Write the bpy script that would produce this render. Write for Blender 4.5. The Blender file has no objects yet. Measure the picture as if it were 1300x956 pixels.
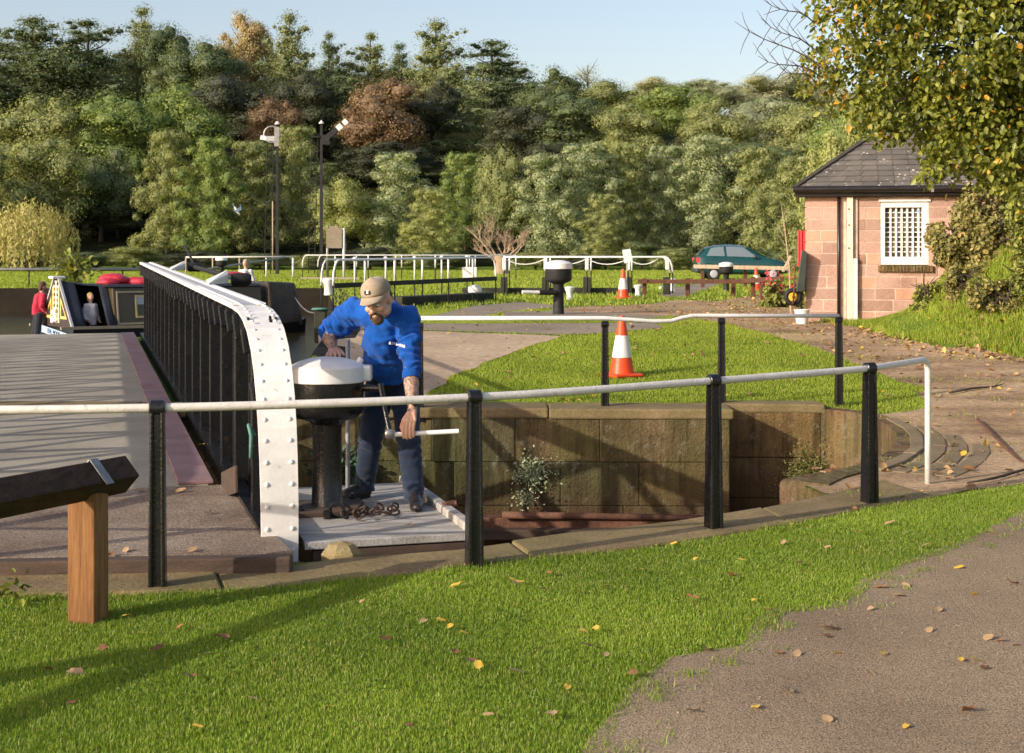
import bpy, bmesh, math, random
import numpy as np
from mathutils import Vector, Matrix, Euler, noise
from mathutils.geometry import delaunay_2d_cdt
R = math.radians
PI = math.pi
SC = bpy.context.scene
C = SC.collection
rnd = random.Random(11)
CAMZ, FPX, HY = 1.78, 1806.0, 319.0          # eye height, focal length and horizon used to survey the photograph

# ------------------------------------------------------------------ terrain and surveying
def sstep(a, b, x):
    t = min(1.0, max(0.0, (x - a) / (b - a)))
    return t * t * (3 - 2 * t)
def ground(x, y):
    xg = -1.37 - 0.2976 * (y - 8.4)
    z = 0.55 * sstep(13, 26, y) * max(sstep(.1, 1.5, x - xg), sstep(30, 42, y))
    z += 22.0 * sstep(92, 205, y) * (1.0 - 0.35 * sstep(10, 70, x))
    z += 2.0 * sstep(6.0, 8.7, x) * sstep(19.3, 23.0, y) * (1 - sstep(23.6, 24.8, y) * (1 - sstep(8.6, 9.6, x))) * (1 - sstep(30, 38, y))
    return z
def at(px, py, z=0.0):
    d = FPX * (CAMZ - z) / (py - HY)
    return Vector(((px - 650) * d / FPX, d, z))
def atd(px, py, d):
    return Vector(((px - 650) * d / FPX, d, CAMZ - (py - HY) * d / FPX))
def atg(px, py):
    z = 0.0
    for _ in range(30):
        p = at(px, py, z)
        z = 0.5 * z + 0.5 * ground(p.x, p.y)
    p = at(px, py, z)
    return p
def gxy(px, d):
    x = (px - 650) * d / FPX
    return Vector((x, d, ground(x, d)))

# ------------------------------------------------------------------ materials
def new_mat(name):
    m = bpy.data.materials.new(name); m.use_nodes = True
    nt = m.node_tree; nt.nodes.clear()
    out = nt.nodes.new('ShaderNodeOutputMaterial')
    b = nt.nodes.new('ShaderNodeBsdfPrincipled')
    nt.links.new(b.outputs[0], out.inputs[0])
    return m, nt, b, out
def N(nt, t, **kw):
    n = nt.nodes.new(t)
    for k, v in kw.items():
        if k.startswith('i_'): n.inputs[k[2:].replace('_', ' ')].default_value = v
        else: setattr(n, k, v)
    return n
def ramp(nt, stops):
    r = nt.nodes.new('ShaderNodeValToRGB')
    e = r.color_ramp.elements
    while len(e) < len(stops): e.new(0.5)
    for k, (p, c) in enumerate(stops):
        e[k].position = p; e[k].color = (c[0], c[1], c[2], 1)
    return r
def mixc(nt, f, a, b, mode='MIX'):
    m = nt.nodes.new('ShaderNodeMix'); m.data_type = 'RGBA'; m.blend_type = mode
    for sock, v in ((m.inputs[0], f), (m.inputs[6], a), (m.inputs[7], b)):
        if hasattr(v, 'links') or isinstance(v, bpy.types.NodeSocket): nt.links.new(v, sock)
        elif isinstance(v, (int, float)): sock.default_value = v
        else: sock.default_value = (v[0], v[1], v[2], 1)
    return m.outputs[2]
def coords(nt, world=True, scale=(1, 1, 1)):
    if world:
        s = nt.nodes.new('ShaderNodeNewGeometry').outputs['Position']
    else:
        s = nt.nodes.new('ShaderNodeTexCoord').outputs['Object']
    mp = nt.nodes.new('ShaderNodeMapping'); mp.inputs['Scale'].default_value = scale
    nt.links.new(s, mp.inputs[0])
    return mp.outputs[0]
def noise_n(nt, vec, scale, detail=4, rough=0.55, dist=0.0):
    n = nt.nodes.new('ShaderNodeTexNoise')
    n.inputs['Scale'].default_value = scale; n.inputs['Detail'].default_value = detail
    n.inputs['Roughness'].default_value = rough; n.inputs['Distortion'].default_value = dist
    nt.links.new(vec, n.inputs['Vector'])
    return n.outputs['Fac']
def bump(nt, b, h, strength=0.3, dist=0.01):
    bm_ = nt.nodes.new('ShaderNodeBump')
    bm_.inputs['Strength'].default_value = strength; bm_.inputs['Distance'].default_value = dist
    nt.links.new(h, bm_.inputs['Height']); nt.links.new(bm_.outputs[0], b.inputs['Normal'])
def pmat(name, stops, scale=6, rough=0.7, fine=60, fine_amt=0.35, bmp=0.25, bdist=0.01, metal=0.0, spec=0.5, world=False,
         stretch=(1, 1, 1), coat=0.0, detail=5):
    """noise-graded colour, a finer speckle, bump"""
    m, nt, b, out = new_mat(name)
    v = coords(nt, world, stretch)
    n1 = noise_n(nt, v, scale, detail, 0.6)
    n2 = noise_n(nt, v, fine, 3, 0.6)
    r = ramp(nt, stops); nt.links.new(n1, r.inputs[0])
    r2 = ramp(nt, [(0.25, (1 - fine_amt,) * 3), (0.75, (1 + fine_amt * 0.6,) * 3)]); nt.links.new(n2, r2.inputs[0])
    col = mixc(nt, 1.0, r.outputs[0], r2.outputs[0], 'MULTIPLY')
    nt.links.new(col, b.inputs['Base Color'])
    b.inputs['Roughness'].default_value = rough; b.inputs['Metallic'].default_value = metal
    b.inputs['Specular IOR Level'].default_value = spec
    b.inputs['Coat Weight'].default_value = coat
    if bmp > 0:
        ad = nt.nodes.new('ShaderNodeMath'); ad.operation = 'ADD'
        nt.links.new(n1, ad.inputs[0]); nt.links.new(n2, ad.inputs[1])
        bump(nt, b, ad.outputs[0], bmp, bdist)
    return m
def s2(c, lo=0.75, hi=1.2):
    """two-stop ramp around one colour"""
    return [(0.3, tuple(x * lo for x in c)), (0.7, tuple(x * hi for x in c))]
def leaf_mat(name, dark, light, trans=0.25, rough=0.6, third=None, third_at=0.93, spec=0.3, mid=.85):
    m, nt, b, out = new_mat(name)
    a = N(nt, 'ShaderNodeAttribute', attribute_name='shade')
    st = [(0.05, dark), (mid, light)]
    if third: st = [(0.05, dark), (third_at - 0.06, light), (third_at, third)]
    r = ramp(nt, st); nt.links.new(a.outputs['Fac'], r.inputs[0])
    nt.links.new(r.outputs[0], b.inputs['Base Color'])
    b.inputs['Roughness'].default_value = rough; b.inputs['Specular IOR Level'].default_value = spec
    t = nt.nodes.new('ShaderNodeBsdfTranslucent')
    tc = mixc(nt, 1.0, r.outputs[0], (1.5, 1.5, 0.6), 'MULTIPLY'); nt.links.new(tc, t.inputs[0])
    mx = nt.nodes.new('ShaderNodeMixShader'); mx.inputs[0].default_value = trans
    nt.links.new(b.outputs[0], mx.inputs[1]); nt.links.new(t.outputs[0], mx.inputs[2])
    nt.links.new(mx.outputs[0], out.inputs[0])
    return m

# ------------------------------------------------------------------ objects
def loc_of(o):
    m = Matrix.Identity(4)
    while o is not None:
        m = Matrix.LocRotScale(o.location, o.rotation_euler, o.scale) @ m
        o = o.parent
    return m
def tag(o, label=None, cat=None, group=None, kind=None):
    if label: o['label'] = label
    if cat: o['category'] = cat
    if group: o['group'] = group
    if kind: o['kind'] = kind
    return o
def thing(name, label, cat, loc=(0, 0, 0), rz=0.0, group=None):
    o = bpy.data.objects.new(name, None); C.objects.link(o)
    o.empty_display_size = 0.2
    o.location = loc; o.rotation_euler = (0, 0, rz)
    return tag(o, label, cat, group)
def copy_tree(o, parent=None):
    c = o.copy(); C.objects.link(c); c.parent = parent
    for ch in o.children: copy_tree(ch, c)
    return c

class MB:
    G = None
    def __init__(self): self.v = []; self.f = []; self.M = Matrix.Identity(4)
    def add(self, vs, fs):
        n = len(self.v)
        self.v += [self.M @ Vector(v) for v in vs]
        self.f += [tuple(i + n for i in f) for f in fs]
        return self
    def hexa(self, a, b):   # two quads (lists of four points): bottom and top
        return self.add(list(a) + list(b), [(3, 2, 1, 0), (4, 5, 6, 7), (0, 1, 5, 4), (1, 2, 6, 5), (2, 3, 7, 6), (3, 0, 4, 7)])
    def box(self, c, s, rz=0.0, rot=None):
        m = Matrix.Translation(c) @ (rot.to_matrix().to_4x4() if rot else Matrix.Rotation(rz, 4, 'Z'))
        x, y, z = s[0] / 2, s[1] / 2, s[2] / 2
        p = [m @ Vector(q) for q in ((-x, -y, -z), (x, -y, -z), (x, y, -z), (-x, y, -z), (-x, -y, z), (x, -y, z), (x, y, z), (-x, y, z))]
        return self.hexa(p[:4], p[4:])
    def beam(self, p0, p1, w, h, up=(0, 0, 1), w1=None, h1=None):
        p0, p1 = Vector(p0), Vector(p1); d = (p1 - p0).normalized()
        s = d.cross(Vector(up)); s = s.normalized() if s.length > 1e-6 else Vector((1, 0, 0))
        u = s.cross(d).normalized()
        w1 = w1 or w; h1 = h1 or h
        q = lambda p, W, H: [p - s * W / 2 - u * H / 2, p + s * W / 2 - u * H / 2, p + s * W / 2 + u * H / 2, p - s * W / 2 + u * H / 2]
        return self.hexa(q(p0, w, h), q(p1, w1, h1))
    def tube(self, pts, r, seg=10, cap=True, ry=None, ref=None):
        pts = [Vector(p) for p in pts]; n = len(pts)
        rs = list(r) if hasattr(r, '__len__') else [r] * n
        rys = list(ry) if ry is not None and hasattr(ry, '__len__') else ([ry] * n if ry else rs)
        dirs = []
        for i in range(n):
            d = pts[min(i + 1, n - 1)] - pts[max(i - 1, 0)]
            dirs.append(d.normalized() if d.length > 1e-9 else Vector((0, 0, 1)))
        a = Vector(ref) if ref else (Vector((0, 0, 1)) if abs(dirs[0].z) < 0.9 else Vector((1, 0, 0)))
        s = dirs[0].cross(a).normalized()
        vs = []
        for i in range(n):
            d = dirs[i]
            s = (s - d * s.dot(d)).normalized(); u = d.cross(s)
            for k in range(seg):
                t = 2 * PI * k / seg
                vs.append(pts[i] + s * math.cos(t) * rs[i] + u * math.sin(t) * rys[i])
        fs = []
        for i in range(n - 1):
            for k in range(seg):
                k2 = (k + 1) % seg
                fs.append((i * seg + k, i * seg + k2, (i + 1) * seg + k2, (i + 1) * seg + k))
        if cap:
            fs.append(tuple(range(seg - 1, -1, -1))); fs.append(tuple((n - 1) * seg + k for k in range(seg)))
        return self.add(vs, fs)
    def lathe(self, prof, c=(0, 0, 0), seg=24, axis=None):
        """profile of (radius, height)"""
        m = Matrix.Translation(c)
        if axis is not None: m = m @ Vector((0, 0, 1)).rotation_difference(Vector(axis)).to_matrix().to_4x4()
        vs = []
        for (r, z) in prof:
            for k in range(seg):
                t = 2 * PI * k / seg
                vs.append(m @ Vector((r * math.cos(t), r * math.sin(t), z)))
        fs = []
        for i in range(len(prof) - 1):
            for k in range(seg):
                k2 = (k + 1) % seg
                fs.append((i * seg + k, i * seg + k2, (i + 1) * seg + k2, (i + 1) * seg + k))
        fs.append(tuple(range(seg - 1, -1, -1))); fs.append(tuple((len(prof) - 1) * seg + k for k in range(seg)))
        return self.add(vs, fs)
    def ell(self, c, r, seg=14, rings=9, rot=None):
        m = Matrix.Translation(c) @ (rot.to_matrix().to_4x4() if isinstance(rot, Euler) else (rot.to_4x4() if rot is not None else Matrix.Identity(4)))
        r = r if hasattr(r, '__len__') else (r, r, r)
        vs = [m @ Vector((0, 0, -r[2]))]; fs = []
        for i in range(1, rings):
            p = -PI / 2 + PI * i / rings
            for k in range(seg):
                t = 2 * PI * k / seg
                vs.append(m @ Vector((r[0] * math.cos(p) * math.cos(t), r[1] * math.cos(p) * math.sin(t), r[2] * math.sin(p))))
        vs.append(m @ Vector((0, 0, r[2])))
        L = len(vs) - 1
        for k in range(seg):
            k2 = (k + 1) % seg
            fs.append((0, 1 + k2, 1 + k)); fs.append((L, L - seg + k, L - seg + k2))
            for i in range(rings - 2):
                a = 1 + i * seg
                fs.append((a + k, a + k2, a + seg + k2, a + seg + k))
        return self.add(vs, fs)
    def prism(self, poly, depth_vec):
        d = Vector(depth_vec); n = len(poly)
        vs = [Vector(p) for p in poly] + [Vector(p) + d for p in poly]
        fs = [tuple(range(n - 1, -1, -1)), tuple(range(n, 2 * n))] + [(i, (i + 1) % n, n + (i + 1) % n, n + i) for i in range(n)]
        return self.add(vs, fs)
    def torus(self, c, R_, r, axis=(0, 0, 1), seg=16, s2_=6, sx=1.0):
        m = Matrix.Translation(c) @ Vector((0, 0, 1)).rotation_difference(Vector(axis)).to_matrix().to_4x4()
        vs = []; fs = []
        for i in range(seg):
            a = 2 * PI * i / seg
            for k in range(s2_):
                t = 2 * PI * k / s2_
                vs.append(m @ Vector(((R_ + r * math.cos(t)) * math.cos(a) * sx, (R_ + r * math.cos(t)) * math.sin(a), r * math.sin(t))))
        for i in range(seg):
            for k in range(s2_):
                i2, k2 = (i + 1) % seg, (k + 1) % s2_
                fs.append((i * s2_ + k, i2 * s2_ + k, i2 * s2_ + k2, i * s2_ + k2))
        return self.add(vs, fs)
    def build(self, name, mat, parent=None, smooth=None, bevel=0.0, world=True, segs=2):
        me = bpy.data.meshes.new(name)
        vs = self.v
        if MB.G is not None and world: vs = [MB.G @ v for v in vs]
        o = bpy.data.objects.new(name, me); C.objects.link(o)
        if parent is not None:
            o.parent = parent
            if world:
                inv = loc_of(parent).inverted()
                vs = [inv @ v for v in vs]
        elif world == 'base':
            xs = [v.x for v in vs]; ys = [v.y for v in vs]; zs = [v.z for v in vs]
            c = Vector(((min(xs) + max(xs)) / 2, (min(ys) + max(ys)) / 2, min(zs)))
            o.location = c; vs = [v - c for v in vs]
        me.from_pydata([tuple(v) for v in vs], [], self.f)
        bm = bmesh.new(); bm.from_mesh(me)
        bmesh.ops.recalc_face_normals(bm, faces=bm.faces)
        bm.to_mesh(me); bm.free()
        if mat: me.materials.append(mat)
        if smooth is not None:
            for p in me.polygons: p.use_smooth = True
            if smooth is not True:
                me.set_sharp_from_angle(angle=R(smooth))
        if bevel:
            b = o.modifiers.new('bevel', 'BEVEL'); b.width = bevel; b.segments = segs; b.limit_method = 'ANGLE'; b.angle_limit = R(40)
        return o

def np_mesh(name, verts, loops, starts, totals, mat, attr=None, parent=None, smooth=False, attr2=None):
    me = bpy.data.meshes.new(name)
    me.vertices.add(len(verts)); me.vertices.foreach_set('co', np.ascontiguousarray(verts, dtype=np.float32).ravel())
    me.loops.add(len(loops)); me.loops.foreach_set('vertex_index', np.ascontiguousarray(loops, dtype=np.int32))
    me.polygons.add(len(starts)); me.polygons.foreach_set('loop_start', np.ascontiguousarray(starts, dtype=np.int32))
    try: me.polygons.foreach_set('loop_total', np.ascontiguousarray(totals, dtype=np.int32))
    except Exception: pass
    if attr is not None:
        a = me.attributes.new('shade', 'FLOAT', 'POINT'); a.data.foreach_set('value', np.ascontiguousarray(attr, dtype=np.float32))
    me.update(calc_edges=True); me.validate()
    if smooth: me.polygons.foreach_set('use_smooth', np.ones(len(starts), dtype=bool))
    if mat: me.materials.append(mat)
    o = bpy.data.objects.new(name, me); C.objects.link(o)
    if parent is not None: o.parent = parent
    return o

def in_poly(x, y, poly):
    x = np.asarray(x); y = np.asarray(y); inside = np.zeros(x.shape, bool); n = len(poly); j = n - 1
    for i in range(n):
        xi, yi = poly[i][0], poly[i][1]; xj, yj = poly[j][0], poly[j][1]
        c = ((yi > y) != (yj > y)) & (x < (xj - xi) * (y - yi) / ((yj - yi) if abs(yj - yi) > 1e-12 else 1e-12) + xi)
        inside ^= c; j = i
    return inside
def jag(poly, step, amp, seed=0, closed=True):
    """resample a polyline and roughen it with noise"""
    out = []; n = len(poly)
    for i in range(n if closed else n - 1):
        a = Vector(poly[i][:2]); b = Vector(poly[(i + 1) % n][:2]); L = (b - a).length
        k = max(1, int(L / step)) if L < 60 else max(1, int(L / 8))
        nrm = Vector((-(b - a).y, (b - a).x)) / max(L, 1e-6)
        for q in range(k):
            p = a.lerp(b, q / k)
            w = noise.noise(Vector((p.x * 1.3 + seed, p.y * 1.3, 0))) + 0.6 * noise.noise(Vector((p.x * 5 + seed, p.y * 5, 3)))
            out.append(p + nrm * amp * w)
    return out
def sheet(name, poly, mat, dz=0.0, step=0.6, holes=(), zf=ground, pts=None):
    """one triangulated sheet draped over the terrain"""
    co = []; ed = []
    for ring in [poly] + list(holes):
        b = len(co); co += [Vector((p[0], p[1])) for p in ring]
        ed += [(b + i, b + (i + 1) % len(ring)) for i in range(len(ring))]
    P = np.array([(p[0], p[1]) for p in poly])
    if pts is None:
        xs = np.arange(P[:, 0].min(), P[:, 0].max(), step); ys = np.arange(P[:, 1].min(), P[:, 1].max(), step)
        gx, gy = np.meshgrid(xs, ys); gx = gx.ravel(); gy = gy.ravel()
    else:
        gx, gy = pts
    k = in_poly(gx, gy, poly)
    for h in holes: k &= ~in_poly(gx, gy, h)
    co += [Vector((a, b)) for a, b in zip(gx[k], gy[k])]
    vs, es, fs, *_ = delaunay_2d_cdt(co, ed, [], 0, 1e-5)
    cx = np.array([sum(vs[i].x for i in f) / 3 for f in fs]); cy = np.array([sum(vs[i].y for i in f) / 3 for f in fs])
    ok = in_poly(cx, cy, poly)
    for h in holes: ok &= ~in_poly(cx, cy, h)
    m = MB(); m.add([(v.x, v.y, zf(v.x, v.y) + dz) for v in vs], [tuple(f) for f, q in zip(fs, ok) if q])
    o = m.build(name, mat, smooth=True)
    return o
# ================================================================== light, sky, camera
SUN_AZ = math.atan2(-0.577, -0.817)     # direction towards the sun, on the ground
SUN_EL = R(21.5)
sd = Vector((math.cos(SUN_AZ) * math.cos(SUN_EL), math.sin(SUN_AZ) * math.cos(SUN_EL), math.sin(SUN_EL)))
sun = bpy.data.lights.new('sun', 'SUN'); sun.energy = 5.0; sun.angle = R(0.5); sun.color = (1.0, 0.90, 0.76)
so = bpy.data.objects.new('sun', sun); C.objects.link(so)
so.rotation_euler = (-sd).to_track_quat('-Z', 'Y').to_euler(); so.location = sd * 60
w = bpy.data.worlds.new('World'); SC.world = w; w.use_nodes = True
wn = w.node_tree; bg = wn.nodes['Background']
sky = wn.nodes.new('ShaderNodeTexSky'); sky.sky_type = 'NISHITA'; sky.sun_disc = False
sky.sun_elevation = SUN_EL; sky.sun_rotation = PI / 2 - SUN_AZ
sky.air_density = 1.0; sky.dust_density = 2.2; sky.ozone_density = 1.0
hz = wn.nodes.new('ShaderNodeMix'); hz.data_type = 'RGBA'; hz.blend_type = 'MULTIPLY'; hz.inputs[0].default_value = 1.0   # thin autumn haze whitens the sky
hz.inputs[7].default_value = (1.60, 1.42, 1.36, 1)
wn.links.new(sky.outputs[0], hz.inputs[6]); wn.links.new(hz.outputs[2], bg.inputs[0]); bg.inputs[1].default_value = 0.15
cam = bpy.data.cameras.new('camera'); co_ = bpy.data.objects.new('camera', cam); C.objects.link(co_)
co_.location = (0, 0, CAMZ); co_.rotation_euler = (PI / 2, 0, 0)
cam.sensor_width = 36; cam.lens = FPX * 36 / 1300; cam.shift_y = -(478 - HY) / 1300
cam.clip_start = 0.1; cam.clip_end = 3000
cam.dof.use_dof = True; cam.dof.focus_distance = 9.6; cam.dof.aperture_fstop = 9.0
SC.camera = co_
SC.view_settings.view_transform = 'Standard'; SC.view_settings.look = 'None'; SC.view_settings.exposure = 0; SC.view_settings.gamma = 1
SC.cycles.max_bounces = 6; SC.cycles.transparent_max_bounces = 6; SC.cycles.use_adaptive_sampling = True
SC.cycles.use_denoising = True

# ================================================================== materials
M = {}
M['grass_ground'] = pmat('grass_ground', [(0.25, (0.072, 0.123, 0.014)), (0.5, (0.123, 0.189, 0.023)), (0.75, (0.174, 0.239, 0.038))], 1.2, .95, 26, .5, .5, .03, spec=.1, world=True, detail=7)
M['forest_floor'] = M['grass_ground']
M['tarmac'] = pmat('tarmac', [(0.3, (0.285, 0.211, 0.135)), (0.55, (0.408, 0.306, 0.200)), (0.75, (0.495, 0.378, 0.257))], .55, .93, 130, 1.0, .9, .014, spec=.2, world=True, detail=8)
M['track'] = pmat('track', [(0.28, (0.205, 0.133, 0.083)), (0.5, (0.411, 0.282, 0.171)), (0.72, (0.616, 0.445, 0.282))], .55, .95, 14, .55, .7, .03, spec=.1, world=True, stretch=(1, 2.2, 1), detail=9)
M['apron'] = pmat('apron', [(0.3, (0.343, 0.250, 0.165)), (0.7, (0.572, 0.429, 0.286))], .6, .9, 12, .3, .4, .02, spec=.2, world=True, detail=8)
M['quay'] = pmat('quay', [(0.3, (0.211, 0.175, 0.128)), (0.7, (0.351, 0.291, 0.217))], .8, .9, 20, .4, .4, .02, spec=.2, world=True)
M['slab_gravel'] = pmat('slab_gravel', [(0.3, (0.196, 0.144, 0.108)), (0.5, (0.307, 0.240, 0.186)), (0.72, (0.393, 0.322, 0.252))], 1.6, .95, 95, .85, .8, .012, spec=.15, world=True, detail=8)
M['deck'] = pmat('deck', [(0.3, (0.286, 0.254, 0.198)), (0.7, (0.428, 0.386, 0.304))], 1.1, .85, 120, .45, .5, .006, spec=.25, world=True, detail=8)
M['pink'] = pmat('pink_strip', [(0.3, (0.216, 0.123, 0.126)), (0.7, (0.320, 0.199, 0.198))], 3, .75, 60, .35, .3, .004, world=True)
def stone_mat(name, base, dark, moss, moss_amt, world=True, wet=False):
    m, nt, b, out = new_mat(name)
    v = coords(nt, world)
    n1 = noise_n(nt, v, 2.2, 8, .65); n2 = noise_n(nt, v, 38, 4, .7); n3 = noise_n(nt, v, 1.1, 6, .6, .6)
    r = ramp(nt, [(0.3, dark), (0.62, base), (0.85, tuple(min(1, c * 1.35) for c in base))]); nt.links.new(n1, r.inputs[0])
    r2 = ramp(nt, [(0.25, (.62,) * 3), (0.75, (1.2,) * 3)]); nt.links.new(n2, r2.inputs[0])
    c = mixc(nt, 1.0, r.outputs[0], r2.outputs[0], 'MULTIPLY')
    r3 = ramp(nt, [(0.5 - moss_amt * .3, (0, 0, 0)), (0.72, (1, 1, 1))]); nt.links.new(n3, r3.inputs[0])
    mu = nt.nodes.new('ShaderNodeMath'); mu.operation = 'MULTIPLY'; mu.inputs[1].default_value = min(1, moss_amt * 1.4)
    nt.links.new(r3.outputs[0], mu.inputs[0])
    c = mixc(nt, mu.outputs[0], c, moss)
    oi = nt.nodes.new('ShaderNodeAttribute'); oi.attribute_name = 'tint'
    rt = ramp(nt, [(0, (.72, .70, .66)), (0.5, (1, 1, 1)), (1, (1.15, .98, .84))]); nt.links.new(oi.outputs['Fac'], rt.inputs[0])
    c = mixc(nt, 1.0, c, rt.outputs[0], 'MULTIPLY')
    if wet:
        vs_ = coords(nt, world, (5, 5, .45)); st_ = noise_n(nt, vs_, 2.2, 7, .7, .3)
        rs_ = ramp(nt, [(.36, (.36, .34, .30)), (.52, (.86, .86, .84)), (.72, (1.12, 1.10, 1.02))]); nt.links.new(st_, rs_.inputs[0]); c = mixc(nt, .85, c, rs_.outputs[0], 'MULTIPLY')
        vp = coords(nt, world, (1, 1, 1)); pt = noise_n(nt, vp, 5.5, 9, .75); rp = ramp(nt, [(.56, (0, 0, 0)), (.66, (1, 1, 1))]); nt.links.new(pt, rp.inputs[0])
        mp_ = nt.nodes.new('ShaderNodeMath'); mp_.operation = 'MULTIPLY'; mp_.inputs[1].default_value = .55; nt.links.new(rp.outputs[0], mp_.inputs[0]); c = mixc(nt, mp_.outputs[0], c, (.30, .285, .20))
    if wet:      # the foot of the wall stays wet and rust stained
        sp = nt.nodes.new('ShaderNodeSeparateXYZ'); g_ = nt.nodes.new('ShaderNodeNewGeometry'); nt.links.new(g_.outputs['Position'], sp.inputs[0])
        a_ = nt.nodes.new('ShaderNodeMath'); a_.operation = 'MULTIPLY_ADD'; nt.links.new(n3, a_.inputs[0]); a_.inputs[1].default_value = .9; nt.links.new(sp.outputs['Z'], a_.inputs[2])
        mr = nt.nodes.new('ShaderNodeMapRange'); mr.inputs[1].default_value = -.05; mr.inputs[2].default_value = -.62; mr.inputs[3].default_value = 0; mr.inputs[4].default_value = .8; nt.links.new(a_.outputs[0], mr.inputs[0])
        c = mixc(nt, mr.outputs[0], c, (.085, .045, .024))
    nt.links.new(c, b.inputs['Base Color']); b.inputs['Roughness'].default_value = .9; b.inputs['Specular IOR Level'].default_value = .2
    ad = nt.nodes.new('ShaderNodeMath'); ad.operation = 'ADD'; nt.links.new(n1, ad.inputs[0]); nt.links.new(n2, ad.inputs[1])
    bump(nt, b, ad.outputs[0], .9 if wet else .6, .03 if wet else .015)
    return m
M['lockstone'] = stone_mat('lock_stone', (.235, .185, .115), (.060, .046, .030), (.110, .120, .040), .62, wet=True)
M['lockstone_red'] = stone_mat('lock_stone_red', (.30, .20, .125), (.12, .075, .048), (.17, .17, .055), .5, wet=True)
M['coping'] = stone_mat('coping_stone', (0.405, 0.309, 0.173), (0.211, 0.156, 0.089), (0.211, 0.206, 0.065), .4)
M['ribstone'] = stone_mat('worn_rib_stone', (.40, .31, .21), (.24, .18, .115), (.28, .25, .12), .3)
M['pinkstone'] = stone_mat('pink_sandstone', (.56, .36, .295), (.44, .26, .205), (.58, .44, .35), .35)
M['mortar'] = pmat('mortar', s2((.66, .50, .41)), 8, .95, 60, .2, .2)
M['darkwall'] = stone_mat('dark_quay_stone', (.024, .021, .017), (.012, .011, .009), (.022, .025, .012), .3)  # near-black tone carries the shade on the pool's quay wall
def paint(name, c, rough=.38, wear=None, wear_amt=.3, scale=5, bmp=.12, fine=90, coat=0, spec=.5, world=False):
    m, nt, b, out = new_mat(name)
    v = coords(nt, world)
    n1 = noise_n(nt, v, scale, 7, .65); n2 = noise_n(nt, v, fine, 3, .6)
    base = ramp(nt, [(0.3, tuple(x * .84 for x in c)), (0.7, tuple(min(1, x * 1.06) for x in c))]); nt.links.new(n1, base.inputs[0])
    col = base.outputs[0]
    if wear:
        r = ramp(nt, [(0.66 - wear_amt * .3, (0, 0, 0)), (0.72 - wear_amt * .2, (1, 1, 1))]); nt.links.new(noise_n(nt, v, scale * 2.3, 8, .72), r.inputs[0])
        mu = nt.nodes.new('ShaderNodeMath'); mu.operation = 'MULTIPLY'; mu.inputs[1].default_value = .8
        nt.links.new(r.outputs[0], mu.inputs[0]); col = mixc(nt, mu.outputs[0], col, wear)
    nt.links.new(col, b.inputs['Base Color'])
    rr = ramp(nt, [(0.3, (rough * .75,) * 3), (0.7, (min(1, rough * 1.4),) * 3)]); nt.links.new(n1, rr.inputs[0]); nt.links.new(rr.outputs[0], b.inputs['Roughness'])
    b.inputs['Coat Weight'].default_value = coat; b.inputs['Specular IOR Level'].default_value = spec
    ad = nt.nodes.new('ShaderNodeMath'); ad.operation = 'ADD'; nt.links.new(n1, ad.inputs[0]); nt.links.new(n2, ad.inputs[1])
    bump(nt, b, ad.outputs[0], bmp, .006)
    return m
M['black'] = paint('black_gloss_paint', (.010, .010, .011), .25, (.045, .030, .020), .18, 7, .45, 55)
M['black_far'] = paint('black_paint', (.011, .011, .012), .7, None, 0, 5, .2)
M['white'] = paint('white_paint', (.80, .78, .74), .45, (.40, .29, .19), .16, 5, .25, 70)
M['white_rail'] = paint('white_rail_paint', (.70, .67, .62), .42, (.40, .34, .26), .25, 9, .5, 60)
M['white_clean'] = paint('white_gloss_paint', (.81, .80, .77), .38, (.52, .46, .37), .07, 4, .1)
M['worn_grey'] = paint('worn_grey_paint', (.42, .43, .45), .5, (.62, .61, .58), .35, 5, .2)
M['plank'] = pmat('weathered_boards', [(0.28, (.26, .235, .20)), (0.5, (.40, .375, .34)), (0.75, (.55, .53, .50))], 2.0, .85, 40, .4, .5, .006, stretch=(1, 6, 1), spec=.2)
M['darkwood'] = pmat('dark_wet_timber', [(0.3, (.045, .030, .022)), (0.7, (.11, .068, .045))], 3, .8, 40, .4, .4, .008, stretch=(1, 5, 5))
M['rust'] = pmat('rusty_iron', [(0.3, (.075, .035, .022)), (0.5, (.15, .065, .038)), (0.75, (.23, .105, .06))], 5, .85, 50, .5, .5, .008)
def wood_mat(name, dark, mid, light, axis='Z', scale=1.0, rough=.75):
    m, nt, b, out = new_mat(name)
    st = {'X': (.6, 9, 9), 'Y': (9, .6, 9), 'Z': (9, 9, .6)}[axis]
    v = coords(nt, False, tuple(s * scale for s in st))
    n1 = noise_n(nt, v, 2.2, 8, .7, .8); n2 = noise_n(nt, v, 14, 4, .7)
    r = ramp(nt, [(0.3, dark), (0.5, mid), (0.75, light)]); nt.links.new(n1, r.inputs[0])
    r2 = ramp(nt, [(0.3, (.7,) * 3), (0.7, (1.15,) * 3)]); nt.links.new(n2, r2.inputs[0])
    c = mixc(nt, 1, r.outputs[0], r2.outputs[0], 'MULTIPLY')
    nt.links.new(c, b.inputs['Base Color']); b.inputs['Roughness'].default_value = rough; b.inputs['Specular IOR Level'].default_value = .25
    bump(nt, b, n1, .5, .008)
    return m
M['wood_orange'] = wood_mat('orange_brown_post_wood', (.11, .050, .018), (.235, .110, .040), (.33, .175, .075), 'Z')
M['wood_dark'] = wood_mat('dark_brown_beam_wood', (.022, .012, .007), (.050, .028, .016), (.085, .052, .032), 'Y')
M['wood_fence'] = wood_mat('red_brown_fence_wood', (.07, .030, .018), (.13, .058, .035), (.18, .09, .055), 'Z')
M['wood_pale'] = wood_mat('pale_wood', (.35, .26, .17), (.5, .39, .27), (.6, .49, .36), 'Z')
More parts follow.
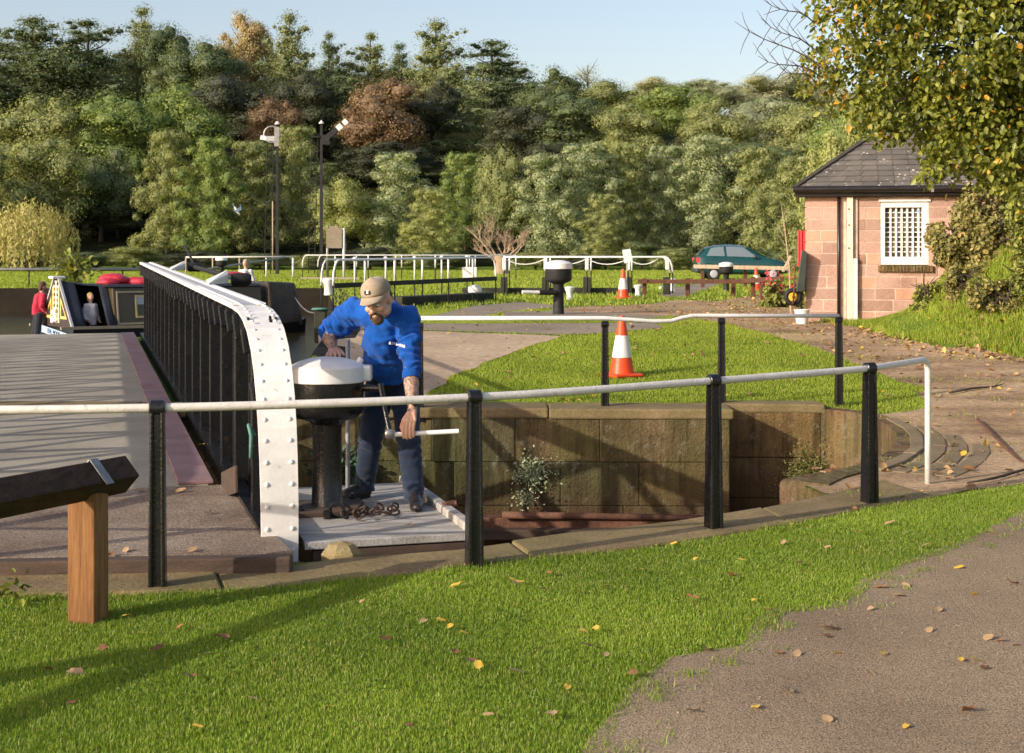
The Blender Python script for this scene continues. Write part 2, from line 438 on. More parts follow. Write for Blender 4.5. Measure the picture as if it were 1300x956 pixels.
M['steel'] = pmat('galvanised_strap', s2((.34, .33, .32)), 6, .45, 60, .3, .2, metal=.7)
M['slate'] = stone_mat('roof_slate', (.105, .095, .088), (.06, .055, .052), (.11, .10, .07), .35)
M['gutter'] = paint('dark_gutter_paint', (.018, .014, .014), .35)
M['orange'] = paint('orange_plastic', (.80, .075, .012), .45, (.5, .08, .03), .1, 5, .05)
M['reflect'] = paint('white_reflective_sleeve', (.78, .77, .75), .4, (.5, .48, .45), .12, 5, .05)
M['red'] = paint('red_paint', (.62, .022, .035), .4, None, 0, 5, .05)
M['glass'] = None
m, nt, b, out = new_mat('window_glass'); b.inputs['Base Color'].default_value = (.03, .035, .04, 1); b.inputs['Roughness'].default_value = .06; b.inputs['Specular IOR Level'].default_value = .8
r_ = ramp(nt, [(0.4, (.035, .035, .033)), (0.6, (.32, .29, .24))]); nt.links.new(noise_n(nt, coords(nt, False), 5, 5, .6), r_.inputs[0]); nt.links.new(r_.outputs[0], b.inputs['Base Color']); M['glass'] = m  # cream patches in the pane colour imitate reflected light
# water
m, nt, b, out = new_mat('canal_water')
v = coords(nt, True, (1, 1.6, 1)); n1 = noise_n(nt, v, 1.6, 5, .6); n2 = noise_n(nt, v, 9, 4, .6)
r_ = ramp(nt, [(0.3, (.016, .015, .008)), (0.7, (.040, .036, .016))]); nt.links.new(n1, r_.inputs[0]); nt.links.new(r_.outputs[0], b.inputs['Base Color'])
b.inputs['Roughness'].default_value = .07; b.inputs['Specular IOR Level'].default_value = .5
ad = nt.nodes.new('ShaderNodeMath'); ad.operation = 'ADD'; nt.links.new(n1, ad.inputs[0]); nt.links.new(n2, ad.inputs[1]); bump(nt, b, ad.outputs[0], .25, .03)
M['water'] = m

# ================================================================== the water bodies
# swing-bridge pit (low water) and the upper pool where the boat lies
U = Vector((-0.2852, 0.9585, 0)); V = Vector((0.9585, 0.2852, 0)); B0 = Vector((-1.37, 8.40, 0))   # bridge axes: along, to the right, near end of the girder
def br(u, v, z=0.0): return B0 + U * u + V * v + Vector((0, 0, z))
near_edge = [(-13.4, 7.25), (-5.0, 7.85), (-1.22, 8.16), (-.28, 8.44), (.19, 8.68), (.65, 9.03), (1.26, 9.5), (1.9, 10.0), (2.3, 10.42)]
def smooth_line(P, k=4):
    P = [Vector(p) for p in P]; out = []
    for i in range(len(P) - 1):
        p0, p1, p2, p3 = P[max(0, i - 1)], P[i], P[i + 1], P[min(len(P) - 1, i + 2)]
        for j in range(k):
            q = j / k; c = 0.5 * ((2 * p1) + (p2 - p0) * q + (2 * p0 - 5 * p1 + 4 * p2 - p3) * q * q + (3 * p1 - p0 - 3 * p2 + p3) * q ** 3); out.append((c.x, c.y))
    return out + [(P[-1].x, P[-1].y)]
end_edge = smooth_line([(2.22, 10.85), (2.45, 11.25), (2.85, 11.75), (3.25, 12.4), (3.55, 13.15), (3.74, 14.0), (3.76, 14.7), (3.62, 15.2), (3.35, 15.42)])
far_edge = [(2.28, 15.45), (2.28, 14.9), (-1.6, 14.97), (-2.6, 15.0), (-13.4, 15.2)]
PIT = [Vector((p[0], p[1], 0)) for p in near_edge + end_edge + far_edge]
POOL = [Vector((p[0], p[1], 0)) for p in [(-60, 29.4), (-7.4, 29.4), (-5.6, 22.6), (-4.25, 18.6), (-2.75, 18.6), (-3.0, 23.4), (-3.35, 28.2), (-3.95, 31.6), (-6.0, 46), (-60, 46)]]
# base ground, one sheet to the horizon
gx, gy = [], []
def gridpts(x0, x1, y0, y1, s):
    X, Y = np.meshgrid(np.arange(x0, x1, s), np.arange(y0, y1, s)); gx.append(X.ravel()); gy.append(Y.ravel())
gridpts(-14, 16, 4, 30, .8); gridpts(-60, 60, 30, 92, 3.1); gridpts(-180, 180, 93, 220, 6); gridpts(-700, 700, 230, 1200, 60); gridpts(-60, 60, -30, 4, 6)
gp = (np.concatenate(gx), np.concatenate(gy))
big = [Vector(p) for p in [(-900, -60), (900, -60), (900, 1400), (-900, 1400)]]
o = sheet('ground', big, M['grass_ground'], -0.006, holes=[PIT, POOL], pts=gp); tag(o, kind='structure')
M['wood_floor'] = pmat('shaded_woodland_floor', [(0.3, (.012, .016, .006)), (0.7, (.035, .040, .014))], .25, .95, 3, .5, .4, .1, spec=.05, world=True)  # floor colour darkened so gaps between the trees read as shade
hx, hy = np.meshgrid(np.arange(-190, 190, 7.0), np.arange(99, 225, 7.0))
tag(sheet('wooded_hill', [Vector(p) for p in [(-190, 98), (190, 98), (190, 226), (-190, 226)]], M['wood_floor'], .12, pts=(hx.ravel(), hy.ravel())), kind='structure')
def flat(name, poly, z, mat):
    mb = MB(); mb.add([(p[0], p[1], z) for p in poly], [tuple(range(len(poly)))]); return tag(mb.build(name, mat), kind='structure')
flat('canal_water', [(-62, 29), (-8, 29), (-5.9, 22.6), (-4.6, 18.2), (-2.4, 18.2), (-2.6, 23), (-3.2, 32), (-5.6, 46.4), (-62, 46.4)], -0.17, M['water'])
flat('pit_water', [(-14, 6.8), (4.2, 7.6), (4.2, 15.9), (-14, 15.9)], -1.3, M['water'])

# ---- masonry helpers: courses of separate blocks along a plan line, all in one wall mesh
def set_tint(o, seed):
    me = o.data; r_ = random.Random(seed)
    # one tint value per loose block: blocks are added eight vertices at a time
    n = len(me.vertices); vals = np.zeros(n, np.float32)
    for k in range(0, n, 8): vals[k:k + 8] = r_.random()
    a = me.attributes.new('tint', 'FLOAT', 'POINT'); a.data.foreach_set('value', vals)
def block_wall(line, ztop, courses, lmin, lmax, depth=.25, gap=.008, jit=.012, seed=1, back=0.35):
    """line: plan points, the face on the left of travel is hidden, blocks stand on the line and go 'depth' behind it"""
    r_ = random.Random(seed); mb = MB(); bk = MB()
    segs = [(Vector(line[i]).to_2d(), Vector(line[i + 1]).to_2d()) for i in range(len(line) - 1)]
    for a, b_ in segs:
        d = (b_ - a); L = d.length; d.normalize(); n = Vector((-d.y, d.x))
        z = ztop
        for h in courses:
            s = 0.0
            while s < L - 1e-4:
                l = r_.uniform(lmin, lmax)
                if L - s - l < lmin * .6: l = L - s
                j = r_.uniform(-jit, jit)
                p0 = a + d * (s + gap / 2) - n * j * 0; p1 = a + d * (s + l - gap / 2)
                o0 = -n * j
                zt = z - gap / 2; zb = z - h + gap / 2
                q = lambda p, w_, zz: Vector((p.x + n.x * w_ - n.x * j, p.y + n.y * w_ - n.y * j, zz))
                mb.hexa([q(p0, 0, zb), q(p1, 0, zb), q(p1, depth, zb), q(p0, depth, zb)], [q(p0, 0, zt), q(p1, 0, zt), q(p1, depth, zt), q(p0, depth, zt)])
                s += l
            z -= h
        q = lambda p, w_, zz: Vector((p.x + n.x * w_, p.y + n.y * w_, zz))
        bk.hexa([q(a, .03, z), q(b_, .03, z), q(b_, back, z), q(a, back, z)], [q(a, .03, ztop - .02), q(b_, .03, ztop - .02), q(b_, back, ztop - .02), q(a, back, ztop - .02)])
    return mb, bk
def slabs(outer, inner, ztop, thick, lmin, lmax, seed, gap=.012, jz=.008):
    """coping slabs between two plan polylines"""
    r_ = random.Random(seed)
    def samp(line, t):
        Ls = [(Vector(line[i + 1]) - Vector(line[i])).length for i in range(len(line) - 1)]; T = sum(Ls) * t
        for i, l in enumerate(Ls):
            if T <= l or i == len(Ls) - 1: return Vector(line[i]).lerp(Vector(line[i + 1]), min(1, T / l)).to_2d()
            T -= l
    L = sum((Vector(outer[i + 1]) - Vector(outer[i])).length for i in range(len(outer) - 1))
    mb = MB(); t = 0.0
    while t < 1 - 1e-4:
        l = r_.uniform(lmin, lmax) / L
        if 1 - t - l < lmin / L * .5: l = 1 - t
        g = gap / 2 / L; dz = r_.uniform(-jz, jz)
        k = max(1, int(l * L / .35)); ts = [t + g + (l - 2 * g) * i / k for i in range(k + 1)]
        base = len(mb.v); nv = 0; fs = []
        for q_ in ts:                       # one continuous slab, its edges a little chipped
            o_, i_ = samp(outer, q_), samp(inner, q_)
            d_ = (i_ - o_); d_ = d_ / max(d_.length, 1e-6); e_ = min(.012, gap * 1.5)
            o_ = o_ + d_ * r_.uniform(0, e_); i_ = i_ - d_ * r_.uniform(0, e_)
            zo = (ztop(o_.x, o_.y) if callable(ztop) else ztop) + dz + r_.uniform(-.002, .002); zi = (ztop(i_.x, i_.y) if callable(ztop) else ztop) + dz + r_.uniform(-.002, .002)
            mb.v += [Vector((o_.x, o_.y, zo - thick)), Vector((i_.x, i_.y, zi - thick)), Vector((i_.x, i_.y, zi)), Vector((o_.x, o_.y, zo))]; nv += 1
        for k_ in range(nv - 1):
            b0_ = base + 4 * k_
            for e in range(4): mb.f.append((b0_ + e, b0_ + (e + 1) % 4, b0_ + 4 + (e + 1) % 4, b0_ + 4 + e))
        mb.f += [(base + 3, base + 2, base + 1, base), tuple(base + 4 * (nv - 1) + e for e in range(4))]
        t += l
    return mb

# far wall of the pit
fw = thing('lock_wall', 'mossy stone block wall on the far side of the sunken bridge pit', 'wall', (0, 15.2, 0))
mb, bk = block_wall([(2.28, 14.9), (-1.6, 14.97), (-2.6, 15.0), (-13.4, 15.2)][::-1], .04, [.47, .46, .45], .75, 1.45, .26, .004, .018, 5)
o = mb.build('stone_blocks', M['lockstone'], fw, bevel=.010); set_tint(o, 3); bk.build('wall_core', M['darkwall'], fw)
o = slabs([(2.32, 14.86), (-1.6, 14.93), (-13.4, 15.16)], [(2.32, 15.5), (-1.6, 15.55), (-13.4, 15.75)], .135, .11, 1.7, 2.7, 4, .005, .006).build('coping_stones', M['coping'], fw, bevel=.02)
# recess and curved end
rw = thing('lock_wall', 'recessed stone wall curving round the right end of the pit', 'wall', (3.3, 14.4, 0))
line = [(2.28, 14.9), (2.28, 15.45)] + [p for p in end_edge[::-1]]
mb, bk = block_wall([(2.28, 14.902), (2.28, 15.45), (3.35, 15.42)], .04, [.5, .44, .45], .6, 1.2, .2, .006, .004, 8)
o = mb.build('stone_blocks', M['lockstone_red'], rw, bevel=.012); set_tint(o, 5); bk.build('wall_core', M['darkwall'], rw)
cv = end_edge[::-1]
mbc = MB()
fine = []
for i in range(len(cv) - 1):
    fine.append(Vector(cv[i]))
fine.append(Vector(cv[-1]))
for i in range(len(fine)):
    pass
for i in range(len(fine) - 1):
    a, b_ = fine[i], fine[i + 1]; d = (b_ - a).normalized(); n = Vector((-d.y, d.x))
    za, zb_ = ground(a.x, a.y) + .02, ground(b_.x, b_.y) + .02
    mbc.hexa([(a.x, a.y, -1.4), (b_.x, b_.y, -1.4), (b_.x + n.x * .2, b_.y + n.y * .2, -1.4), (a.x + n.x * .2, a.y + n.y * .2, -1.4)],
             [(a.x, a.y, za), (b_.x, b_.y, zb_), (b_.x + n.x * .2, b_.y + n.y * .2, zb_), (a.x + n.x * .2, a.y + n.y * .2, za)])
o = mbc.build('curved_face', M['lockstone_red'], rw, smooth=40); set_tint(o, 1)
o = slabs([(2.3, 15.44), (3.4, 15.40)], [(2.3, 15.8), (3.4, 15.8)], .12, .1, .8, 1.3, 5).build('coping_stones', M['coping'], rw, bevel=.02)
# near wall and its coping
nw = thing('lock_wall', 'worn stone coping along the near edge of the pit under the front railing', 'wall', (.4, 8.6, 0))
mb, bk = block_wall(near_edge[::-1], -.12, [.45, .45, .4], .8, 1.3, .22, .008, .01, 9)
o = mb.build('stone_blocks', M['lockstone'], nw, bevel=.012); set_tint(o, 7); bk.build('wall_core', M['darkwall'], nw)
lawn_edge = [tuple(at(px, py).to_2d()) for px, py in [(-330, 768), (0, 757), (200, 753), (340, 746), (400, 739), (540, 726), (600, 717), (700, 707), (850, 691), (1000, 666), (1115, 642), (1200, 630), (1300, 614), (1420, 598)]]
prs = [(-170, 764, 740), (0, 757, 734), (200, 753, 731), (340, 746, 727), (400, 739, 714), (540, 726, 703.5), (600, 717, 699.5), (700, 707, 683.5), (850, 691, 667.5), (1000, 666, 647), (1115, 642, 627), (1190, 631, 611)]
outer = []; inner = []
for px, po, pi_ in prs:
    a_ = at(px, po + 2).to_2d(); dx_ = -10 if px > 380 else 0
    if px > 900: dx_ = -(px - 900) * .19 - 14
    outer.append(a_); inner.append(at(px + dx_, pi_).to_2d())
o = slabs(outer, inner, .02, .3, 1.3, 2.3, 12, .008, .009).build('coping_stones', M['coping'], nw, bevel=.016)
# rusty beam and pipe along the foot of the far wall
t = thing('timber_waling', 'rusty brown beam and pipe along the foot of the pit wall', 'beam', (1.0, 14.75, -1.1))
MB().box((.9, 14.78, -1.03), (2.8, .2, .12)).build('beam', M['rust'], t, bevel=.015)
MB().tube([(-.1, 14.62, -.93), (.8, 14.66, -.95), (2.3, 14.70, -.99)], .035, 8).build('pipe', M['rust'], t, smooth=True)
MB().box((1.3, 14.6, -1.12), (3.4, .16, .10)).build('lower_beam', M['darkwood'], t, bevel=.01)
# ledge stone block at right end of the pit
t = MB(); t.M = Matrix.Translation((2.44, 11.02, 0)) @ Matrix.Rotation(R(42), 4, 'Z')
t.box((.36, .26, -.64), (.66, .50, 1.2)); o = t.build('stone_block', M['lockstone_red'], None, world='base', bevel=.06, segs=3); set_tint(o, 3)
tag(o, 'large rough stone block at the right end of the pit with dead leaves on it', 'stone block')
# curved iron and stone track beside the pit end
t = thing('curved_track', 'concentric curved stone ribs beside the right end of the pit', 'track', (3.75, 12.8, 0))
def offs(line, d):
    out = []
    for i in range(len(line)):
        a = Vector(line[max(0, i - 1)]); b_ = Vector(line[min(len(line) - 1, i + 1)]); dd = (b_ - a).normalized()
        out.append(Vector(line[i]) + Vector((dd.y, -dd.x)) * d)
    return out
arc = [Vector(p) for p in [(2.9, 11.55), (3.25, 12.05), (3.55, 12.7), (3.76, 13.4), (3.87, 14.1), (3.86, 14.75)]]
arcf = []
for i in range(len(arc) - 1):
    for k in range(4): arcf.append(arc[i].lerp(arc[i + 1], k / 4))
arcf.append(arc[-1])
for k, (d, w_, h) in enumerate([(.06, .13, .030), (.24, .15, .018), (.42, .16, .014), (.61, .17, .012)]):
    l0 = offs(arcf, d - w_ / 2); l1 = offs(arcf, d + w_ / 2)
    n_ = len(l0) - k * 3
    o = slabs(l0[:n_], l1[:n_], lambda x, y, h=h: ground(x, y) + h, .12, .6, 1.3, 30 + k, .008, .003).build('stone_rib', M['ribstone'], t, bevel=.006)
MB().beam((4.28, 11.95, .008), (4.78, 14.6, .055), .025, .02).build('iron_edge', M['rust'], t)
# quay walls round the pool
def skirt(name, label, pts, ztop, zbot, mat, thick=.5):
    mb = MB()
    for a, b_ in zip(pts[:-1], pts[1:]):
        a, b_ = Vector(a), Vector(b_); d = (b_ - a).normalized(); n = Vector((-d.y, d.x))
        mb.hexa([(a.x, a.y, zbot), (b_.x, b_.y, zbot), (b_.x + n.x * thick, b_.y + n.y * thick, zbot), (a.x + n.x * thick, a.y + n.y * thick, zbot)],
                [(a.x, a.y, ground(a.x, a.y) + ztop), (b_.x, b_.y, ground(b_.x, b_.y) + ztop), (b_.x + n.x * thick, b_.y + n.y * thick, ground(b_.x, b_.y) + ztop), (a.x + n.x * thick, a.y + n.y * thick, ground(a.x, a.y) + ztop)])
    o = mb.build(name, mat, None, world='base'); set_tint(o, 2)
    return tag(o, label, 'wall')
skirt('quay_wall', 'dark stone quay wall on the far side of the boat pool', [(-60, 46), (-5.9, 46)], .03, -1.2, M['darkwall'])
skirt('quay_wall', 'dark stone quay wall running back from the water to the lock gate', [(-5.95, 46.1), (-3.95, 31.6), (-3.35, 28.2), (-3.0, 23.4), (-2.75, 18.6), (-4.2, 18.55)], .02, -1.2, M['darkwall'])

# ================================================================== paths and worn ground
fr = [(700, 1010), (742, 956), (795, 892), (815, 866), (850, 834), (890, 827), (935, 820), (960, 796), (980, 774), (1020, 772), (1057, 770), (1085, 749), (1102, 732), (1180, 702), (1227, 684), (1292, 651), (1340, 628), (1420, 602)]
path_edge = [at(px, py).to_2d() for px, py in fr]
tpoly = jag(path_edge, .06, .05, 4, closed=False) + [Vector((7.6, 11.2)), Vector((7.6, 3)), Vector((2, 2)), Vector((.3, 2.0))]
tag(sheet('tarmac_path', tpoly, M['tarmac'], .002, .35), kind='structure')
dt = [(1125, 527), (1175, 517), (1168, 492), (1100, 466), (1032, 441), (985, 427), (930, 413), (880, 405), (835, 401), (700, 396), (700, 391), (830, 386), (860, 380), (905, 383), (960, 375), (1003, 369), (1018, 392), (1030, 407), (1080, 415), (1130, 428), (1200, 440), (1300, 456), (1420, 470)]
dpoly_j = jag([atg(*p).to_2d() for p in dt] + [Vector((9.5, 11.6)), Vector((6.2, 11.05))] + [at(1300, 613).to_2d(), at(1200, 629).to_2d()], .3, .12, 7, closed=False) + [at(1200, 629).to_2d(), at(1115, 641).to_2d()] + [Vector(p) for p in near_edge[-1:] + end_edge]
tag(sheet('dirt_track', dpoly_j, M['track'], .006, .55), kind='structure')
ap = [(405, 424), (440, 412), (540, 421), (640, 424), (712, 427), (665, 443), (615, 462), (575, 478), (548, 497), (520, 515), (440, 516), (410, 500), (400, 455)]
apoly = [atg(*p).to_2d() for p in ap]; apoly_j = jag(apoly, .3, .1, 9)
tag(sheet('worn_ground', apoly_j, M['apron'], .006, .55), kind='structure')
q1 = [(415, 419), (430, 409), (540, 411.5), (700, 411), (830, 410.5), (842, 417), (760, 424), (712, 426), (640, 423), (540, 420)]
qpoly = [atg(*p).to_2d() for p in q1]
tag(sheet('quay_path', qpoly, M['quay'], .012, .55), kind='structure')
q2 = [(520, 404), (560, 399), (600, 389), (660, 384), (705, 388), (700, 391.5), (640, 396), (610, 403), (560, 408)]
qpoly2 = [atg(*p).to_2d() for p in q2]
tag(sheet('quay_path', qpoly2, M['quay'], .012, .55), kind='structure')
q3 = [(832, 377), (855, 366), (905, 357), (925, 357), (885, 372), (872, 378)]
qpoly3 = [atg(*p).to_2d() for p in q3]
tag(sheet('quay_path', qpoly3, M['quay'], .012, .7), kind='structure')
# wet worn cobbles by the far capstan
q4 = [(640, 396.5), (700, 395.5), (760, 398), (850, 401.5), (830, 405), (700, 403), (640, 403)]
qpoly4 = [atg(*p).to_2d() for p in q4]
tag(sheet('quay_path', qpoly4, M['quay'], .014, .5), kind='structure')
# ================================================================== the swing bridge
SPAN = 20.6
def gz(u): return 1.385 + .165 * min(1, max(0, u / SPAN)) if u > 1.2 else 1.385
PROF = [(0, -.06), (.0, .1), (.012, .3), (.05, .52), (.11, .72), (.20, .90), (.33, 1.06), (.50, 1.19), (.72, 1.29), (.98, 1.35), (1.28, 1.385)]
def girder(label, v0, mirror=1):
    t = thing('bridge_girder', label, 'bridge girder', br(0, v0), 0)
    path = [(u, z) for u, z in PROF] + [(u, gz(u)) for u in np.arange(1.7, SPAN - .1, .8)] + [(SPAN, gz(SPAN))]
    mb = MB(); ch = MB(); g = MB()
    n = len(path)
    def frame(i):
        a = path[max(0, i - 1)]; b_ = path[min(n - 1, i + 1)]; d = Vector((b_[0] - a[0], b_[1] - a[1])).normalized()
        return Vector((-d.y, d.x))          # outwards normal in (u,z)
    def strip(mb, v1, v2, off, th, i0=0, i1=None):
        i1 = i1 or n
        for i in range(i0, i1 - 1):
            P = []
            for j in (i, i + 1):
                nn = frame(j); u, z = path[j]; wd = .108 + .010 * min(1, z / 1.3)
                P.append([br(u + nn.x * off, v0 + v1 * wd, z + nn.y * off), br(u + nn.x * off, v0 + v2 * wd, z + nn.y * off),
                          br(u + nn.x * (off - th), v0 + v2 * wd, z + nn.y * (off - th)), br(u + nn.x * (off - th), v0 + v1 * wd, z + nn.y * (off - th))])
            mb.hexa(P[0], P[1])
    strip(mb, -1, 1, 0, .022)
    mb.build('flange_plate', M['white'], t)
    k0 = 11
    strip(g, -1.0, -.52, .016, .012, k0); strip(g, .52, 1.0, .016, .012, k0)
    g.build('flange_angle', M['white'], t)
    ch = MB(); strip(ch, -.50, .50, .0035, .003, k0); ch.build('worn_channel', M['worn_grey'], t)
    # rivets on both edges of the plate: one dome mesh, copied
    if v0 == 0:
        rv = MB().lathe([(.0155, 0), (.014, .004), (.009, .0075), (.002, .009)], (0, 0, 0), 10); r0_ = rv.build('rivet', M['white'], t, smooth=True, world=False); first = True
        acc = 0.0; nxt = .07
        for i in range(n - 1):
            a = Vector(path[i]); b_ = Vector(path[i + 1]); L = (b_ - a).length
            while nxt < acc + L:
                q = a.lerp(b_, (nxt - acc) / L); nn = frame(i)
                if nxt < 6.4:
                    for s in (-1, 1):
                        wd = .074 * s; off = .0 if nxt < 1.75 else .016
                        c = br(q.x + nn.x * off, v0 + wd, q.y + nn.y * off); ax = U * nn.x + Vector((0, 0, 1)) * nn.y
                        rr_ = r0_ if first else r0_.copy()
                        if not first: C.objects.link(rr_)
                        first = False; rr_.location = c - t.location; rr_.rotation_euler = Vector((0, 0, 1)).rotation_difference(ax).to_euler()
                nxt += .13
            acc += L
    # black web of upright bars with cross braces and chords
    for s, nm_ in ((-.085, 'lower_chord'),):
        mb = MB()
        mb.beam(br(.06, v0 - .06, .05), br(SPAN, v0 - .06, .09), .10, .16); mb.beam(br(.06, v0 + .06, .05), br(SPAN, v0 + .06, .09), .10, .16)
        mb.build('lower_chord', M['black'], t)
    mb = MB(); mb.beam(br(.9, v0 - .09, 1.30), br(SPAN, v0 - .09, 1.46), .012, .10); mb.beam(br(.9, v0 + .09, 1.30), br(SPAN, v0 + .09, 1.46), .012, .10)
    mb.build('upper_chord', M['black'], t)
    bars = MB(); u = .30; i = 0; r_ = random.Random(4)
    while u < SPAN:
        # height under the flange here
        zt = 1.36
        for a, b_ in zip(path[:-1], path[1:]):
            if a[0] <= u <= b_[0]: zt = a[1] + (b_[1] - a[1]) * (u - a[0]) / max(1e-6, b_[0] - a[0]) - .03
        wide = .13 if i % 2 else .05
        th = .085 if i % 2 else .022
        if v0 < -1 and not i % 2: u += .55; i += 1; continue      # slats left out of the unseen left girder for clearer deck shadows
        bars.beam(br(u, v0 - .01, .03), br(u, v0 - .01, zt), th, wide * 1.0, up=tuple(V))
        bars.beam(br(u, v0 - wide / 2 + .005, .03), br(u, v0 - wide / 2 + .005, zt), .038, .010, up=tuple(V))
        # lumpy bracket below the flange
        bars.beam(br(u, v0 - .09, zt - .16 - .05 * r_.random()), br(u + .03, v0 - .11, zt - .01), .05, .07, up=tuple(V))
        u += .55; i += 1
    bars.build('upright_bars', M['black'], t, bevel=.006)
    mb = MB(); u = .85
    while u + 1.1 < SPAN:
        mb.beam(br(u, v0 + .03, .12), br(u + 1.1, v0 + .03, gz(u) - .06), .105, .016, up=tuple(V))
        mb.beam(br(u, v0 + .05, gz(u) - .06), br(u + 1.1, v0 + .05, .12), .105, .016, up=tuple(V))
        u += 1.1
    mb.build('cross_braces', M['black'], t)
    return t
gr_ = girder('black barred bridge girder with white riveted curved flange beside the man', 0.0)
# foot block of the girder
MB().box(br(.06, 0, -.15), (.25, .3, .18), rz=R(16.6)).build('foot_block', M['rust'], gr_, bevel=.01)
# white gussets and black outrigger ties on the outer side
for u0 in (6.4, 13.2):
    z = gz(u0); mb = MB()
    mb.hexa([br(u0 - .45, .06, z + .014), br(u0 + .2, .10, z + .014), br(u0 + .2, .30, z + .014), br(u0 + .08, .30, z + .014)],
            [br(u0 - .45, .06, z + .026), br(u0 + .2, .08, z + .045), br(u0 + .2, .30, z + .15), br(u0 + .08, .30, z + .11)])
    mb.build('gusset', M['white'], gr_)
    MB().lathe([(.060, 0), (.068, .02), (.068, .17), (.05, .20)], br(u0 + .15, .34, gz(u0) + .05), 14, (V + U * .05)).build('stay_socket', M['black_far'], gr_, smooth=40)
MB().tube([br(6.7, .44, gz(6.4) + .05), br(13.3, .44, gz(13.2) + .05)], .032, 10).build('stay_bar', M['black_far'], gr_, smooth=True)
MB().tube([br(13.4, .44, gz(13.2) + .08), br(14.2, .36, gz(13.2) + .36)], .02, 8).build('stay_handle', M['black_far'], gr_, smooth=True)
girder('matching black bridge girder along the far left edge of the deck', -3.45)
# scrap of teal rope tied to the web
mb = MB(); mb.tube([br(.62, -.08, .62), br(.58, -.12, .68), br(.5, -.13, .70), br(.44, -.12, .64), br(.46, -.12, .5)], .012, 6)
M['teal'] = paint('teal_rope', (.10, .24, .20), .85, None, 0, 20, .4)
tag(mb.build('rope_loop', M['teal'], None, smooth=True, world='base'), 'short teal rope loop tied to the black bridge girder', 'rope')
# deck, pink edge strip, approach slab
dk = MB()
P = lambda u, v, z: br(u, v, z)
dk.hexa([P(1.98, -3.3, -.12), P(1.98, -.26, -.12), P(SPAN + .3, -.26, -.06), P(SPAN + .3, -3.3, -.06)], [P(1.98, -3.3, .105), P(1.98, -.26, .105), P(SPAN + .3, -.26, .155), P(SPAN + .3, -3.3, .155)])
t = thing('bridge_deck', 'grey gritted deck of the swing bridge striped with long shadows', 'bridge deck', br(2, -1.8, 0))
dk.build('deck_surface', M['deck'], t)
st = MB(); u = 1.98
r_ = random.Random(3)
while u < SPAN:
    l = min(r_.uniform(2.0, 3.2), SPAN + .2 - u); z = .105 + .05 * (u - 2) / SPAN; z1 = .105 + .05 * (u + l - 2) / SPAN; h = r_.uniform(.02, .03)
    st.hexa([P(u + .01, -.47, z + .002), P(u + .01, -.22, z + .002), P(u + l, -.22, z1 + .002), P(u + l, -.47, z1 + .002)], [P(u + .01, -.47, z + h), P(u + .01, -.22, z + h), P(u + l, -.22, z1 + h), P(u + l, -.47, z1 + h)])
    u += l
st.build('edge_strip', M['pink'], t, bevel=.005)
sl = MB()
fl, frt = Vector((-6.6, 7.50, 0)), Vector((-1.22, 7.93, 0))
sl.hexa([fl - Vector((0, 0, .05)), frt - Vector((0, 0, .05)), P(1.97, -.13, -.05), P(1.97, -5.2, -.05)], [fl + Vector((0, 0, .10)), frt + Vector((0, 0, .10)), P(1.97, -.13, .10), P(1.97, -5.2, .10)])
tag(sl.build('bridge_approach', M['slab_gravel']), kind='structure')
tag(MB().beam(fl + Vector((-.03, -.05, .035)), frt + Vector((0, -.05, .035)), .10, .125).build('timber_kerb', M['darkwood'], None, world='base', bevel=.012), 'dark brown timber kerb along the near end of the bridge deck', 'kerb')
# small plank leaning inside the girder
tag(MB().beam(br(1.95, -.16, .10), br(1.05, -.15, .28), .02, .18).build('timber_board', M['darkwood'], None, world='base', bevel=.004), 'short dark board propped against the inside of the bridge girder', 'board')
# white platform with planks
pf = thing('operator_platform', 'weathered white plank platform on which the man stands', 'platform', br(.9, .7, 0))
y0 = .15; kx = [(.14, 1.18)]
mb = MB()
npl = 7
for k in range(npl):
    ua = .02 + (2.0) * k / npl; ub = .02 + 2.0 * (k + 1) / npl - .012
    mb.hexa([br(ua, .15, .0), br(ua, 1.16, .0), br(ub, 1.16, .0), br(ub, .15, .0)], [br(ua, .15, .048), br(ua, 1.16, .048), br(ub, 1.16, .048), br(ub, .15, .048)])
mb.build('planks', M['plank'], pf, bevel=.006)
mb = MB(); mb.beam(br(.0, 1.19, .045), br(2.06, 1.19, .045), .075, .10); mb.build('kerb_rail', M['plank'], pf, bevel=.012)
mb = MB(); mb.beam(br(.05, .2, -.06), br(.05, 1.2, -.06), .06, .10); mb.beam(br(1.9, .2, -.06), br(1.9, 1.2, -.06), .06, .10); mb.beam(br(1.0, .2, -.06), br(1.0, 1.2, -.06), .06, .10)
mb.beam(br(.05, 1.1, -.09), br(2.0, 1.1, -.09), .08, .14)
mb.build('bearers', M['darkwood'], pf)
mb = MB(); mb.tube([br(.75, 1.17, .09), br(.72, 1.26, .11)], .022, 8); mb.build('bolt', M['rust'], pf, smooth=40)
# broken stone under the platform
mb = MB(); mb.ell((-1.0, 8.32, -.02), (.13, .09, .11), 7, 5); o = mb.build('stone_lump', M['coping'], None, world='base'); set_tint(o, 1)
tag(o, 'broken lump of stone lying under the front edge of the platform', 'stone')

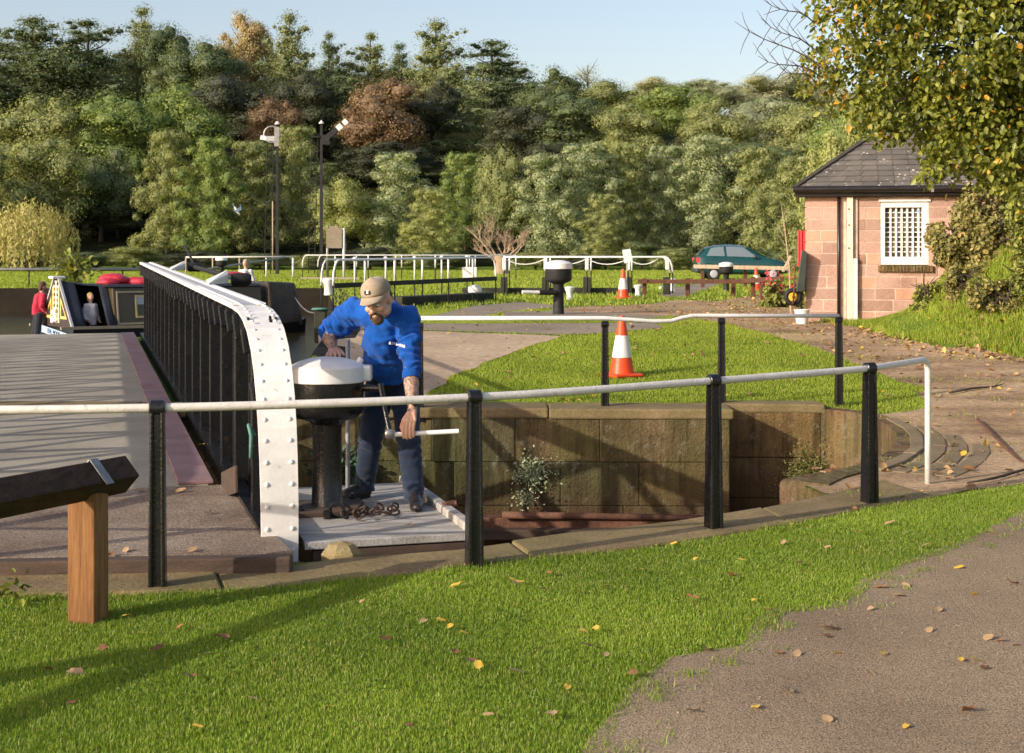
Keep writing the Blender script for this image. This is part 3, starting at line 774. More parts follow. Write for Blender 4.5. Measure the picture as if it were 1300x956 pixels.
# ================================================================== capstans
def capstan(name, label, x, y, z, h, body, cap, detail=True, group=None, rz=0):
    s = h / 1.10
    t = thing(name, label, 'capstan', (x, y, z), rz, group)
    mb = MB(); k = s; q = s * 1.07
    mb.lathe([(.118 * q, 0), (.118 * q, .03 * k), (.104 * q, .05 * k), (.097 * q, .3 * k), (.097 * q, .60 * k), (.11 * q, .66 * k)], (0, 0, 0), 28)
    mb.build('column', body, t, smooth=35, world=False)
    mb = MB()
    mb.lathe([(.10 * q, .62 * k), (.13 * q, .645 * k), (.20 * q, .67 * k), (.235 * q, .70 * k), (.246 * q, .74 * k), (.246 * q, .925 * k)], (0, 0, 0), 36)
    mb.build('drum', body, t, smooth=35, world=False)
    mb = MB(); mb.lathe([(.254 * q, .925 * k), (.258 * q, .93 * k), (.258 * q, 1.03 * k), (.25 * q, 1.04 * k), (.235 * q, 1.045 * k), (.19 * q, 1.068 * k), (.12 * q, 1.090 * k), (.05 * q, 1.10 * k), (.004, 1.101 * k)], (0, 0, 0), 40)
    cp = mb.build('cap', cap, t, smooth=30, world=False)
    if detail:
        mb = MB(); mb.box((.285 * k, -.0, .985 * k), (.07 * k, .13 * k, .11 * k)); mb.build('lug', cap, t, bevel=.012, world=False)
        mb = MB(); mb.tube([(.20 * k, .06, 1.03 * k), (.24 * k, .06, 1.085 * k)], .022 * k, 8); mb.build('oil_cap', cap, t, smooth=40, world=False)
        mb = MB(); mb.box((0, 0, .012), (.52, .46, .05), rz=R(16)); mb.build('base_plate', M['darkwood'], t, bevel=.01, world=False)
        for a in range(4):
            q = Matrix.Rotation(R(16), 3, 'Z') @ Vector((.2 * (1 if a in (0, 3) else -1), .18 * (1 if a < 2 else -1), .037))
            MB().lathe([(.022, 0), (.022, .02), (.013, .022), (.013, .04)], tuple(q), 6).build('bolt', M['black'], t, world=False)
    return t
CX, CY = -1.235, 9.50
cap1 = capstan('capstan', 'large black capstan with white domed cap beside the man in blue', CX, CY, .05, 1.025, M['black'], M['white_clean'])
# crank handle worked by the man
ck = thing('crank_handle', 'black crank with white tubular grip held by the man in blue', 'crank', (-.92, 9.40, .85))
hA, hB, hC = Vector((-.985, 9.42, .875)), Vector((-.87, 9.38, .875)), Vector((-.795, 9.28, .588))
MB().tube([hA, hB], .024, 10).build('shaft', M['black'], ck, smooth=40)
MB().tube([hB + Vector((0, 0, .03)), hB.lerp(hC, .5), hC], [.021, .016, .019], 10).build('arm', M['black'], ck, smooth=40)
G0, G1 = Vector((-.815, 9.28, .582)), Vector((-.345, 9.235, .612))
MB().lathe([(.026, -.03), (.034, -.015), (.034, .015), (.026, .03)], tuple(hC), 12, (1, 0, 0)).build('joint', M['steel'], ck, smooth=40)
MB().tube([G0, G0.lerp(G1, .5), G1], [.0145, .0155, .0155], 12).build('grip', M['white_clean'], ck, smooth=40)
# chain heaped beside the capstan
mb = MB(); r_ = random.Random(8)
for k in range(16):
    a = k / 15
    c = br(.66 + .09 * math.sin(k * 1.3), .50 + a * .34, .075 + .018 * (k % 2) + .03 * r_.random())
    mb.torus(c, .023, .0068, (r_.uniform(-1, 1), r_.uniform(-1, 1), r_.uniform(-.5, 1)), 12, 6, 1.3)
M['dark_iron'] = pmat('dark_rusty_iron', [(0.3, (.025, .016, .012)), (0.7, (.085, .045, .030))], 8, .6, 50, .4, .4, .006)
tag(mb.build('chain', M['dark_iron'], None, smooth=True, world='base'), 'short rusty chain heaped on the platform beside the capstan foot', 'chain')
mb = MB(); mb.torus(br(.72, .46, .10), .05, .012, (.3, .8, .2), 14, 6); mb.lathe([(.03, 0), (.03, .05), (.02, .055)], br(.72, .40, .05), 6)
tag(mb.build('shackle', M['black'], None, smooth=40, world='base'), 'black iron shackle between the capstan foot and the chain', 'shackle')
q = atd(709, 400, 27.6); cap2 = capstan('capstan', 'black capstan with white domed cap standing alone on the far lawn', q.x, q.y, ground(q.x, q.y) - .02, 1.08, M['black_far'], M['white_clean'], False, rz=R(10))
MB().tube([(-.08, -.12, .45), (-.42, -.2, .46)], [.05, .055], 10).build('bar', M['black_far'], cap2, smooth=40, world=False)
MB().tube([(-.42, -.2, .46), (-.76, -.26, .47)], .035, 10).build('bar_end', M['white_clean'], cap2, smooth=40, world=False)
q = gxy(922, 44); capstan('capstan', 'black capstan with white domed cap in front of the green car', q.x, q.y, q.z, .9, M['black_far'], M['white_clean'], False)
q = gxy(281, 60); capstan('capstan', 'far black capstan with white cap beyond the boat pool, left of the person in white', q.x, q.y, q.z, 1.0, M['black_far'], M['white_clean'], False)
# blue grey pole behind the capstan
tag(MB().tube([(-1.16, 10.05, .05), (-1.16, 10.05, 1.16)], .016, 8).build('pole', M['worn_grey'], None, smooth=True, world='base'), 'thin blue grey upright pole just behind the white capstan cap', 'pole')

# ================================================================== railings
def iron_post(t, p, h, k=1.0, ang=0, far=False):
    """tapered cast post with two ribs and a collar round the rail"""
    mb = MB(); mb.M = Matrix.Translation(p) @ Matrix.Rotation(ang, 4, 'Z')
    def tap(cx, cy, w0, d0, w1, d1, z0, z1):
        mb.hexa([(cx - w0 / 2, cy - d0 / 2, z0), (cx + w0 / 2, cy - d0 / 2, z0), (cx + w0 / 2, cy + d0 / 2, z0), (cx - w0 / 2, cy + d0 / 2, z0)],
                [(cx * .8 - w1 / 2, cy * .8 - d1 / 2, z1), (cx * .8 + w1 / 2, cy * .8 - d1 / 2, z1), (cx * .8 + w1 / 2, cy * .8 + d1 / 2, z1), (cx * .8 - w1 / 2, cy * .8 + d1 / 2, z1)])
    tap(0, 0, .07 * k, .085 * k, .048 * k, .06 * k, -.05, h - .05)
    tap(-.036 * k, 0, .026 * k, .115 * k, .020 * k, .08 * k, -.05, h - .06)
    tap(.036 * k, 0, .026 * k, .115 * k, .020 * k, .08 * k, -.05, h - .06)
    o = mb.build('post', M['black'], t, bevel=.008 * k)
    mb = MB(); mb.M = Matrix.Translation(p) @ Matrix.Rotation(ang, 4, 'Z')
    mb.lathe([(.036 * k, -.045 * k), (.047 * k, -.036 * k), (.047 * k, .036 * k), (.036 * k, .045 * k)], (0, 0, h - .045), 18, (1, 0, 0))
    mb.build('collar', M['black'], o, smooth=40)
    return o
rail_posts = [at(200, 748).to_2d(), at(602, 719).to_2d(), at(906, 674).to_2d(), at(1104, 640).to_2d()]
endp = at(1178, 615)
fr_ = thing('railing', 'near white handrail on black posts crossing in front of the man', 'railing', (rail_posts[1].x, rail_posts[1].y, 0))
d0 = (rail_posts[0] - rail_posts[1])
pp = [rail_posts[0] + Vector((-1.72, -.16))] + rail_posts
HH = 1.0
for i, p in enumerate(pp):
    a = pp[min(len(pp) - 1, i + 1)] - pp[max(0, i - 1)]
    iron_post(fr_, Vector((p.x, p.y, 0)), HH, .93, math.atan2(a.y, a.x) * .6)
pts = [Vector((p.x, p.y, HH - .045)) for p in pp]
sm = [pts[0] + Vector((-1.7, .05, .0))]
for i in range(len(pts) - 1):
    for k in range(6):
        q = k / 6
        p0, p1, p2, p3 = pts[max(0, i - 1)], pts[i], pts[i + 1], pts[min(len(pts) - 1, i + 2)]
        c = 0.5 * ((2 * p1) + (p2 - p0) * q + (2 * p0 - 5 * p1 + 4 * p2 - p3) * q * q + (3 * p1 - p0 - 3 * p2 + p3) * q ** 3)
        sm.append(c)
sm.append(pts[-1])
dr = (Vector((endp.x, endp.y, 0)) - Vector((pts[-1].x, pts[-1].y, 0))); Ld = dr.length; dr.normalize()
for k in (0.35, .7): sm.append(pts[-1] + dr * Ld * k)
top = pts[-1].z
for a in (0, 22, 45, 68, 90):
    sm.append(pts[-1] + dr * (Ld - .09 + .09 * math.sin(R(a))) + Vector((0, 0, -.09 + .09 * math.cos(R(a)))))
sm.append(Vector((endp.x, endp.y, .4))); sm.append(Vector((endp.x, endp.y, -.03)))
MB().tube(sm, .0235, 14).build('handrail', M['white_rail'], fr_, smooth=True)
# second railing along the far side of the pit
r2 = thing('railing', 'white handrail with a kink in it on black posts beyond the pit', 'railing', (1.0, 15.2, .08))
yy = 15.3
xs = [(533, 15.0), (768, 15.2), (916, 15.6), (1065, 15.75)]
P2 = []
for px, d in xs:
    p = gxy(px, d); P2.append(p); iron_post(r2, Vector((p.x, p.y, p.z)), 1.0, .86, R(2))
zr = lambda px, py, d: atd(px, py, d)
rl = [atd(533, 404, 15.0), atd(768, 404, 15.2), atd(830, 408, 15.35), atd(852, 407.5, 15.4), atd(866, 403.5, 15.45), atd(880, 401, 15.5), atd(916, 401, 15.6), atd(1065, 401, 15.75)]
MB().tube(rl, .023, 12).build('handrail', M['white_clean'], r2, smooth=True)
# ---- lock gates and far railings
def bow_rail(t, p0, p1, h, n, bow0=True, bow1=True, r=.022, ball=False, midz=None, dark_below=.45, mat=None):
    """white tubular rail with bowed ends and uprights that are dark below"""
    p0, p1 = Vector(p0), Vector(p1); d = p1 - p0; L = d.to_2d().length; du = d / L
    mat = mat or M['white_clean']
    top = lambda s: p0 + du * s + Vector((0, 0, h))
    pts = []
    b = h * .38
    if bow0:
        pts += [p0 + Vector((0, 0, h * dark_below))]
        pts += [p0 + du * b * .5 * (1 - math.cos(R(a))) + Vector((0, 0, h - b * 1.0 + b * math.sin(R(a)))) for a in (0, 25, 50, 72, 90)]
    else: pts += [top(0)]
    if bow1:
        pts += [p1 - du * b * .5 * (1 - math.cos(R(a))) + Vector((0, 0, h - b + b * math.sin(R(a)))) for a in (90, 72, 50, 25, 0)]
        pts += [p1 + Vector((0, 0, h * dark_below))]
    else: pts += [top(L)]
    MB().tube(pts, r, 8).build('top_rail', mat, t, smooth=True)
    for k in range(n + 1):
        s = L * (k / n); base = p0 + du * s
        bow = (k == 0 and bow0) or (k == n and bow1)
        if not bow:
            up = MB().tube([base + Vector((0, 0, h * dark_below)), base + Vector((0, 0, h - .01))], r * 1.05, 8)
            if ball: up.ell(base + Vector((0, 0, h)), .055, 10, 7)
            up.build('upright', mat, t, smooth=True)
        MB().tube([base + Vector((0, 0, -.05)), base + Vector((0, 0, h * dark_below))], r * .9, 6).build('post', M['black_far'], t, smooth=True)
    if midz:
        MB().tube([p0 + Vector((0, 0, midz)), p1 + Vector((0, 0, midz))], r * .8, 6).build('mid_rail', M['black_far'], t, smooth=True)
M['mossy_timber'] = pmat('mossy_black_timber', [(0.3, (.012, .013, .009)), (0.7, (.05, .052, .028))], 3, .85, 30, .4, .3, .01)
gA, gB = Vector((-3.62, 28.8, .52)), Vector((-.40, 35.0, .55))
g = thing('lock_gate', 'near lock gate walkway with white bow ended rails and black beam', 'lock gate', (-2, 32, .5))
bow_rail(g, gA, gB, 1.08, 6, True, True, .021, midz=None, dark_below=.52)
off = Vector((-.80, .42, 0)); bow_rail(g, gA + off * .9 + Vector((.35, .6, 0)), gB + off * .9, 1.08, 5, True, False, .019, ball=True, dark_below=.5)
MB().beam(gA + Vector((0, 0, .56)), gB + Vector((0, 0, .56)), .07, .10).build('rail_beam', M['mossy_timber'], g)
MB().beam(gA + off * .5 + Vector((1.4, 2.7, .10)), gB + off * .4 + Vector((.1, .2, .06)), .42, .30).build('balance_beam', M['mossy_timber'], g, bevel=.03)
for s in (.42, .62, .82):
    q = gA.lerp(gB, s) + off * .5; MB().beam(q + Vector((0, 0, -.35)), q + Vector((0, 0, -.02)), .14, .14, up=(0, 1, 0)).build('support', M['mossy_timber'], g)
MB().beam(gA + Vector((-.1, 0, -.6)), gA + Vector((-.1, 0, .05)), .35, .35, up=(0, 1, 0)).build('gate_post', M['mossy_timber'], g)
q = atd(615, 362, 33); tag(MB().lathe([(.16, 0), (.17, .06), (.15, .13), (.07, .17), (.01, .18)], (q.x - .25, 34.0, .80), 14).build('bollard_cap', M['white_clean'], g, smooth=40), None)
# notice hung on the gate
tag(MB().box(atd(596, 348, 34.6), (.36, .03, .34)).build('notice_board', M['white_clean'], None, world='base', bevel=.01), 'small blank white notice fixed to the lock gate rail', 'notice')
g2 = thing('lock_gate', 'far lock gate walkway with low white bow ended rails left of centre', 'lock gate', (-5, 62, .55))
a0 = gxy(384, 62); a1 = gxy(640, 60)
bow_rail(g2, a0, a1, 1.06, 6, True, False, .024, dark_below=.5)
bow_rail(g2, a0 + Vector((.55, .9, 0)), a1 + Vector((.5, .9, 0)), 1.06, 5, True, False, .024, dark_below=.5)
MB().beam(a0 + Vector((0, -.3, .06)), a0.lerp(a1, .3) + Vector((0, -.3, .06)), .3, .10).build('stone_edge', M['quay'], g2)
g3 = thing('lock_gate', 'right hand lock gate walkway with draped white chains behind the capstan', 'lock gate', (3, 41, .55))
b0 = gxy(640, 40); b1 = gxy(850, 40); b0.z = b1.z = .45
bow_rail(g3, b0, b1, 1.17, 4, False, True, .024, dark_below=.66)
bow_rail(g3, b0 + Vector((.15, 1.0, 0)), b1 + Vector((.2, 1.0, 0)), 1.17, 4, False, True, .024, dark_below=.66)
ch = MB()
for k in range(4):
    s0, s1 = b0.lerp(b1, k / 4), b0.lerp(b1, (k + 1) / 4)
    if k == 3: s1 = b0.lerp(b1, .93)
    pts = [s0.lerp(s1, j / 8) + Vector((0, .02, 1.12 - .16 * (1 - (2 * j / 8 - 1) ** 2))) for j in range(9)]
    ch.tube(pts, .017, 6)
ch.build('chain', M['white_clean'], g3, smooth=True)
for k in range(5):
    q = b0.lerp(b1, min(.985, k / 4)); MB().box((q.x, q.y - .03, q.z + .98), (.10, .05, .34)).build('plate', M['white_clean'], g3, bevel=.01)
    MB().box((q.x, q.y + .1, q.z + .25), (.2, .2, .7)).build('gate_post', M['mossy_timber'], g3, bevel=.01)
MB().beam(b0 + Vector((-1.2, .5, .16)), b0.lerp(b1, .8) + Vector((0, .5, .16)), .34, .26).build('balance_beam', M['mossy_timber'], g3, bevel=.03)
# far rails left of the gates
t = thing('railing', 'long grey tube rail on thin posts along the far bank left of the bridge', 'railing', (-14, 49, .55))
p0, p1 = gxy(-260, 49.5), gxy(215, 49.5)
for k in range(9):
    q = p0.lerp(p1, k / 8); MB().tube([q + Vector((0, 0, -.05)), q + Vector((0, 0, .60))], .028, 6).build('post', M['black_far'], t, smooth=True)
MB().tube([p0 + Vector((0, 0, .6)), p1 + Vector((0, 0, .6))], .055, 8).build('handrail', M['steel'], t, smooth=True)
t = thing('railing', 'white posted rail on the far bank between the boats and signal masts', 'railing', (-13, 70, .55))
p0, p1 = gxy(236, 66), gxy(372, 66)
for k in range(5):
    q = p0.lerp(p1, k / 4); MB().tube([q + Vector((0, 0, -.05)), q + Vector((0, 0, .92))], .05 if k == 4 else .035, 6).build('post', M['white_clean'] if k > 2 else M['wood_pale'], t, smooth=True)
MB().tube([p0 + Vector((0, 0, .95)), p1 + Vector((0, 0, .98))], .04, 8).build('handrail', M['white_rail'], t, smooth=True)
MB().tube([gxy(250, 60) + Vector((0, 0, .4)), p1 + Vector((-.4, 0, .95))], .05, 8).build('brace_rail', M['steel'], t, smooth=True)

# ================================================================== small canal side things
def bollard(label, px, d, s, group=None):
    q = gxy(px, d); mb = MB()
    mb.lathe([(.12 * s, 0), (.11 * s, .05 * s), (.10 * s, .25 * s), (.15 * s, .34 * s), (.16 * s, .40 * s), (.12 * s, .43 * s), (.01, .44 * s)], q, 14)
    o = mb.build('mooring_bollard', M['white_clean'], None, smooth=40, world='base'); tag(o, label, 'bollard', group)
bollard('squat white mooring bollard just right of the lone black capstan', 723, 36, .78)
bollard('white mooring bollard at the left end of the low brown fence', 810, 39, .72)
bollard('white mooring bollard by the white edged ramp behind the fence', 853, 44, .9)
bollard('small white mooring bollard on the bank left of the near lock gate', 417, 40, 1.1)
bollard('white topped bollard behind the man\'s cap on the lock side', 481, 40, .95)
t = thing('lock_ramp', 'low dark ramp with white edge board behind the brown fence', 'ramp', gxy(845, 46))
MB().beam(atd(826, 373, 44) + Vector((0, 0, 0)), atd(857, 362, 52), .08, .12).build('edge_board', M['white_clean'], t)
MB().beam(atd(838, 366, 46), atd(868, 357, 56), .07, .10).build('edge_board', M['white_clean'], t)
# mooring post with rope
q = Vector((-3.62, 26.9, ground(-3.62, 26.9)))
t = thing('mooring_post', 'stubby dark green timber mooring post left of the man\'s elbow', 'mooring post', q)
MB().beam(q + Vector((0, 0, -.5)), q + Vector((0, 0, .16)), .22, .22, up=(0, 1, 0)).build('post', M['mossy_timber'], t, bevel=.02)
MB().torus(q + Vector((0, 0, .13)), .15, .025, (0, .1, 1), 16, 6).build('rope', M['teal'], t, smooth=True)
# signal masts
def mast(label, px, top, d, arm, ladder):
    q = gxy(px, d); H_ = CAMZ + (HY - top) * d / FPX - q.z
    t = thing('signal_mast', label, 'signal mast', q)
    MB().beam(q, q + Vector((0, 0, H_ * .55)), .17, .17, up=(0, 1, 0), w1=.15, h1=.15).build('lower_mast', M['black_far'], t)
    MB().beam(q + Vector((0, 0, H_ * .55)), q + Vector((0, 0, H_)), .145, .145, up=(0, 1, 0), w1=.12, h1=.12).build('upper_mast', M['black_far'], t)
    MB().lathe([(.13, 0), (.14, .03), (.09, .09), (.04, .14), (.01, .18)], q + Vector((0, 0, H_)), 12).build('finial', M['white_clean'], t, smooth=40)
    L = MB()
    x = q.x - .62 if ladder else q.x + .0
    if ladder:
        for s in (-.16, .16): L.tube([(x + s + .1, q.y, q.z), (x + s + .28, q.y, q.z + H_ * .93)], .024, 5)
        k = .35
        while k < H_ * .93:
            xx = x + .1 + .18 * k / (H_ * .93); L.tube([(xx - .16, q.y, q.z + k), (xx + .16, q.y, q.z + k)], .018, 4); k += .34
        L.build('ladder', M['black_far'], t)
    zc = q + Vector((0, 0, H_ - .75))
    if arm < 0:
        MB().beam(zc + Vector((0, -.15, 0)), zc + Vector((-.55, -.15, 0)), .05, .26, up=(0, 0, 1)).build('arm', M['worn_grey'], t)
        MB().beam(zc + Vector((-.55, -.15, .02)), zc + Vector((-.85, -.15, .07)), .05, .22, up=(0, 0, 1)).build('arm_tip', M['white_clean'], t)
        mb = MB(); mb.torus(zc + Vector((-.25, -.12, .22)), .42, .05, (0, 1, 0), 20, 6); mb.build('hoop', M['steel'], t, smooth=True)
        MB().box(zc + Vector((.0, -.13, .1)), (.26, .10, 1.0)).build('back_plate', M['steel'], t)
    else:
        dirv = Vector((math.cos(R(40)), 0, math.sin(R(40))))
        p = zc + Vector((.1, -.15, -.15))
        MB().beam(p, p + dirv * .95, .05, .28, up=(0, 0, 1)).build('arm', M['black_far'], t)
        MB().beam(p + dirv * .96, p + dirv * 1.25, .05, .28, up=(0, 0, 1)).build('arm_band', M['white_clean'], t)
        MB().beam(p + dirv * 1.38, p + dirv * 1.62, .05, .28, up=(0, 0, 1)).build('arm_tip', M['white_clean'], t)
        MB().box(zc + Vector((.22, -.13, -.1)), (.42, .10, .5)).build('spectacle_plate', M['black_far'], t)
        MB().box(zc + Vector((-.30, 0, .05)), (.5, .3, .05)).build('bracket', M['black_far'], t)
mast('tall signal mast with white arm level and grey hoop, the left of two', 352, 158, 74, -1, True)
mast('tall black signal mast with ladder and raised white tipped arm', 408, 157, 74, 1, True)
q = gxy(346.2, 73); tag(MB().tube([q, q + Vector((0, 0, 3.8))], .03, 8).build('wooden_pole', M['wood_pale'], None, smooth=True, world='base'), 'plain pale wooden pole standing close to the left signal mast', 'pole')
t = thing('sign_board', 'blank grey board with stepped top between white post and mast', 'sign', gxy(426, 66))
z0 = CAMZ + (HY - 315) * 66 / FPX; z1 = CAMZ + (HY - 290) * 66 / FPX; xl = (414 - 650) * 66 / FPX; xr = (434 - 650) * 66 / FPX
MB().prism([(xl, 66, z0), (xr, 66, z0), (xr, 66, z1), (xr - .12, 66, z1), (xr - .2, 66, z1 + .12), (xl + .2, 66, z1 + .12), (xl + .12, 66, z1), (xl, 66, z1)], (0, .06, 0)).build('board', M['quay'], t)
for x, mt in ((xl + .05, 'steel'), (xr + .08, 'white_clean')):
    MB().tube([(x, 66.1, .5), (x, 66.1, z1 + .02)], .06, 8).build('post', M[mt], t, smooth=True)
# traffic cones
def cone(label, x, y, z, h, group=None, low=False):
    t = thing('traffic_cone', label, 'traffic cone', (x, y, z), rnd.uniform(0, 1), group); k = h / .75
    MB().box((0, 0, .02 * k), (.40 * k, .40 * k, .045 * k)).build('base', M['orange'], t, bevel=.02 * k, world=False)
    r_at = lambda q: .155 * k * (1 - q) + .034 * k * q
    MB().lathe([(r_at(0), .04 * k), (r_at(.28), .24 * k)], (0, 0, 0), 24).build('lower_body', M['orange'], t, smooth=40, world=False)
    MB().lathe([(r_at(.28) + .003, .24 * k), (r_at(.66) + .003, .51 * k)], (0, 0, 0), 24).build('reflective_sleeve', M['reflect'], t, smooth=40, world=False)
    MB().lathe([(r_at(.66), .51 * k), (r_at(.96), .72 * k), (r_at(.97) * .9, .735 * k), (r_at(.97) * .86, .75 * k), (.012, .752 * k)], (0, 0, 0), 24).build('tip', M['orange'], t, smooth=40, world=False)
    return t
q = atd(789.5, 488, 18.1); cone('orange and white traffic cone on the grass just behind the kinked railing', q.x, q.y, ground(q.x, q.y), .77)
q = gxy(791, 37); cone('orange and white traffic cone on the far lawn with a paper notice behind', q.x, q.y, q.z, .77)
q = gxy(960, 44); cone('partly hidden traffic cone behind the brown fence near the hut', q.x, q.y, q.z, .72)
t = thing('small_sign', 'small crinkled white notice on a thin stake above the far cone', 'notice', gxy(794, 37.8))
q = gxy(794, 37.8); MB().tube([q, q + Vector((.05, 0, 1.0))], .018, 6).build('stake', M['wood_pale'], t); MB().beam(q + Vector((.02, -.02, 1.28)), q + Vector((.08, -.02, .93)), .22, .02, up=(0, 1, 0)).build('card', M['reflect'], t)
# wooden barrier at the lower left
bp = at(112, 786)
t = thing('timber_barrier', 'low brown timber barrier with a sloping square beam at the lawn edge', 'barrier', bp)
r0 = Matrix.Rotation(R(-28), 4, 'Z')
mb = MB(); mb.M = Matrix.Translation(bp) @ Matrix.Rotation(R(-14), 4, 'Z'); mb.box((0, 0, .29), (.145, .135, .66)); mb.build('post', M['wood_orange'], t, bevel=.008)
bdir = Vector((-1.15, -2.13, 0)).normalized()
tip = Vector((-1.93, 7.03, .675))
rotb = Vector((0, 1, 0)).rotation_difference(-bdir).to_matrix().to_4x4()
def diamond_beam(name, p0, p1, s, mat):
    d = (p1 - p0).normalized(); sx = d.cross(Vector((0, 0, 1))).normalized(); uz = sx.cross(d)
    c = math.cos(R(45)); mb = MB(); q = []
    for p in (p0, p1): q.append([p + (sx * a + uz * b_) * s * .7071 for a, b_ in ((0, -1), (1, 0), (0, 1), (-1, 0))])
    mb.hexa(q[0], q[1]); return mb.build(name, mat, t, bevel=.008)
diamond_beam('beam', tip - bdir * .03, tip + bdir * 3.4, .135, M['wood_dark'])
mb = MB(); 
for s in (-1, 1):
    sx = bdir.cross(Vector((0, 0, 1))).normalized()
    c0 = tip + bdir * .19 + Vector((0, 0, .100)); mb.hexa(*[[c0 + sx * s * a + Vector((0, 0, -a)) + bdir * b_ + (sx * s + Vector((0, 0, 1))) * k for a, b_ in ((0, -.025), (.11, -.025), (.11, .025), (0, .025))] for k in (0, .004)])
mb.build('strap', M['steel'], t)
for k in (1.75, 3.3):
    q = tip + bdir * k; mb = MB(); mb.M = Matrix.Translation((q.x, q.y, 0)) @ Matrix.Rotation(R(-14), 4, 'Z'); mb.box((0, 0, .29), (.145, .135, .6)); mb.build('post', M['wood_orange'], t, bevel=.008)
# teal pipe lying at the left edge of the slab
# ================================================================== low brown fence by the car park
t = thing('low_fence', 'low red brown wooden fence with rails, left of the hut', 'fence', gxy(900, 41))
def fpost(px, d, h, mt='wood_fence'):
    q = gxy(px, d); MB().box(q + Vector((0, 0, h / 2 - .04)), (.115, .115, h + .08)).build('post', M[mt], t, bevel=.01)
for px in (818, 873, 931): fpost(px, 38.5, .50)
for px, d in ((956, 37.5), (968, 36), (980, 35), (990, 34.4)): fpost(px, d, .56)
MB().beam(gxy(812, 38.3) + Vector((-.05, 0, .42)), gxy(956, 38.0) + Vector((0, 0, .42)), .09, .11).build('rail', M['wood_fence'], t, bevel=.008)
MB().beam(gxy(938, 38.5) + Vector((0, -.1, .42)), gxy(992, 33.6) + Vector((0, -.1, .58)), .10, .12).build('rail', M['wood_fence'], t, bevel=.008)
for px in (892, 946): fpost(px, 48, .72)
MB().beam(gxy(880, 48) + Vector((0, -.08, .72)), gxy(1000, 47.5) + Vector((0, -.08, .66)), .09, .13).build('rail', M['wood_pale'], t, bevel=.008)
q = gxy(985, 33); tag(MB().beam(atd(994, 345, 33), atd(1004, 325, 33), .05, .11, up=(0, 1, 0)).build('timber_offcut', M['wood_pale'], None, world='base', bevel=.005), 'pale timber stake sticking up at the end of the low fence', 'stake')
# ================================================================== the sandstone hut
HD = 25.0; s_ = HD / FPX
hx0 = (1023 - 650) * s_; hx1 = hx0 + 3.26; hz0 = .53; hze = CAMZ + (HY - 249) * s_
hut = thing('stone_hut', 'small pink sandstone hut with hipped slate roof and barred white window', 'hut', ((hx0 + hx1) / 2, HD + 1.6, hz0))
MB.G = Matrix.Translation((hx0, HD, 0)) @ Matrix.Rotation(R(-11.7), 4, 'Z') @ Matrix.Translation((-hx0, -HD, 0))     # the hut faces the lock, square to the line of sight
wx0, wx1 = (1115 - 650) * s_, (1173 - 650) * s_; wz0, wz1 = CAMZ + (HY - 336) * s_, CAMZ + (HY - 257) * s_
rx0, rx1 = (1063.5 - 650) * s_, (1072 - 650) * s_       # recess beside the downpipe
mb = MB(); r_ = random.Random(6)
z = hz0; row = 0
ch_ = (hze - hz0) / 11
def blockrow(mb, x0, x1, z0, z1, y, first):
    x = x0; k = 0
    while x < x1 - .01:
        l = r_.choice([.28, .34, .42, .50, .55, .60])
        if k == 0 and first: l *= .6
        if x1 - x - l < .18: l = x1 - x
        j = r_.uniform(-.006, .006)
        mb.hexa([(x + .005, y - .02 + j, z0), (x + l - .005, y - .02 + j, z0), (x + l - .006, y + .14, z0), (x + .006, y + .14, z0)],
                [(x + .006, y - .02 + j, z1), (x + l - .006, y - .02 + j, z1), (x + l - .006, y + .14, z1), (x + .006, y + .14, z1)])
        x += l; k += 1
for row in range(11):
    z0, z1 = hz0 + row * ch_ + .006, hz0 + (row + 1) * ch_ - .006
    segs = [(hx0, rx0), (rx1, hx1)]
    zm = (z0 + z1) / 2
    if wz0 - .10 < zm < wz1 + .02: segs = [(hx0, rx0), (rx1, wx0), (wx1, hx1)]
    for a, b_ in segs: blockrow(mb, a, b_, z0, z1, HD, row % 2)
# left return wall
for row in range(11):
    z0, z1 = hz0 + row * ch_ + .006, hz0 + (row + 1) * ch_ - .006; y = HD + .15
    while y < HD + 3.2:
        l = r_.choice([.35, .45, .6]); l = min(l, HD + 3.21 - y)
        for xa, xb in ((hx0 - .015, hx0 + .12), (hx1 - .12, hx1 + .015)):
            mb.hexa([(xa, y + .006, z0), (xb, y + .006, z0), (xb, y + l - .006, z0), (xa, y + l - .006, z0)], [(xa, y + .006, z1), (xb, y + .006, z1), (xb, y + l - .006, z1), (xa, y + l - .006, z1)])
        y += l
o = mb.build('wall', M['pinkstone'], hut, bevel=.004); set_tint(o, 21)
mb = MB()
def bb(x0, x1, y0, y1, z0, z1): mb.box(((x0 + x1) / 2, (y0 + y1) / 2, (z0 + z1) / 2), (x1 - x0, y1 - y0, z1 - z0))
ym0, ym1 = HD - .044, HD + .2
bb(hx0 + .02, wx0 - .0, ym0 + .03, ym1, hz0 - .2, hze); bb(wx1 + .0, hx1 - .02, ym0 + .03, ym1, hz0 - .2, hze); bb(wx0, wx1, ym0 + .03, ym1, hz0 - .2, wz0 - .12); bb(wx0, wx1, ym0 + .03, ym1, wz1 + .03, hze)
bb(hx0 + .01, hx0 + .1, ym1, HD + 3.2, hz0 - .2, hze); bb(hx1 - .1, hx1 - .01, ym1, HD + 3.2, hz0 - .2, hze); bb(hx0 + .1, hx1 - .1, HD + 3.05, HD + 3.2, hz0 - .2, hze)
mb.build('mortar', M['mortar'], hut)
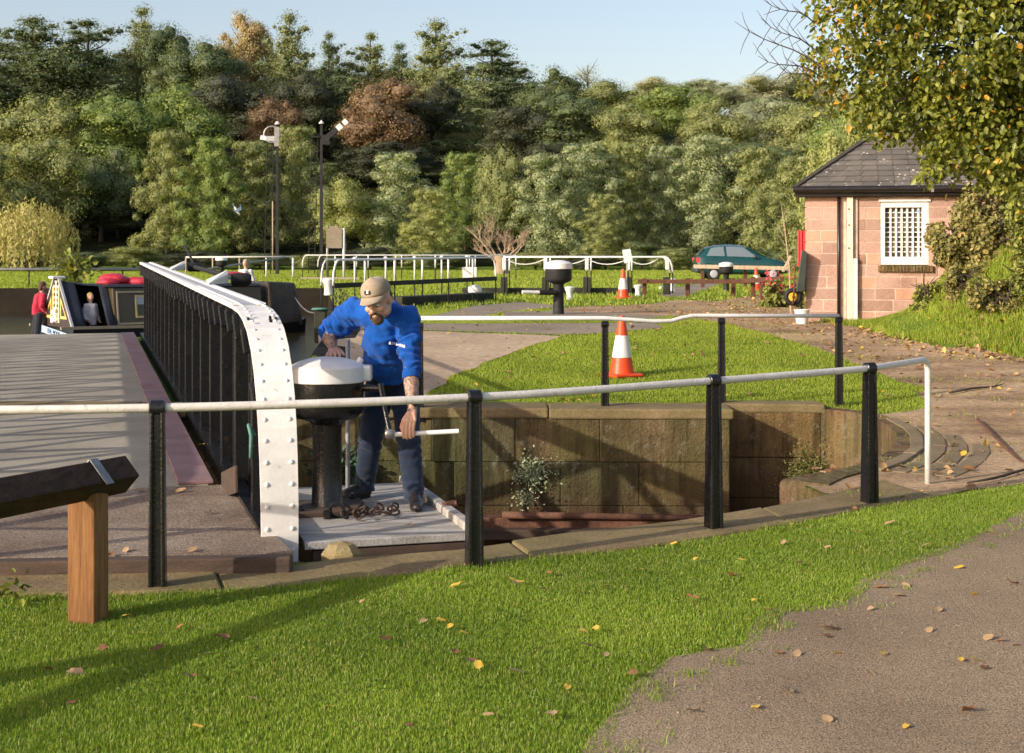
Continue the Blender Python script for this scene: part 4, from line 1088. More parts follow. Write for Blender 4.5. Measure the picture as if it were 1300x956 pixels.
# window with security bars
win = MB(); fr0 = .10
def fb(x0, x1, z0, z1, y0, y1): win.box(((x0 + x1) / 2, (y0 + y1) / 2, (z0 + z1) / 2), (x1 - x0, y1 - y0, z1 - z0))
fb(wx0, wx0 + .075, wz0, wz1, HD - .015, HD + .10); fb(wx1 - .11, wx1, wz0, wz1, HD - .015, HD + .10)
fb(wx0 + .075, wx1 - .11, wz1 - .10, wz1, HD - .015, HD + .10); fb(wx0 + .075, wx1 - .11, wz0, wz0 + .14, HD - .015, HD + .10)
wf = win.build('window', M['white_clean'], hut, bevel=.006)
ix0, ix1, iz0, iz1 = wx0 + .075, wx1 - .11, wz0 + .14, wz1 - .10
MB().box(((ix0 + ix1) / 2, HD + .085, (iz0 + iz1) / 2), (ix1 - ix0, .01, iz1 - iz0)).build('pane', M['glass'], wf)
mb = MB()
for k in range(1, 7):
    x = ix0 + (ix1 - ix0) * k / 6.6; mb.box((x, HD + .04, (iz0 + iz1) / 2), (.034, .016, iz1 - iz0))
for k in range(1, 10):
    z = iz0 + (iz1 - iz0) * k / 10; mb.box(((ix0 + ix1) / 2, HD + .055, z), (ix1 - ix0, .010, .017))
mb.build('security_bars', M['white_clean'], wf)
MB().lathe([(.028, 0), (.028, .004)], (ix1 - .06, HD + .027, iz1 - .06), 12, (0, -1, 0)).build('sticker', paint('blue_sticker', (.25, .42, .75), .4), wf)
MB().box(((wx0 + wx1) / 2, HD - .02, wz1 + .025), (wx1 - wx0 + .06, .07, .045)).build('lintel_board', M['white_clean'], wf)
mb = MB(); n = 16
for k in range(n):
    x = wx0 - .05 + (wx1 - wx0 + .12) * (k + .5) / n; mb.box((x, HD - .02, wz0 - .065), ((wx1 - wx0 + .12) / n - .008, .12, .11))
o = mb.build('brick_sill', M['lockstone_red'], wf, bevel=.006); set_tint(o, 2)
# downpipe, pale post, white boxing
MB().tube([(rx0 + .005, HD - .055, hz0 - .02), (rx0 + .005, HD - .055, hze + .02)], .032, 10).build('downpipe', M['gutter'], hut, smooth=True)
zt = CAMZ + (HY - 246) * s_; zm = CAMZ + (HY - 328) * s_
pm = paint('cream_paint', (.72, .64, .50), .5, (.45, .36, .24), .2)
MB().box(((1077.5 - 650) * s_, HD - .07, (hz0 + zt) / 2), (.105, .09, zt - hz0)).build('pale_post', pm, hut, bevel=.006)
MB().box(((1084 - 650) * s_, HD - .065, (hz0 + zm) / 2), (.075, .085, zm - hz0)).build('white_boxing', M['white_clean'], hut, bevel=.006)
MB().box(((1084.5 - 650) * s_, HD - .04, (zm + zt) / 2 - .04), (.06, .03, zt - zm - .1)).build('backing_board', M['mortar'], hut)
mb = MB()
for py in (266, 286, 315): mb.lathe([(.016, 0), (.012, .012)], ((1076 - 650) * s_, HD - .115, CAMZ + (HY - py) * s_), 8, (0, -1, 0))
mb.build('bolts', M['rust'], hut)
# roof: courses of slates on four hips
ex0, ex1 = hx0 - .20, hx1 + .22; ey0, ey1 = HD - .22, HD + 3.45; ez = CAMZ + (HY - 239) * (HD - .22) / FPX
rz_ = ez + 1.14; rxa, rxb = (ex0 + ex1) / 2 - .28, (ex0 + ex1) / 2 + .28; ry = (ey0 + ey1) / 2
rf = MB(); tints = []
def hipface(A, B_, Ct, D):    # eave A->B, ridge D->C
    A, B_, Ct, D = map(Vector, (A, B_, Ct, D)); nrows = 11
    nrm = (B_ - A).cross(D - A).normalized()
    if nrm.z < 0: nrm = -nrm
    for i in range(nrows):
        t0, t1 = i / nrows, (i + 1.12) / nrows; t1 = min(1, t1)
        a0, b0 = A.lerp(D, t0), B_.lerp(Ct, t0); a1, b1 = A.lerp(D, t1), B_.lerp(Ct, t1)
        L = (b0 - a0).length; n = max(1, int(L / .27)); off = (.5 if i % 2 else 0)
        ks = [0] + [min(1, max(0, (k + off) / n)) for k in range(0 if off else 1, n)] + [1]
        for k0, k1 in zip(ks[:-1], ks[1:]):
            if k1 - k0 < .002: continue
            g = .004 / max(L, .01); j = r_.uniform(.0, .006); lift0 = nrm * (.022 + j); lift1 = nrm * (.004 + j * .3)
            p = [a0.lerp(b0, k0 + g) + lift0, a0.lerp(b0, k1 - g) + lift0, a1.lerp(b1, k1 - g) + lift1, a1.lerp(b1, k0 + g) + lift1]
            rf.hexa([q - nrm * .012 for q in p], p)
hipface((ex0, ey0, ez), (ex1, ey0, ez), (rxb, ry, rz_), (rxa, ry, rz_)); hipface((ex1, ey1, ez), (ex0, ey1, ez), (rxa, ry, rz_), (rxb, ry, rz_))
hipface((ex0, ey1, ez), (ex0, ey0, ez), (rxa, ry, rz_), (rxa, ry, rz_)); hipface((ex1, ey0, ez), (ex1, ey1, ez), (rxb, ry, rz_), (rxb, ry, rz_))
# slate material with pale lichen spots
m, nt, b, out = new_mat('lichen_slate')
v = coords(nt, True); n1 = noise_n(nt, v, 2, 6, .6); n2 = noise_n(nt, v, 40, 3, .6)
r1 = ramp(nt, [(0.3, (.095, .085, .075)), (0.7, (.165, .150, .132))]); nt.links.new(n1, r1.inputs[0])
ta = nt.nodes.new('ShaderNodeAttribute'); ta.attribute_name = 'tint'; rt = ramp(nt, [(0, (.85, .85, .86)), (1, (1.14, 1.12, 1.08))]); nt.links.new(ta.outputs['Fac'], rt.inputs[0])
c = mixc(nt, 1, r1.outputs[0], rt.outputs[0], 'MULTIPLY')
vo = nt.nodes.new('ShaderNodeTexVoronoi'); vo.inputs['Scale'].default_value = 11.0; nt.links.new(v, vo.inputs['Vector'])
l1 = ramp(nt, [(.20, (1, 1, 1)), (.27, (0, 0, 0))]); nt.links.new(vo.outputs['Distance'], l1.inputs[0])
l2 = ramp(nt, [(.47, (0, 0, 0)), (.55, (1, 1, 1))]); nt.links.new(noise_n(nt, v, 1.7, 4, .6), l2.inputs[0])
mu = nt.nodes.new('ShaderNodeMath'); mu.operation = 'MULTIPLY'; nt.links.new(l1.outputs[0], mu.inputs[0]); nt.links.new(l2.outputs[0], mu.inputs[1])
c = mixc(nt, mu.outputs[0], c, (.62, .58, .50)); nt.links.new(c, b.inputs['Base Color']); b.inputs['Roughness'].default_value = .8; bump(nt, b, n2, .3, .006)
o = rf.build('roof', m, hut); set_tint(o, 77)
rb = MB(); rb.add([(ex0 + .02, ey0 + .02, ez - .01), (ex1 - .02, ey0 + .02, ez - .01), (ex1 - .02, ey1 - .02, ez - .01), (ex0 + .02, ey1 - .02, ez - .01), (rxa, ry, rz_ - .015), (rxb, ry, rz_ - .015)],
       [(0, 1, 5, 4), (2, 3, 4, 5), (3, 0, 4), (1, 2, 5), (3, 2, 1, 0)]); rb.build('roof_deck', M['gutter'], o)
mb = MB()
for a, b_ in (((ex0, ey0, ez), (rxa, ry, rz_)), ((ex1, ey0, ez), (rxb, ry, rz_)), ((ex0, ey1, ez), (rxa, ry, rz_)), ((ex1, ey1, ez), (rxb, ry, rz_)), ((rxa, ry, rz_), (rxb, ry, rz_))):
    mb.beam(Vector(a) + Vector((0, 0, .02)), Vector(b_) + Vector((0, 0, .03)), .12, .025)
mb.build('hip_tiles', M['slate'], o)
mb = MB(); mb.box(((ex0 + ex1) / 2, ey0 + .06, ez - .075), (ex1 - ex0 - .04, .04, .13)); mb.box((ex0 + .05, (ey0 + ey1) / 2, ez - .075), (.04, ey1 - ey0 - .1, .13)); mb.box((ex1 - .05, (ey0 + ey1) / 2, ez - .075), (.04, ey1 - ey0 - .1, .13))
mb.box(((ex0 + ex1) / 2, ey0 + .16, ez - .145), (ex1 - ex0 - .12, .17, .012))
mb.build('fascia', M['gutter'], hut)
mb = MB(); mb.tube([(ex0 - .02, ey0 - .02, ez - .02), (ex1 + .02, ey0 - .02, ez - .025)], .058, 12); mb.build('gutter', M['gutter'], hut, smooth=40)
MB().box(((1176 - 650) * s_, ey0 - .02, ez - .055), (.05, .14, .06)).build('gutter_bracket', M['steel'], hut)
# things round the hut
rd = thing('red_pipe', 'bright red ribbed upright pipe at the left corner of the hut', 'pipe', (hx0 - .06, HD + .2, .5))
zt, zb = CAMZ + (HY - 293) * (HD + .2) / FPX, CAMZ + (HY - 338) * (HD + .2) / FPX
for k in (-1, 0, 1): MB().tube([(hx0 - .075 + k * .046, HD + .2 - (.02 if k == 0 else 0), zb), (hx0 - .075 + k * .046, HD + .2 - (.02 if k == 0 else 0), zt)], .027, 10).build('tube', M['red'], rd, smooth=40)
MB().tube([(hx0 - .075, HD + .24, hz0), (hx0 - .075, HD + .24, zb + .1)], .02, 8).build('stem', M['gutter'], rd, smooth=True)
# wheelbarrow tipped up against the hut
wb = thing('wheelbarrow', 'wheelbarrow with yellow wheel hub tipped up against the side of the hut', 'wheelbarrow', (hx0 - .25, HD + .1, hz0))
wc = atd(1010, 377, 24.8)
wh = MB(); wh.torus(wc, .115, .042, (0.15, -1, 0), 26, 10); w_ = wh.build('wheel', M['black_far'], wb, smooth=True)
MB().lathe([(.075, -.03), (.085, -.015), (.085, .015), (.07, .03)], wc, 20, (.15, -1, 0)).build('hub', paint('yellow_hub', (.75, .45, .03), .45), w_, smooth=40)
MB().lathe([(.025, 0), (.025, .05)], wc + Vector((0, 0, 0)), 10, (.15, -1, 0)).build('axle', M['rust'], w_)
tr = MB(); A_ = wc + Vector((.05, .12, .08))
tr.hexa([A_ + Vector((0, -.2, 0)), A_ + Vector((.0, .38, 0)), A_ + Vector((.10, .42, .75)), A_ + Vector((.10, -.26, .75))], [A_ + Vector((.16, -.12, .02)), A_ + Vector((.16, .3, .02)), A_ + Vector((.20, .36, .68)), A_ + Vector((.20, -.2, .68))])
tr.build('tray', pmat('grey_green_tray', s2((.10, .12, .11)), 4, .5), wb, bevel=.02)
mb = MB()
for s in (-1, 1): mb.tube([wc + Vector((.0, .07 * s, -.12)), wc + Vector((.02, .09 * s, .1)), wc + Vector((.03, .2 * s + .1, .55))], .016, 8)
mb.build('frame', M['rust'], wb, smooth=True)
q = atd(1018, 399, 24.45)
bk_ = thing('bucket', 'white plastic bucket at the foot of the hut under the wheelbarrow', 'bucket', (q.x, q.y, ground(q.x, q.y)))
MB().lathe([(.095, 0), (.128, .23), (.136, .235), (.136, .25), (.122, .25), (.10, .02), (.01, .02)], (0, 0, 0), 20).build('body', M['white_clean'], bk_, smooth=40, world=False)
q = atd(1178, 384, 24.4)
t = MB(); t.lathe([(.10, 0), (.14, .2), (.16, .2), (.16, .26), (.13, .26), (.11, .03), (.01, .03)], (q.x, q.y, ground(q.x, q.y) + .12), 18)
tag(t.build('flower_pot', pmat('terracotta', s2((.42, .15, .075)), 5, .85), None, smooth=40, world='base'), 'terracotta pot half hidden by the grass bank under the hut window', 'pot')
tag(MB().tube([(hx0 + 2.05, HD - .15, .62), (hx0 + 2.12, HD - .1, .98)], .018, 6).build('blue_pipe', paint('blue_pipe', (.05, .16, .22), .4), None, smooth=True, world='base'), 'short dark blue pipe leaning by the terracotta pot', 'pipe')

MB.G = None
# ================================================================== the green car
def make_car():
    q = gxy(937, 60); d = 60.0
    x0 = (881 - 650) * d / FPX
    car = thing('parked_car', 'dark green three door hatchback parked behind the fence by the trees', 'car', (x0 + 2.0, d, ground(x0, d)))
    zg = ground(x0, d)
    # (x, bottom, belt, roof, half width belt, half width roof)
    st = [(0.00, .42, .72, .74, .62, .60), (.05, .34, .90, .94, .76, .68), (.18, .30, 1.0, 1.12, .82, .66), (.45, .28, 1.0, 1.38, .84, .62), (.85, .27, .99, 1.47, .845, .61), (1.45, .26, .97, 1.50, .845, .61), (1.95, .26, .955, 1.46, .845, .61), (2.35, .26, .945, 1.33, .84, .62), (2.75, .26, .935, 1.10, .83, .66), (3.0, .26, .93, .955, .82, .74), (3.4, .28, .86, .88, .79, .70), (3.75, .30, .74, .76, .72, .62), (3.93, .36, .60, .62, .60, .50)]
    mb = MB(); rows = []
    for (x, zb, zl, zr, wb_, wr) in st:
        zm = (zb + zl) / 2
        ring = [(-wb_ * .82, zb), (-wb_ * .98, zb + .1), (-wb_ * 1.02, zm), (-wb_ * 1.0, zl - .04), (-wb_ * .965, zl), (-(wb_ * .35 + wr * .65), zl + (zr - zl) * .55), (-wr, zr - min(.05, (zr - zl) * .3)), (-wr * .75, zr), (0, zr + .015)]
        ring = ring + [(-a, b_) for a, b_ in ring[-2::-1]]
        rows.append([Vector((x0 + x, d + a, zg + z)) for a, z in ring])
    n = len(rows[0]); vs = [p for r in rows for p in r]; fs = []
    for i in range(len(rows) - 1):
        for k in range(n):
            k2 = (k + 1) % n; fs.append((i * n + k, i * n + k2, (i + 1) * n + k2, (i + 1) * n + k))
    fs.append(tuple(range(n))); fs.append(tuple((len(rows) - 1) * n + k for k in range(n)))
    mb.add(vs, fs)
    cp = paint('dark_green_car_paint', (.006, .055, .055), .22, None, 0, 3, 0, coat=.8)
    body = mb.build('body', cp, car, smooth=35)
    # glass set just proud of the shell
    def quadpatch(name, pts, mat, par, off):
        m2 = MB(); m2.add([Vector(p) + off for p in pts], [tuple(range(len(pts)))]); return m2.build(name, mat, par)
    def side(x, f, s):      # point on the flank between belt (0) and roof (1)
        for a, b_ in zip(st[:-1], st[1:]):
            if a[0] <= x <= b_[0]:
                t = (x - a[0]) / (b_[0] - a[0]); v_ = [a[i] + (b_[i] - a[i]) * t for i in range(6)]
                zl, zr, wb_, wr = v_[2], v_[3], v_[4], v_[5]
                if f < .55: w_ = wb_ * .965 + ((wb_ * .35 + wr * .65) - wb_ * .965) * (f / .55); z = zl + (zr - zl) * f
                else:
                    w_ = (wb_ * .35 + wr * .65) + (wr - (wb_ * .35 + wr * .65)) * ((f - .55) / .45); z = zl + (zr - zl) * f
                return Vector((x0 + x, d + s * w_, zg + z))
    cg = new_mat('car_glass'); cg[2].inputs['Base Color'].default_value = (.16, .20, .22, 1); cg[2].inputs['Roughness'].default_value = .05; cg[2].inputs['Coat Weight'].default_value = 1  # pale blue-grey base colour stands in for reflections in the glass
    for s in (-1, 1):
        off = Vector((0, .012 * s, .004))
        for x_a, x_b, xt_a, xt_b in ((.42, 1.18, .62, 1.15), (1.27, 2.62, 1.25, 2.0)):
            lo = [side(x_a + (x_b - x_a) * k / 6, .08, s) for k in range(7)]
            mid = [side(x_a + (x_b - x_a) * k / 6 * 1.0 + (xt_a - x_a) * .5 * (1 - k / 6) + (xt_b - x_b) * .5 * k / 6, .5, s) for k in range(7)]
            hi = [side(xt_a + (xt_b - xt_a) * k / 6, .86, s) for k in range(7)]
            m2 = MB(); m2.add([p + off for p in lo + mid + hi], [(k, k + 1, 8 + k, 7 + k) for k in range(6)] + [(7 + k, 8 + k, 15 + k, 14 + k) for k in range(6)])
            m2.build('side_window', cg[0], car)
    m2 = MB()
    a = [Vector((x0 + 2.12, d + y, zg + z)) for y, z in ((-.56, 1.43), (.56, 1.43))]; b_ = [Vector((x0 + 2.94, d + y, zg + z)) for y, z in ((.68, 1.0), (-.68, 1.0))]
    off = Vector((.03, 0, .035)); m2.add([p + off for p in a + b_], [(0, 1, 2, 3)]); m2.build('windscreen', cg[0], car)
    m2 = MB(); m2.add([Vector((x0 + .14, d - .56, zg + 1.06)), Vector((x0 + .14, d + .56, zg + 1.06)), Vector((x0 + .42, d + .52, zg + 1.37)), Vector((x0 + .42, d - .52, zg + 1.37))], [(0, 1, 2, 3)]); o = m2.build('rear_window', cg[0], car)
    o.location.x -= .03
    strip = paint('grey_bumper_plastic', (.05, .06, .06), .5)
    for x in (.72, 3.18):
        for s in (-1, 1):
            c = Vector((x0 + x, d + s * .76, zg + .29))
            w_ = MB().lathe([(.17, -.09), (.265, -.085), (.285, -.05), (.285, .05), (.265, .085), (.17, .09)], c, 26, (0, 1, 0)).build('wheel', M['black_far'], car, smooth=40)
            MB().lathe([(.165, 0), (.17, .01), (.13, .03), (.05, .035), (.01, .03)], c + Vector((0, s * .075, 0)), 20, (0, s, 0)).build('hubcap', M['worn_grey'], w_, smooth=40)
    MB().box((x0 + .05, d, zg + .45), (.16, 1.56, .20)).build('rear_bumper', strip, car, bevel=.05)
    MB().box((x0 + 3.86, d, zg + .43), (.18, 1.40, .20)).build('front_bumper', strip, car, bevel=.05)
    for s in (-1, 1):
        MB().box((x0 + .10, d + s * .70, zg + .86), (.16, .2, .22)).build('tail_light', M['red'], car, bevel=.04)
        MB().box((x0 + 3.70, d + s * .55, zg + .64), (.26, .26, .13)).build('headlight', M['white_clean'], car, bevel=.04)
        MB().ell((x0 + 2.42, d + s * .93, zg + 1.0), (.09, .07, .075), 10, 7).build('wing_mirror', strip, car, smooth=True)
    MB().box((x0 + 1.9, d - .865, zg + .62), (2.2, .02, .05)).build('side_moulding', strip, car)
    MB().box((x0 + 1.42, d - .862, zg + .86), (.18, .025, .035)).build('door_handle', strip, car, bevel=.008)
    return car
make_car()

# ================================================================== the narrowboat behind the bridge deck
BA = Vector((.80, .60, 0)); BS = Vector((-.60, .80, 0)); BN = Vector((-9.52, 30.9, 0))       # along, across (to the far side), near corner of the front board
def bo(a, s, z): return BN + BA * a + BS * s + Vector((0, 0, z * 1.16 - .20))
bt = thing('narrowboat', 'narrowboat with dark canvas front tent and diamond painted triangular board', 'narrowboat', bo(2, 1, -.2))
navy = pmat('navy_canvas', [(0.3, (.008, .012, .022)), (0.7, (.022, .032, .055))], 3, .85, 60, .3, .5, .02)
hull = paint('black_hull_paint', (.010, .010, .012), .4)
cab = paint('dark_olive_cabin_paint', (.062, .052, .026), .3)
tan = paint('beige_trim_paint', (.36, .31, .20), .5)
BW = 1.95
mb = MB()
rows = [(-1.9, .92, .06, .05), (-1.3, .45, .7, .02), (-.6, .04, 1.0, .0), (-.05, .0, 1.0, .10), (0, .0, 1.0, .28), (.95, .0, 1.0, .27), (4.9, .0, 1.0, .22), (5.6, .2, 1.0, .25), (6.0, .6, 1.0, .3)]
vs = []; 
for a, ins, _, zt in rows:
    i = min(ins, .93)
    vs += [bo(a, i + .1, -.45), bo(a, BW - i - .1, -.45), bo(a, BW - i + .04, zt), bo(a, i - .04, zt)]
fs = []
for i in range(len(rows) - 1):
    for k in range(4):
        if not (k == 2 and i == 4): fs.append((i * 4 + k, i * 4 + (k + 1) % 4, (i + 1) * 4 + (k + 1) % 4, (i + 1) * 4 + k))
fs += [(0, 1, 2, 3), tuple((len(rows) - 1) * 4 + k for k in (3, 2, 1, 0))]
mb.add(vs, fs); mb.build('hull', hull, bt)
for s in (-.05, BW + .05):
    MB().beam(bo(-.3, s, .27), bo(4.9, s, .23), .06, .06).build('gunwale', tan, bt)
# name board on the bow side
nb_dir = (bo(-1.7, .42, .47) - bo(-.15, -.04, .30))
c0, c1 = bo(-.9, .86, .16), bo(.12, -.12, .04)
# cabin
mb = MB()
ca0, ca1 = .95, 4.6
for (a_, b_) in ((ca0, ca1),):
    mb.hexa([bo(a_, .08, .26), bo(a_, BW - .08, .26), bo(b_, BW - .08, .22), bo(b_, .08, .22)], [bo(a_, .22, 1.02), bo(a_, BW - .22, 1.02), bo(b_, BW - .22, 1.0), bo(b_, .22, 1.0)])
cabin = mb.build('cabin', cab, bt, bevel=.03)
mb = MB(); mb.hexa([bo(ca0 - .1, .17, 1.022), bo(ca0 - .1, BW - .17, 1.022), bo(ca1, BW - .17, 1.002), bo(ca1, .17, 1.002)], [bo(ca0 - .1, .30, 1.07), bo(ca0 - .1, BW - .30, 1.07), bo(ca1, BW - .30, 1.05), bo(ca1, .30, 1.05)])
mb.build('roof', M['gutter'], cabin)
def onside(a, z): # point on the near cabin side
    f = (z - .25) / .77; return bo(a, .08 + .14 * f, z) - BS * .012
def sidepatch(name, a0_, a1_, z0_, z1_, mat, par, th=.012):
    p = [onside(a0_, z0_), onside(a1_, z0_), onside(a1_, z1_), onside(a0_, z1_)]
    return MB().hexa([q - BS * th for q in p], p).build(name, mat, par)
def border(name, a0_, a1_, z0_, z1_, w_, mat, par):
    mb = MB()
    for (x0_, x1_, y0_, y1_) in ((a0_, a1_, z0_, z0_ + w_), (a0_, a1_, z1_ - w_, z1_), (a0_, a0_ + w_, z0_ + w_, z1_ - w_), (a1_ - w_, a1_, z0_ + w_, z1_ - w_)):
        p = [onside(x0_, y0_), onside(x1_, y0_), onside(x1_, y1_), onside(x0_, y1_)]; mb.hexa([q - BS * .02 for q in p], p)
    return mb.build(name, mat, par)
border('panel_line', 1.02, 3.4, .30, .94, .035, tan, cabin)
wn_ = border('window', 1.45, 1.86, .42, .86, .04, paint('brass_window_frame', (.42, .36, .16), .4), bt)
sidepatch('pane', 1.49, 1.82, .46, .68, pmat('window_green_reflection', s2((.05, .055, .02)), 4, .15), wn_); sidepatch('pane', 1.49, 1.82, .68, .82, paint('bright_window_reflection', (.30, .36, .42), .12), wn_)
# canvas tent over the front deck: apex board at the bow end
ap_ = bo(0, BW / 2, 1.17)
def tent(a): 
    f = a / .97
    return [bo(a, -.02, .28), bo(a, .30 + .0 * f, .28 + .62 * (.55 + .15 * f)), bo(a, BW / 2 - .16 - .32 * f, 1.15 - .10 * f - .04 * math.sin(f * PI)), bo(a, BW / 2, 1.17 - .09 * f - .05 * math.sin(f * PI)), bo(a, BW / 2 + .16 + .32 * f, 1.15 - .10 * f), bo(a, BW - .30, .28 + .62 * (.55 + .15 * f)), bo(a, BW + .02, .28)]
mb = MB(); vs = []; fs = []
N_ = 14
for i in range(N_ + 1):
    vs += tent(.97 * i / N_)
for i in range(N_):
    for k in range(6):
        a = .97 * (i + .5) / N_
        if k in (0, 1) and .30 < a < .74: continue
        fs.append((i * 7 + k, i * 7 + k + 1, (i + 1) * 7 + k + 1, (i + 1) * 7 + k))
mb.add(vs, fs); o = mb.build('canvas_tent', navy, bt, smooth=50)
sm_ = o.modifiers.new('solid', 'SOLIDIFY'); sm_.thickness = .012
fl2 = MB(); fl2.hexa([bo(.02, .1, -.40), bo(.94, .1, -.40), bo(.94, BW - .1, -.40), bo(.02, BW - .1, -.40)], [bo(.02, .1, -.36), bo(.94, .1, -.36), bo(.94, BW - .1, -.36), bo(.02, BW - .1, -.36)]); fl2.build('well_floor', hull, bt)
# the painted triangular board
def fb_(s, z, o_=.0): return bo(-.02 - o_, s, z)
brown = paint('dark_brown_board_paint', (.050, .034, .030), .5)
board = MB().prism([fb_(-.03, .26), fb_(BW + .03, .26), fb_(BW / 2 + .10, 1.19), fb_(BW / 2 - .10, 1.19)], -BA * .03).build('cratch_board', brown, bt)
cream = paint('cream_board_paint', (.75, .68, .52), .5); yel = paint('yellow_line_paint', (.75, .55, .16), .5); redd = paint('red_diamond_paint', (.40, .09, .035), .5)
def flatpoly(name, pts, mat, par, o_): return MB().prism([fb_(s, z, .03 + o_) for s, z in pts], -BA * .003).build(name, mat, par)
cx_ = BW / 2
flatpoly('cream_stripe', [(cx_ - .19, .34), (cx_ + .19, .34), (cx_ + .19, 1.02), (cx_ + .10, 1.14), (cx_ - .10, 1.14), (cx_ - .19, 1.02)], cream, board, 0)
mb = MB(); mk = MB()
for i in range(6):
    for j in (-1, 1):
        c_, z_ = cx_ + j * .095, .56 + i * .105
        (mb if (i + j) % 2 else mk).prism([fb_(c_ + s * .06, z_ + z * .055, .0345) for s, z in ((0, -1), (1, 0), (0, 1), (-1, 0))], -BA * .003)
mb.build('red_diamonds', redd, board); mk.build('dark_diamonds', brown, board)
mb = MB()
for s in (-1, 1): mb.prism([fb_(cx_ + s * .19, .34, .0345), fb_(cx_ + s * .225, .34, .0345), fb_(cx_ + s * .225, 1.0, .0345), fb_(cx_ + s * .19, 1.04, .0345)], -BA * .003)
for s in (-1, 1):
    A3 = [(cx_ + s * .29, .42), (cx_ + s * .70, .42), (cx_ + s * .29, .84)]; cc = (sum(p[0] for p in A3) / 3, sum(p[1] for p in A3) / 3)
    B3 = [(cc[0] + (p[0] - cc[0]) * .62, cc[1] + (p[1] - cc[1]) * .62) for p in A3]
    for i in range(3):
        j = (i + 1) % 3; mb.prism([fb_(*A3[i], .0345), fb_(*A3[j], .0345), fb_(*B3[j], .0345), fb_(*B3[i], .0345)], -BA * .003)
mb.build('yellow_lines', yel, board)
for s in (-.0, BW): MB().beam(fb_(s - (.05 if s == 0 else -.05), .27, .02), fb_(BW / 2 + (-.13 if s == 0 else .13), 1.2, .02), .05, .05).build('edge_trim', M['worn_grey'], board)
MB().box(fb_(BW / 2, 1.205, .01), (.3, .3, .06), rz=R(37)).build('cap_block', M['reflect'], board, bevel=.02)
mb = MB()
for i in range(9): mb.ell(fb_(cx_ + random.Random(i).uniform(-.14, .16), .36 + .03 * i, .06), (.06, .05, .05), 8, 6)
mb.build('white_flowers', M['reflect'], board, smooth=True)
# pale blue name board at the bow
nbm = paint('pale_blue_name_board', (.42, .58, .74), .45)
p0, p1 = bo(-.16, 1.62, .21), bo(-.16, -.10, .10)
nbd = (p1 - p0).normalized()
name = MB().beam(p0, p1, .03, .15).build('name_board', nbm, bt)
cu = bpy.data.curves.new('name_letters', 'FONT'); cu.body = 'EEN  MOOR'; cu.size = .15; cu.extrude = .003; cu.align_x = 'CENTER'; cu.align_y = 'CENTER'
tmp = bpy.data.objects.new('tmp', cu); C.objects.link(tmp); bpy.context.view_layer.update()
lm = bpy.data.meshes.new_from_object(tmp.evaluated_get(bpy.context.evaluated_depsgraph_get())); bpy.data.objects.remove(tmp)
lo = bpy.data.objects.new('name_letters', lm); C.objects.link(lo); lm.materials.clear(); lm.materials.append(paint('dark_blue_lettering', (.02, .05, .16), .5))
lo.parent = name
zax = Vector((-nbd.y, nbd.x, 0)); zax = zax if zax.y < 0 else -zax
yax = Vector((0, 0, 1)); yax = (yax - nbd * yax.dot(nbd)).normalized()
mw = Matrix((nbd, yax, nbd.cross(yax))).transposed().to_4x4(); mw.translation = (p0 + p1) / 2 + nbd.cross(yax) * .020
lo.matrix_local = loc_of(name).inverted() @ mw
# tarpaulin stern and fender rope
tarp = pmat('dark_brown_tarpaulin', [(0.3, (.018, .014, .010)), (0.7, (.09, .065, .035))], 2.5, .35, 30, .4, .9, .05)
mb = MB(); mb.hexa([bo(4.75, -.02, .15), bo(4.75, BW + .02, .15), bo(5.75, BW - .2, .15), bo(5.75, .2, .15)], [bo(4.75, .16, 1.09), bo(4.75, BW - .16, 1.09), bo(5.6, BW - .35, 1.05), bo(5.6, .35, 1.05)])
o = mb.build('stern_tarpaulin', tarp, bt, bevel=.06, segs=3)
# red sacks on the roof
def blob(name, label, cat, parts, mat, amp=.02, fr=6):
    mb = MB()
    for c, r in parts: mb.ell(c, r, 20, 12)
    mb.v = [v + Vector((0, 0, 1)) * 0 + noise.noise_vector(v * fr) * amp for v in mb.v]
    return tag(mb.build(name, mat, None, smooth=True, world='base'), label, cat)
rsack = pmat('red_plastic_sack', [(0.3, (.42, .012, .03)), (0.7, (.62, .03, .06))], 4, .35, 30, .2, .8, .03)
blob('red_sack', 'shiny red sack heaped on the narrowboat roof beside the girder', 'sack', [(bo(1.35, 1.15, 1.14), (.36, .28, .15)), (bo(1.15, 1.0, 1.10), (.26, .22, .11))], rsack, .03)
blob('red_sack', 'low red sack to the right of the shiny one on the boat roof', 'sack', [(bo(1.85, .95, 1.10), (.34, .26, .12))], rsack, .03)
rr = atd(300, 350, 36.5); blob('red_cushion', 'red cushion on the covered stern beside the person in white', 'cushion', [((rr.x, 36.3, rr.z + .02), (.30, .2, .09))], rsack, .01)
# mooring line
l0, l1 = bo(5.5, .2, .75), Vector((-3.95, 29.6, .55))
pts = [l0.lerp(l1, k / 10) + Vector((0, 0, -.18 * (1 - (2 * k / 10 - 1) ** 2))) for k in range(11)]
tag(MB().tube(pts, .014, 6).build('mooring_rope', M['steel'], None, smooth=True, world='base'), 'slack mooring rope from the covered boat stern to the lock gate', 'rope')
